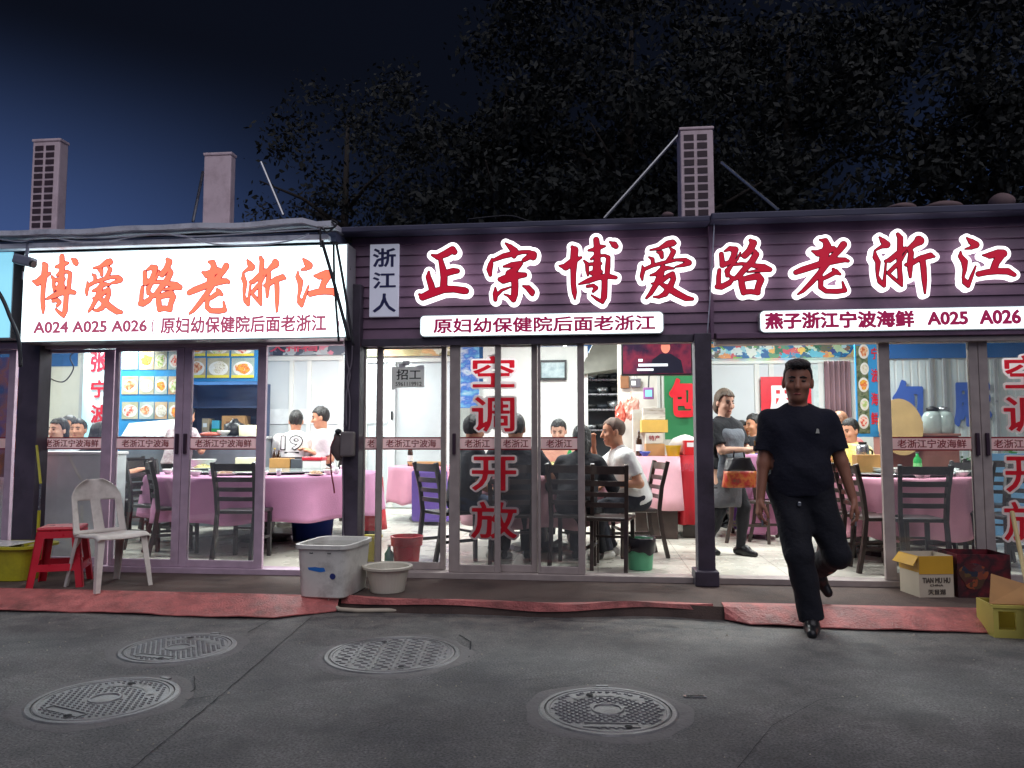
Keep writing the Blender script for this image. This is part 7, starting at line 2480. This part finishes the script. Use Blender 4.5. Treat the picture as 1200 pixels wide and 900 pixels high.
ac_unit('vented air conditioner unit held by stays on the roof between the two right shops', 798, 837, 152, .6, .3, 12, [((800, 153), (708, 256)), ((845, 190), (912, 246))])
p, q = at(306, 190, .8), at(332, 252, .8)
tag(MB().tube([p, q], .017, 8).build('pole', M_STEEL), 'thin leaning metal pole on the left roof right of the plain casing', 'pole')
M_SACK = mat('pale_sack', (112, 92, 94), .8, 0, .2, 9)
for i, (px, py, a, b, c, lab) in enumerate(((1052, 240, .12, .09, .035, 'pinkish sack lying flat on the right roof edge'), (1102, 239, .16, .09, .035, 'long pale rubble piece on the right roof edge'), (1174, 230, .085, .09, .06, 'lumpy pale sack nearest the right edge of the roof'), (783, 250, .05, .06, .03, 'small pale lump beside the foot of the stayed unit'))):
    p = at(px, py, -.1)
    mm = MB().ellipsoid((0, 0, 0), (a, b, c), 16, 10)
    rr = random.Random(i)
    mm.v = [(x * (1 + .2 * math.sin(9 * y + 14 * x + i)), y, z * (1 + .3 * math.sin(17 * x + i))) for x, y, z in mm.v]
    o = mm.build('sack', M_SACK, None, True, loc=(p.x, -.1, 3.098 + c * .72))
    tag(o, lab, 'sack' if i != 1 else 'rubble')
# cables along the left roof edge and over its sign
def cable(label, pix, Y, r, m, n=8, name='cable', sag=0.0, cat='cable'):
    P = [at(a, b, Y if not isinstance(Y, (list, tuple)) else Y[i]) for i, (a, b) in enumerate(pix)]
    pts = []
    for i in range(len(P) - 1):
        p0, p1, p2, p3 = P[max(i - 1, 0)], P[i], P[i + 1], P[min(i + 2, len(P) - 1)]
        for k in range(n):
            u = k / n
            pts.append(0.5 * ((2 * p1) + (p2 - p0) * u + (2 * p0 - 5 * p1 + 4 * p2 - p3) * u * u + (3 * p1 - p0 - 3 * p2 + p3) * u ** 3))
    pts.append(P[-1])
    return tag(MB().tube(pts, r, 6).build(name, m, smooth=True), label, cat)
cable('pale cable drooping in waves along the gutter above the glowing sign', [(-40, 272), (20, 283), (50, 277), (90, 283), (130, 282), (165, 276), (213, 276), (250, 286), (300, 287), (340, 282), (362, 274)], -.43, .006, M_PALECABLE)
cable('second thin pale cable along the roof sheet of the left shop', [(-40, 276), (60, 276), (120, 279), (185, 274), (225, 277), (310, 272), (378, 268)], -.44, .005, M_PALECABLE)
cable('dark slanting conduit across the last character of the glowing sign', [(372, 262), (378, 285), (391, 330), (409, 398)], [-.42, -.36, -.33, -.3], .016, M_CABLE)
cable('dark upright conduit at the right end of the glowing sign', [(391, 284), (392, 330), (397, 400)], [-.33, -.31, -.29], .011, M_CABLE)
cable('second dark slanting conduit at the right corner of the glowing sign', [(394, 284), (404, 340), (414, 405)], [-.33, -.31, -.29], .013, M_CABLE)
cable('tangle of dark wire at the kicked up corner of the left roof', [(380, 268), (392, 266), (388, 258), (395, 262), (384, 272), (376, 268), (376, 290)], -.45, .008, M_CABLE)
cable('pale loop of wire hanging beside the upright blue lettered board', [(408, 287), (412, 300), (411, 318), (408, 328)], -.1, .006, M_PALECABLE)
cable('thin cable arched over the dark roof edge of the middle shop', [(548, 257), (575, 254), (600, 253), (620, 259), (640, 261)], -.1, .006, M_CABLE)
cable('thin wire running down the corner trim between the middle and right shops', [(837, 262), (834, 320), (829, 390)], -.16, .005, M_PALECABLE)
cable('thick bundled cable crossing the neighbouring sign at the left edge', [(-30, 300), (0, 345), (12, 372), (22, 398), (24, 430)], -.36, .016, M_CABLE)
cable('looping dark wire hanging behind the leftmost glass door', [(50, 432), (60, 444), (75, 447), (86, 432), (84, 415), (120, 400)], .3, .006, M_CABLE)
cable('pair of grey conduits twisting down the post between left and middle shops', [(404, 396), (407, 425), (410, 440), (406, 465), (406, 500)], -.14, .008, mat('grey_conduit', (120, 112, 122), .5))
cable('grey conduit crossing the other one on the post between left and middle shops', [(413, 396), (412, 425), (407, 445), (410, 470), (409, 505)], -.145, .007, MATS['grey_conduit'])
cable('thin grey cable running down to the step on the post left of the middle shop', [(401, 530), (402, 580), (402, 620), (406, 660), (405, 690)], -.135, .007, MATS['grey_conduit'])
cable('red cord hanging from the grey switch box on the post', [(393, 512), (388, 525), (388, 550), (391, 570), (392, 578)], -.2, .007, mat('red_cord', (130, 40, 50), .5))
# switch box
q = at(407, 521, -.16)
t = thing('switch_box', 'grey switch box wrapped in cloth on the post between left and middle shops', 'switch box', tuple(q))
MB().box(-.05, .065, -.05, .035, -.1, .11).build('box_case', mat('grey_box', (122, 114, 114), .55, 0, .12, 8), t, bevel=.015)
mm = MB().ellipsoid((-.085, -.01, -.02), (.05, .05, .12), 14, 10)
mm.v = [(x + .012 * math.sin(40 * z), y, z) for x, y, z in mm.v]
mm.build('wrapped_cloth', mat('grey_rag', (98, 84, 84), .85, 0, .15, 12), t, True)
MB().ellipsoid((-.07, -.03, .11), (.03, .03, .025), 10, 6).build('knot', M_CABLE, t, True)
# security camera at the left end of the glowing sign
q = at(29, 306, -.42)
t = thing('security_camera', 'small grey security camera hanging at the top left corner of the glowing sign', 'camera', tuple(q))
M_CAMB = mat('grey_camera_shell', (120, 124, 142), .45)
m = MB().box(-.085, .085, -.05, .05, -.04, .045)
Mx = Matrix.Rotation(R_(14), 4, 'Y')
m.v = [tuple(Mx @ Vector(v)) for v in m.v]
m.build('camera_body', M_CAMB, t, bevel=.015)
MB().tube([(.08, -.01, -.03), (.098, -.012, -.036)], .032, 14).build('lens', M_BLACK, t)
MB().tube([(-.0, .02, .05), (0, .03, .17)], .014, 8).build('bracket', M_CAMB, t)
MB().tube([(-.01, 0, -.04), (-.012, 0, -.09)], .012, 8).build('plug', M_CABLE, t)
MB().tube([(-.012, 0, -.09), (-.016, 0, -.16)], .004, 6).build('wire', M_PALECABLE, t)
# ceiling fan shapes seen behind the leftmost door are left out; neighbouring posters at the left edge
o = thing('poster', 'purple and orange poster in the neighbouring shop at the far left edge', 'poster', (X(-30, .3, 500), .3, 1.2))
MB().box(-.5, .5, 0, .02, -.3, .85).build('sheet', ramp_mat('purple_orange_print', [(70, 50, 150), (110, 90, 190), (230, 120, 60), (60, 90, 160), (200, 200, 220)], 2.4, .4), o)

# ============================================================ TREES BEHIND THE SHOPS
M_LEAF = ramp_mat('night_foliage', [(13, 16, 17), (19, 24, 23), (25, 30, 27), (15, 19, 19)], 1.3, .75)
M_BARK = mat('dark_bark', (50, 44, 40), .9, 0, .25, 8, bump=.5, bs=30)
def tree(label, x, y, hgt, rad, seed, n):
    rr = np.random.default_rng(seed)
    t = thing('tree', label, 'tree', (x, y, 0), 0, 'dark trees behind the shops')
    tr = MB()
    tr.tube([(0, 0, 0), (.1, .05, hgt * .3), (-.05, .1, hgt * .55), (.05, 0, hgt * .8)], [.26, .2, .14, .05], 8)
    r2 = random.Random(seed)
    for k in range(9):
        a = 2 * PI * k / 9 + r2.uniform(-.3, .3)
        z0 = hgt * r2.uniform(.3, .6)
        L = rad * r2.uniform(.6, .95)
        tr.tube([(0, 0, z0), (math.cos(a) * L * .5, math.sin(a) * L * .5, z0 + L * .35), (math.cos(a) * L, math.sin(a) * L, z0 + L * .55)], [.09, .055, .02], 6)
    tr.build('trunk', M_BARK, t, True)
    nc = 60
    cl = rr.normal(size=(nc, 3))
    cl /= np.linalg.norm(cl, axis=1)[:, None]
    cl *= (rr.random((nc, 1)) ** .45)
    cl = cl * np.array([rad, rad * .75, hgt * .36]) + np.array([0, 0, hgt * .64])
    ci = rr.integers(0, nc, n)
    c = cl[ci] + rr.normal(size=(n, 3)) * np.array([.12, .12, .1]) * rad
    d1 = rr.normal(size=(n, 3)); d1 /= np.linalg.norm(d1, axis=1)[:, None]
    d2 = np.cross(d1, rr.normal(size=(n, 3))); d2 /= np.linalg.norm(d2, axis=1)[:, None]
    s = rr.uniform(.05, .13, (n, 1))
    V = np.stack([c - d1 * s, c + d2 * s * .5, c + d1 * s, c - d2 * s * .5], 1).reshape(-1, 3)
    me = bpy.data.meshes.new('crown')
    me.vertices.add(n * 4)
    me.vertices.foreach_set('co', V.astype(np.float32).ravel())
    me.loops.add(n * 4)
    me.loops.foreach_set('vertex_index', np.arange(n * 4, dtype=np.int32))
    me.polygons.add(n)
    me.polygons.foreach_set('loop_start', np.arange(n, dtype=np.int32) * 4)
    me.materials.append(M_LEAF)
    me.update()
    link('crown', me, t)
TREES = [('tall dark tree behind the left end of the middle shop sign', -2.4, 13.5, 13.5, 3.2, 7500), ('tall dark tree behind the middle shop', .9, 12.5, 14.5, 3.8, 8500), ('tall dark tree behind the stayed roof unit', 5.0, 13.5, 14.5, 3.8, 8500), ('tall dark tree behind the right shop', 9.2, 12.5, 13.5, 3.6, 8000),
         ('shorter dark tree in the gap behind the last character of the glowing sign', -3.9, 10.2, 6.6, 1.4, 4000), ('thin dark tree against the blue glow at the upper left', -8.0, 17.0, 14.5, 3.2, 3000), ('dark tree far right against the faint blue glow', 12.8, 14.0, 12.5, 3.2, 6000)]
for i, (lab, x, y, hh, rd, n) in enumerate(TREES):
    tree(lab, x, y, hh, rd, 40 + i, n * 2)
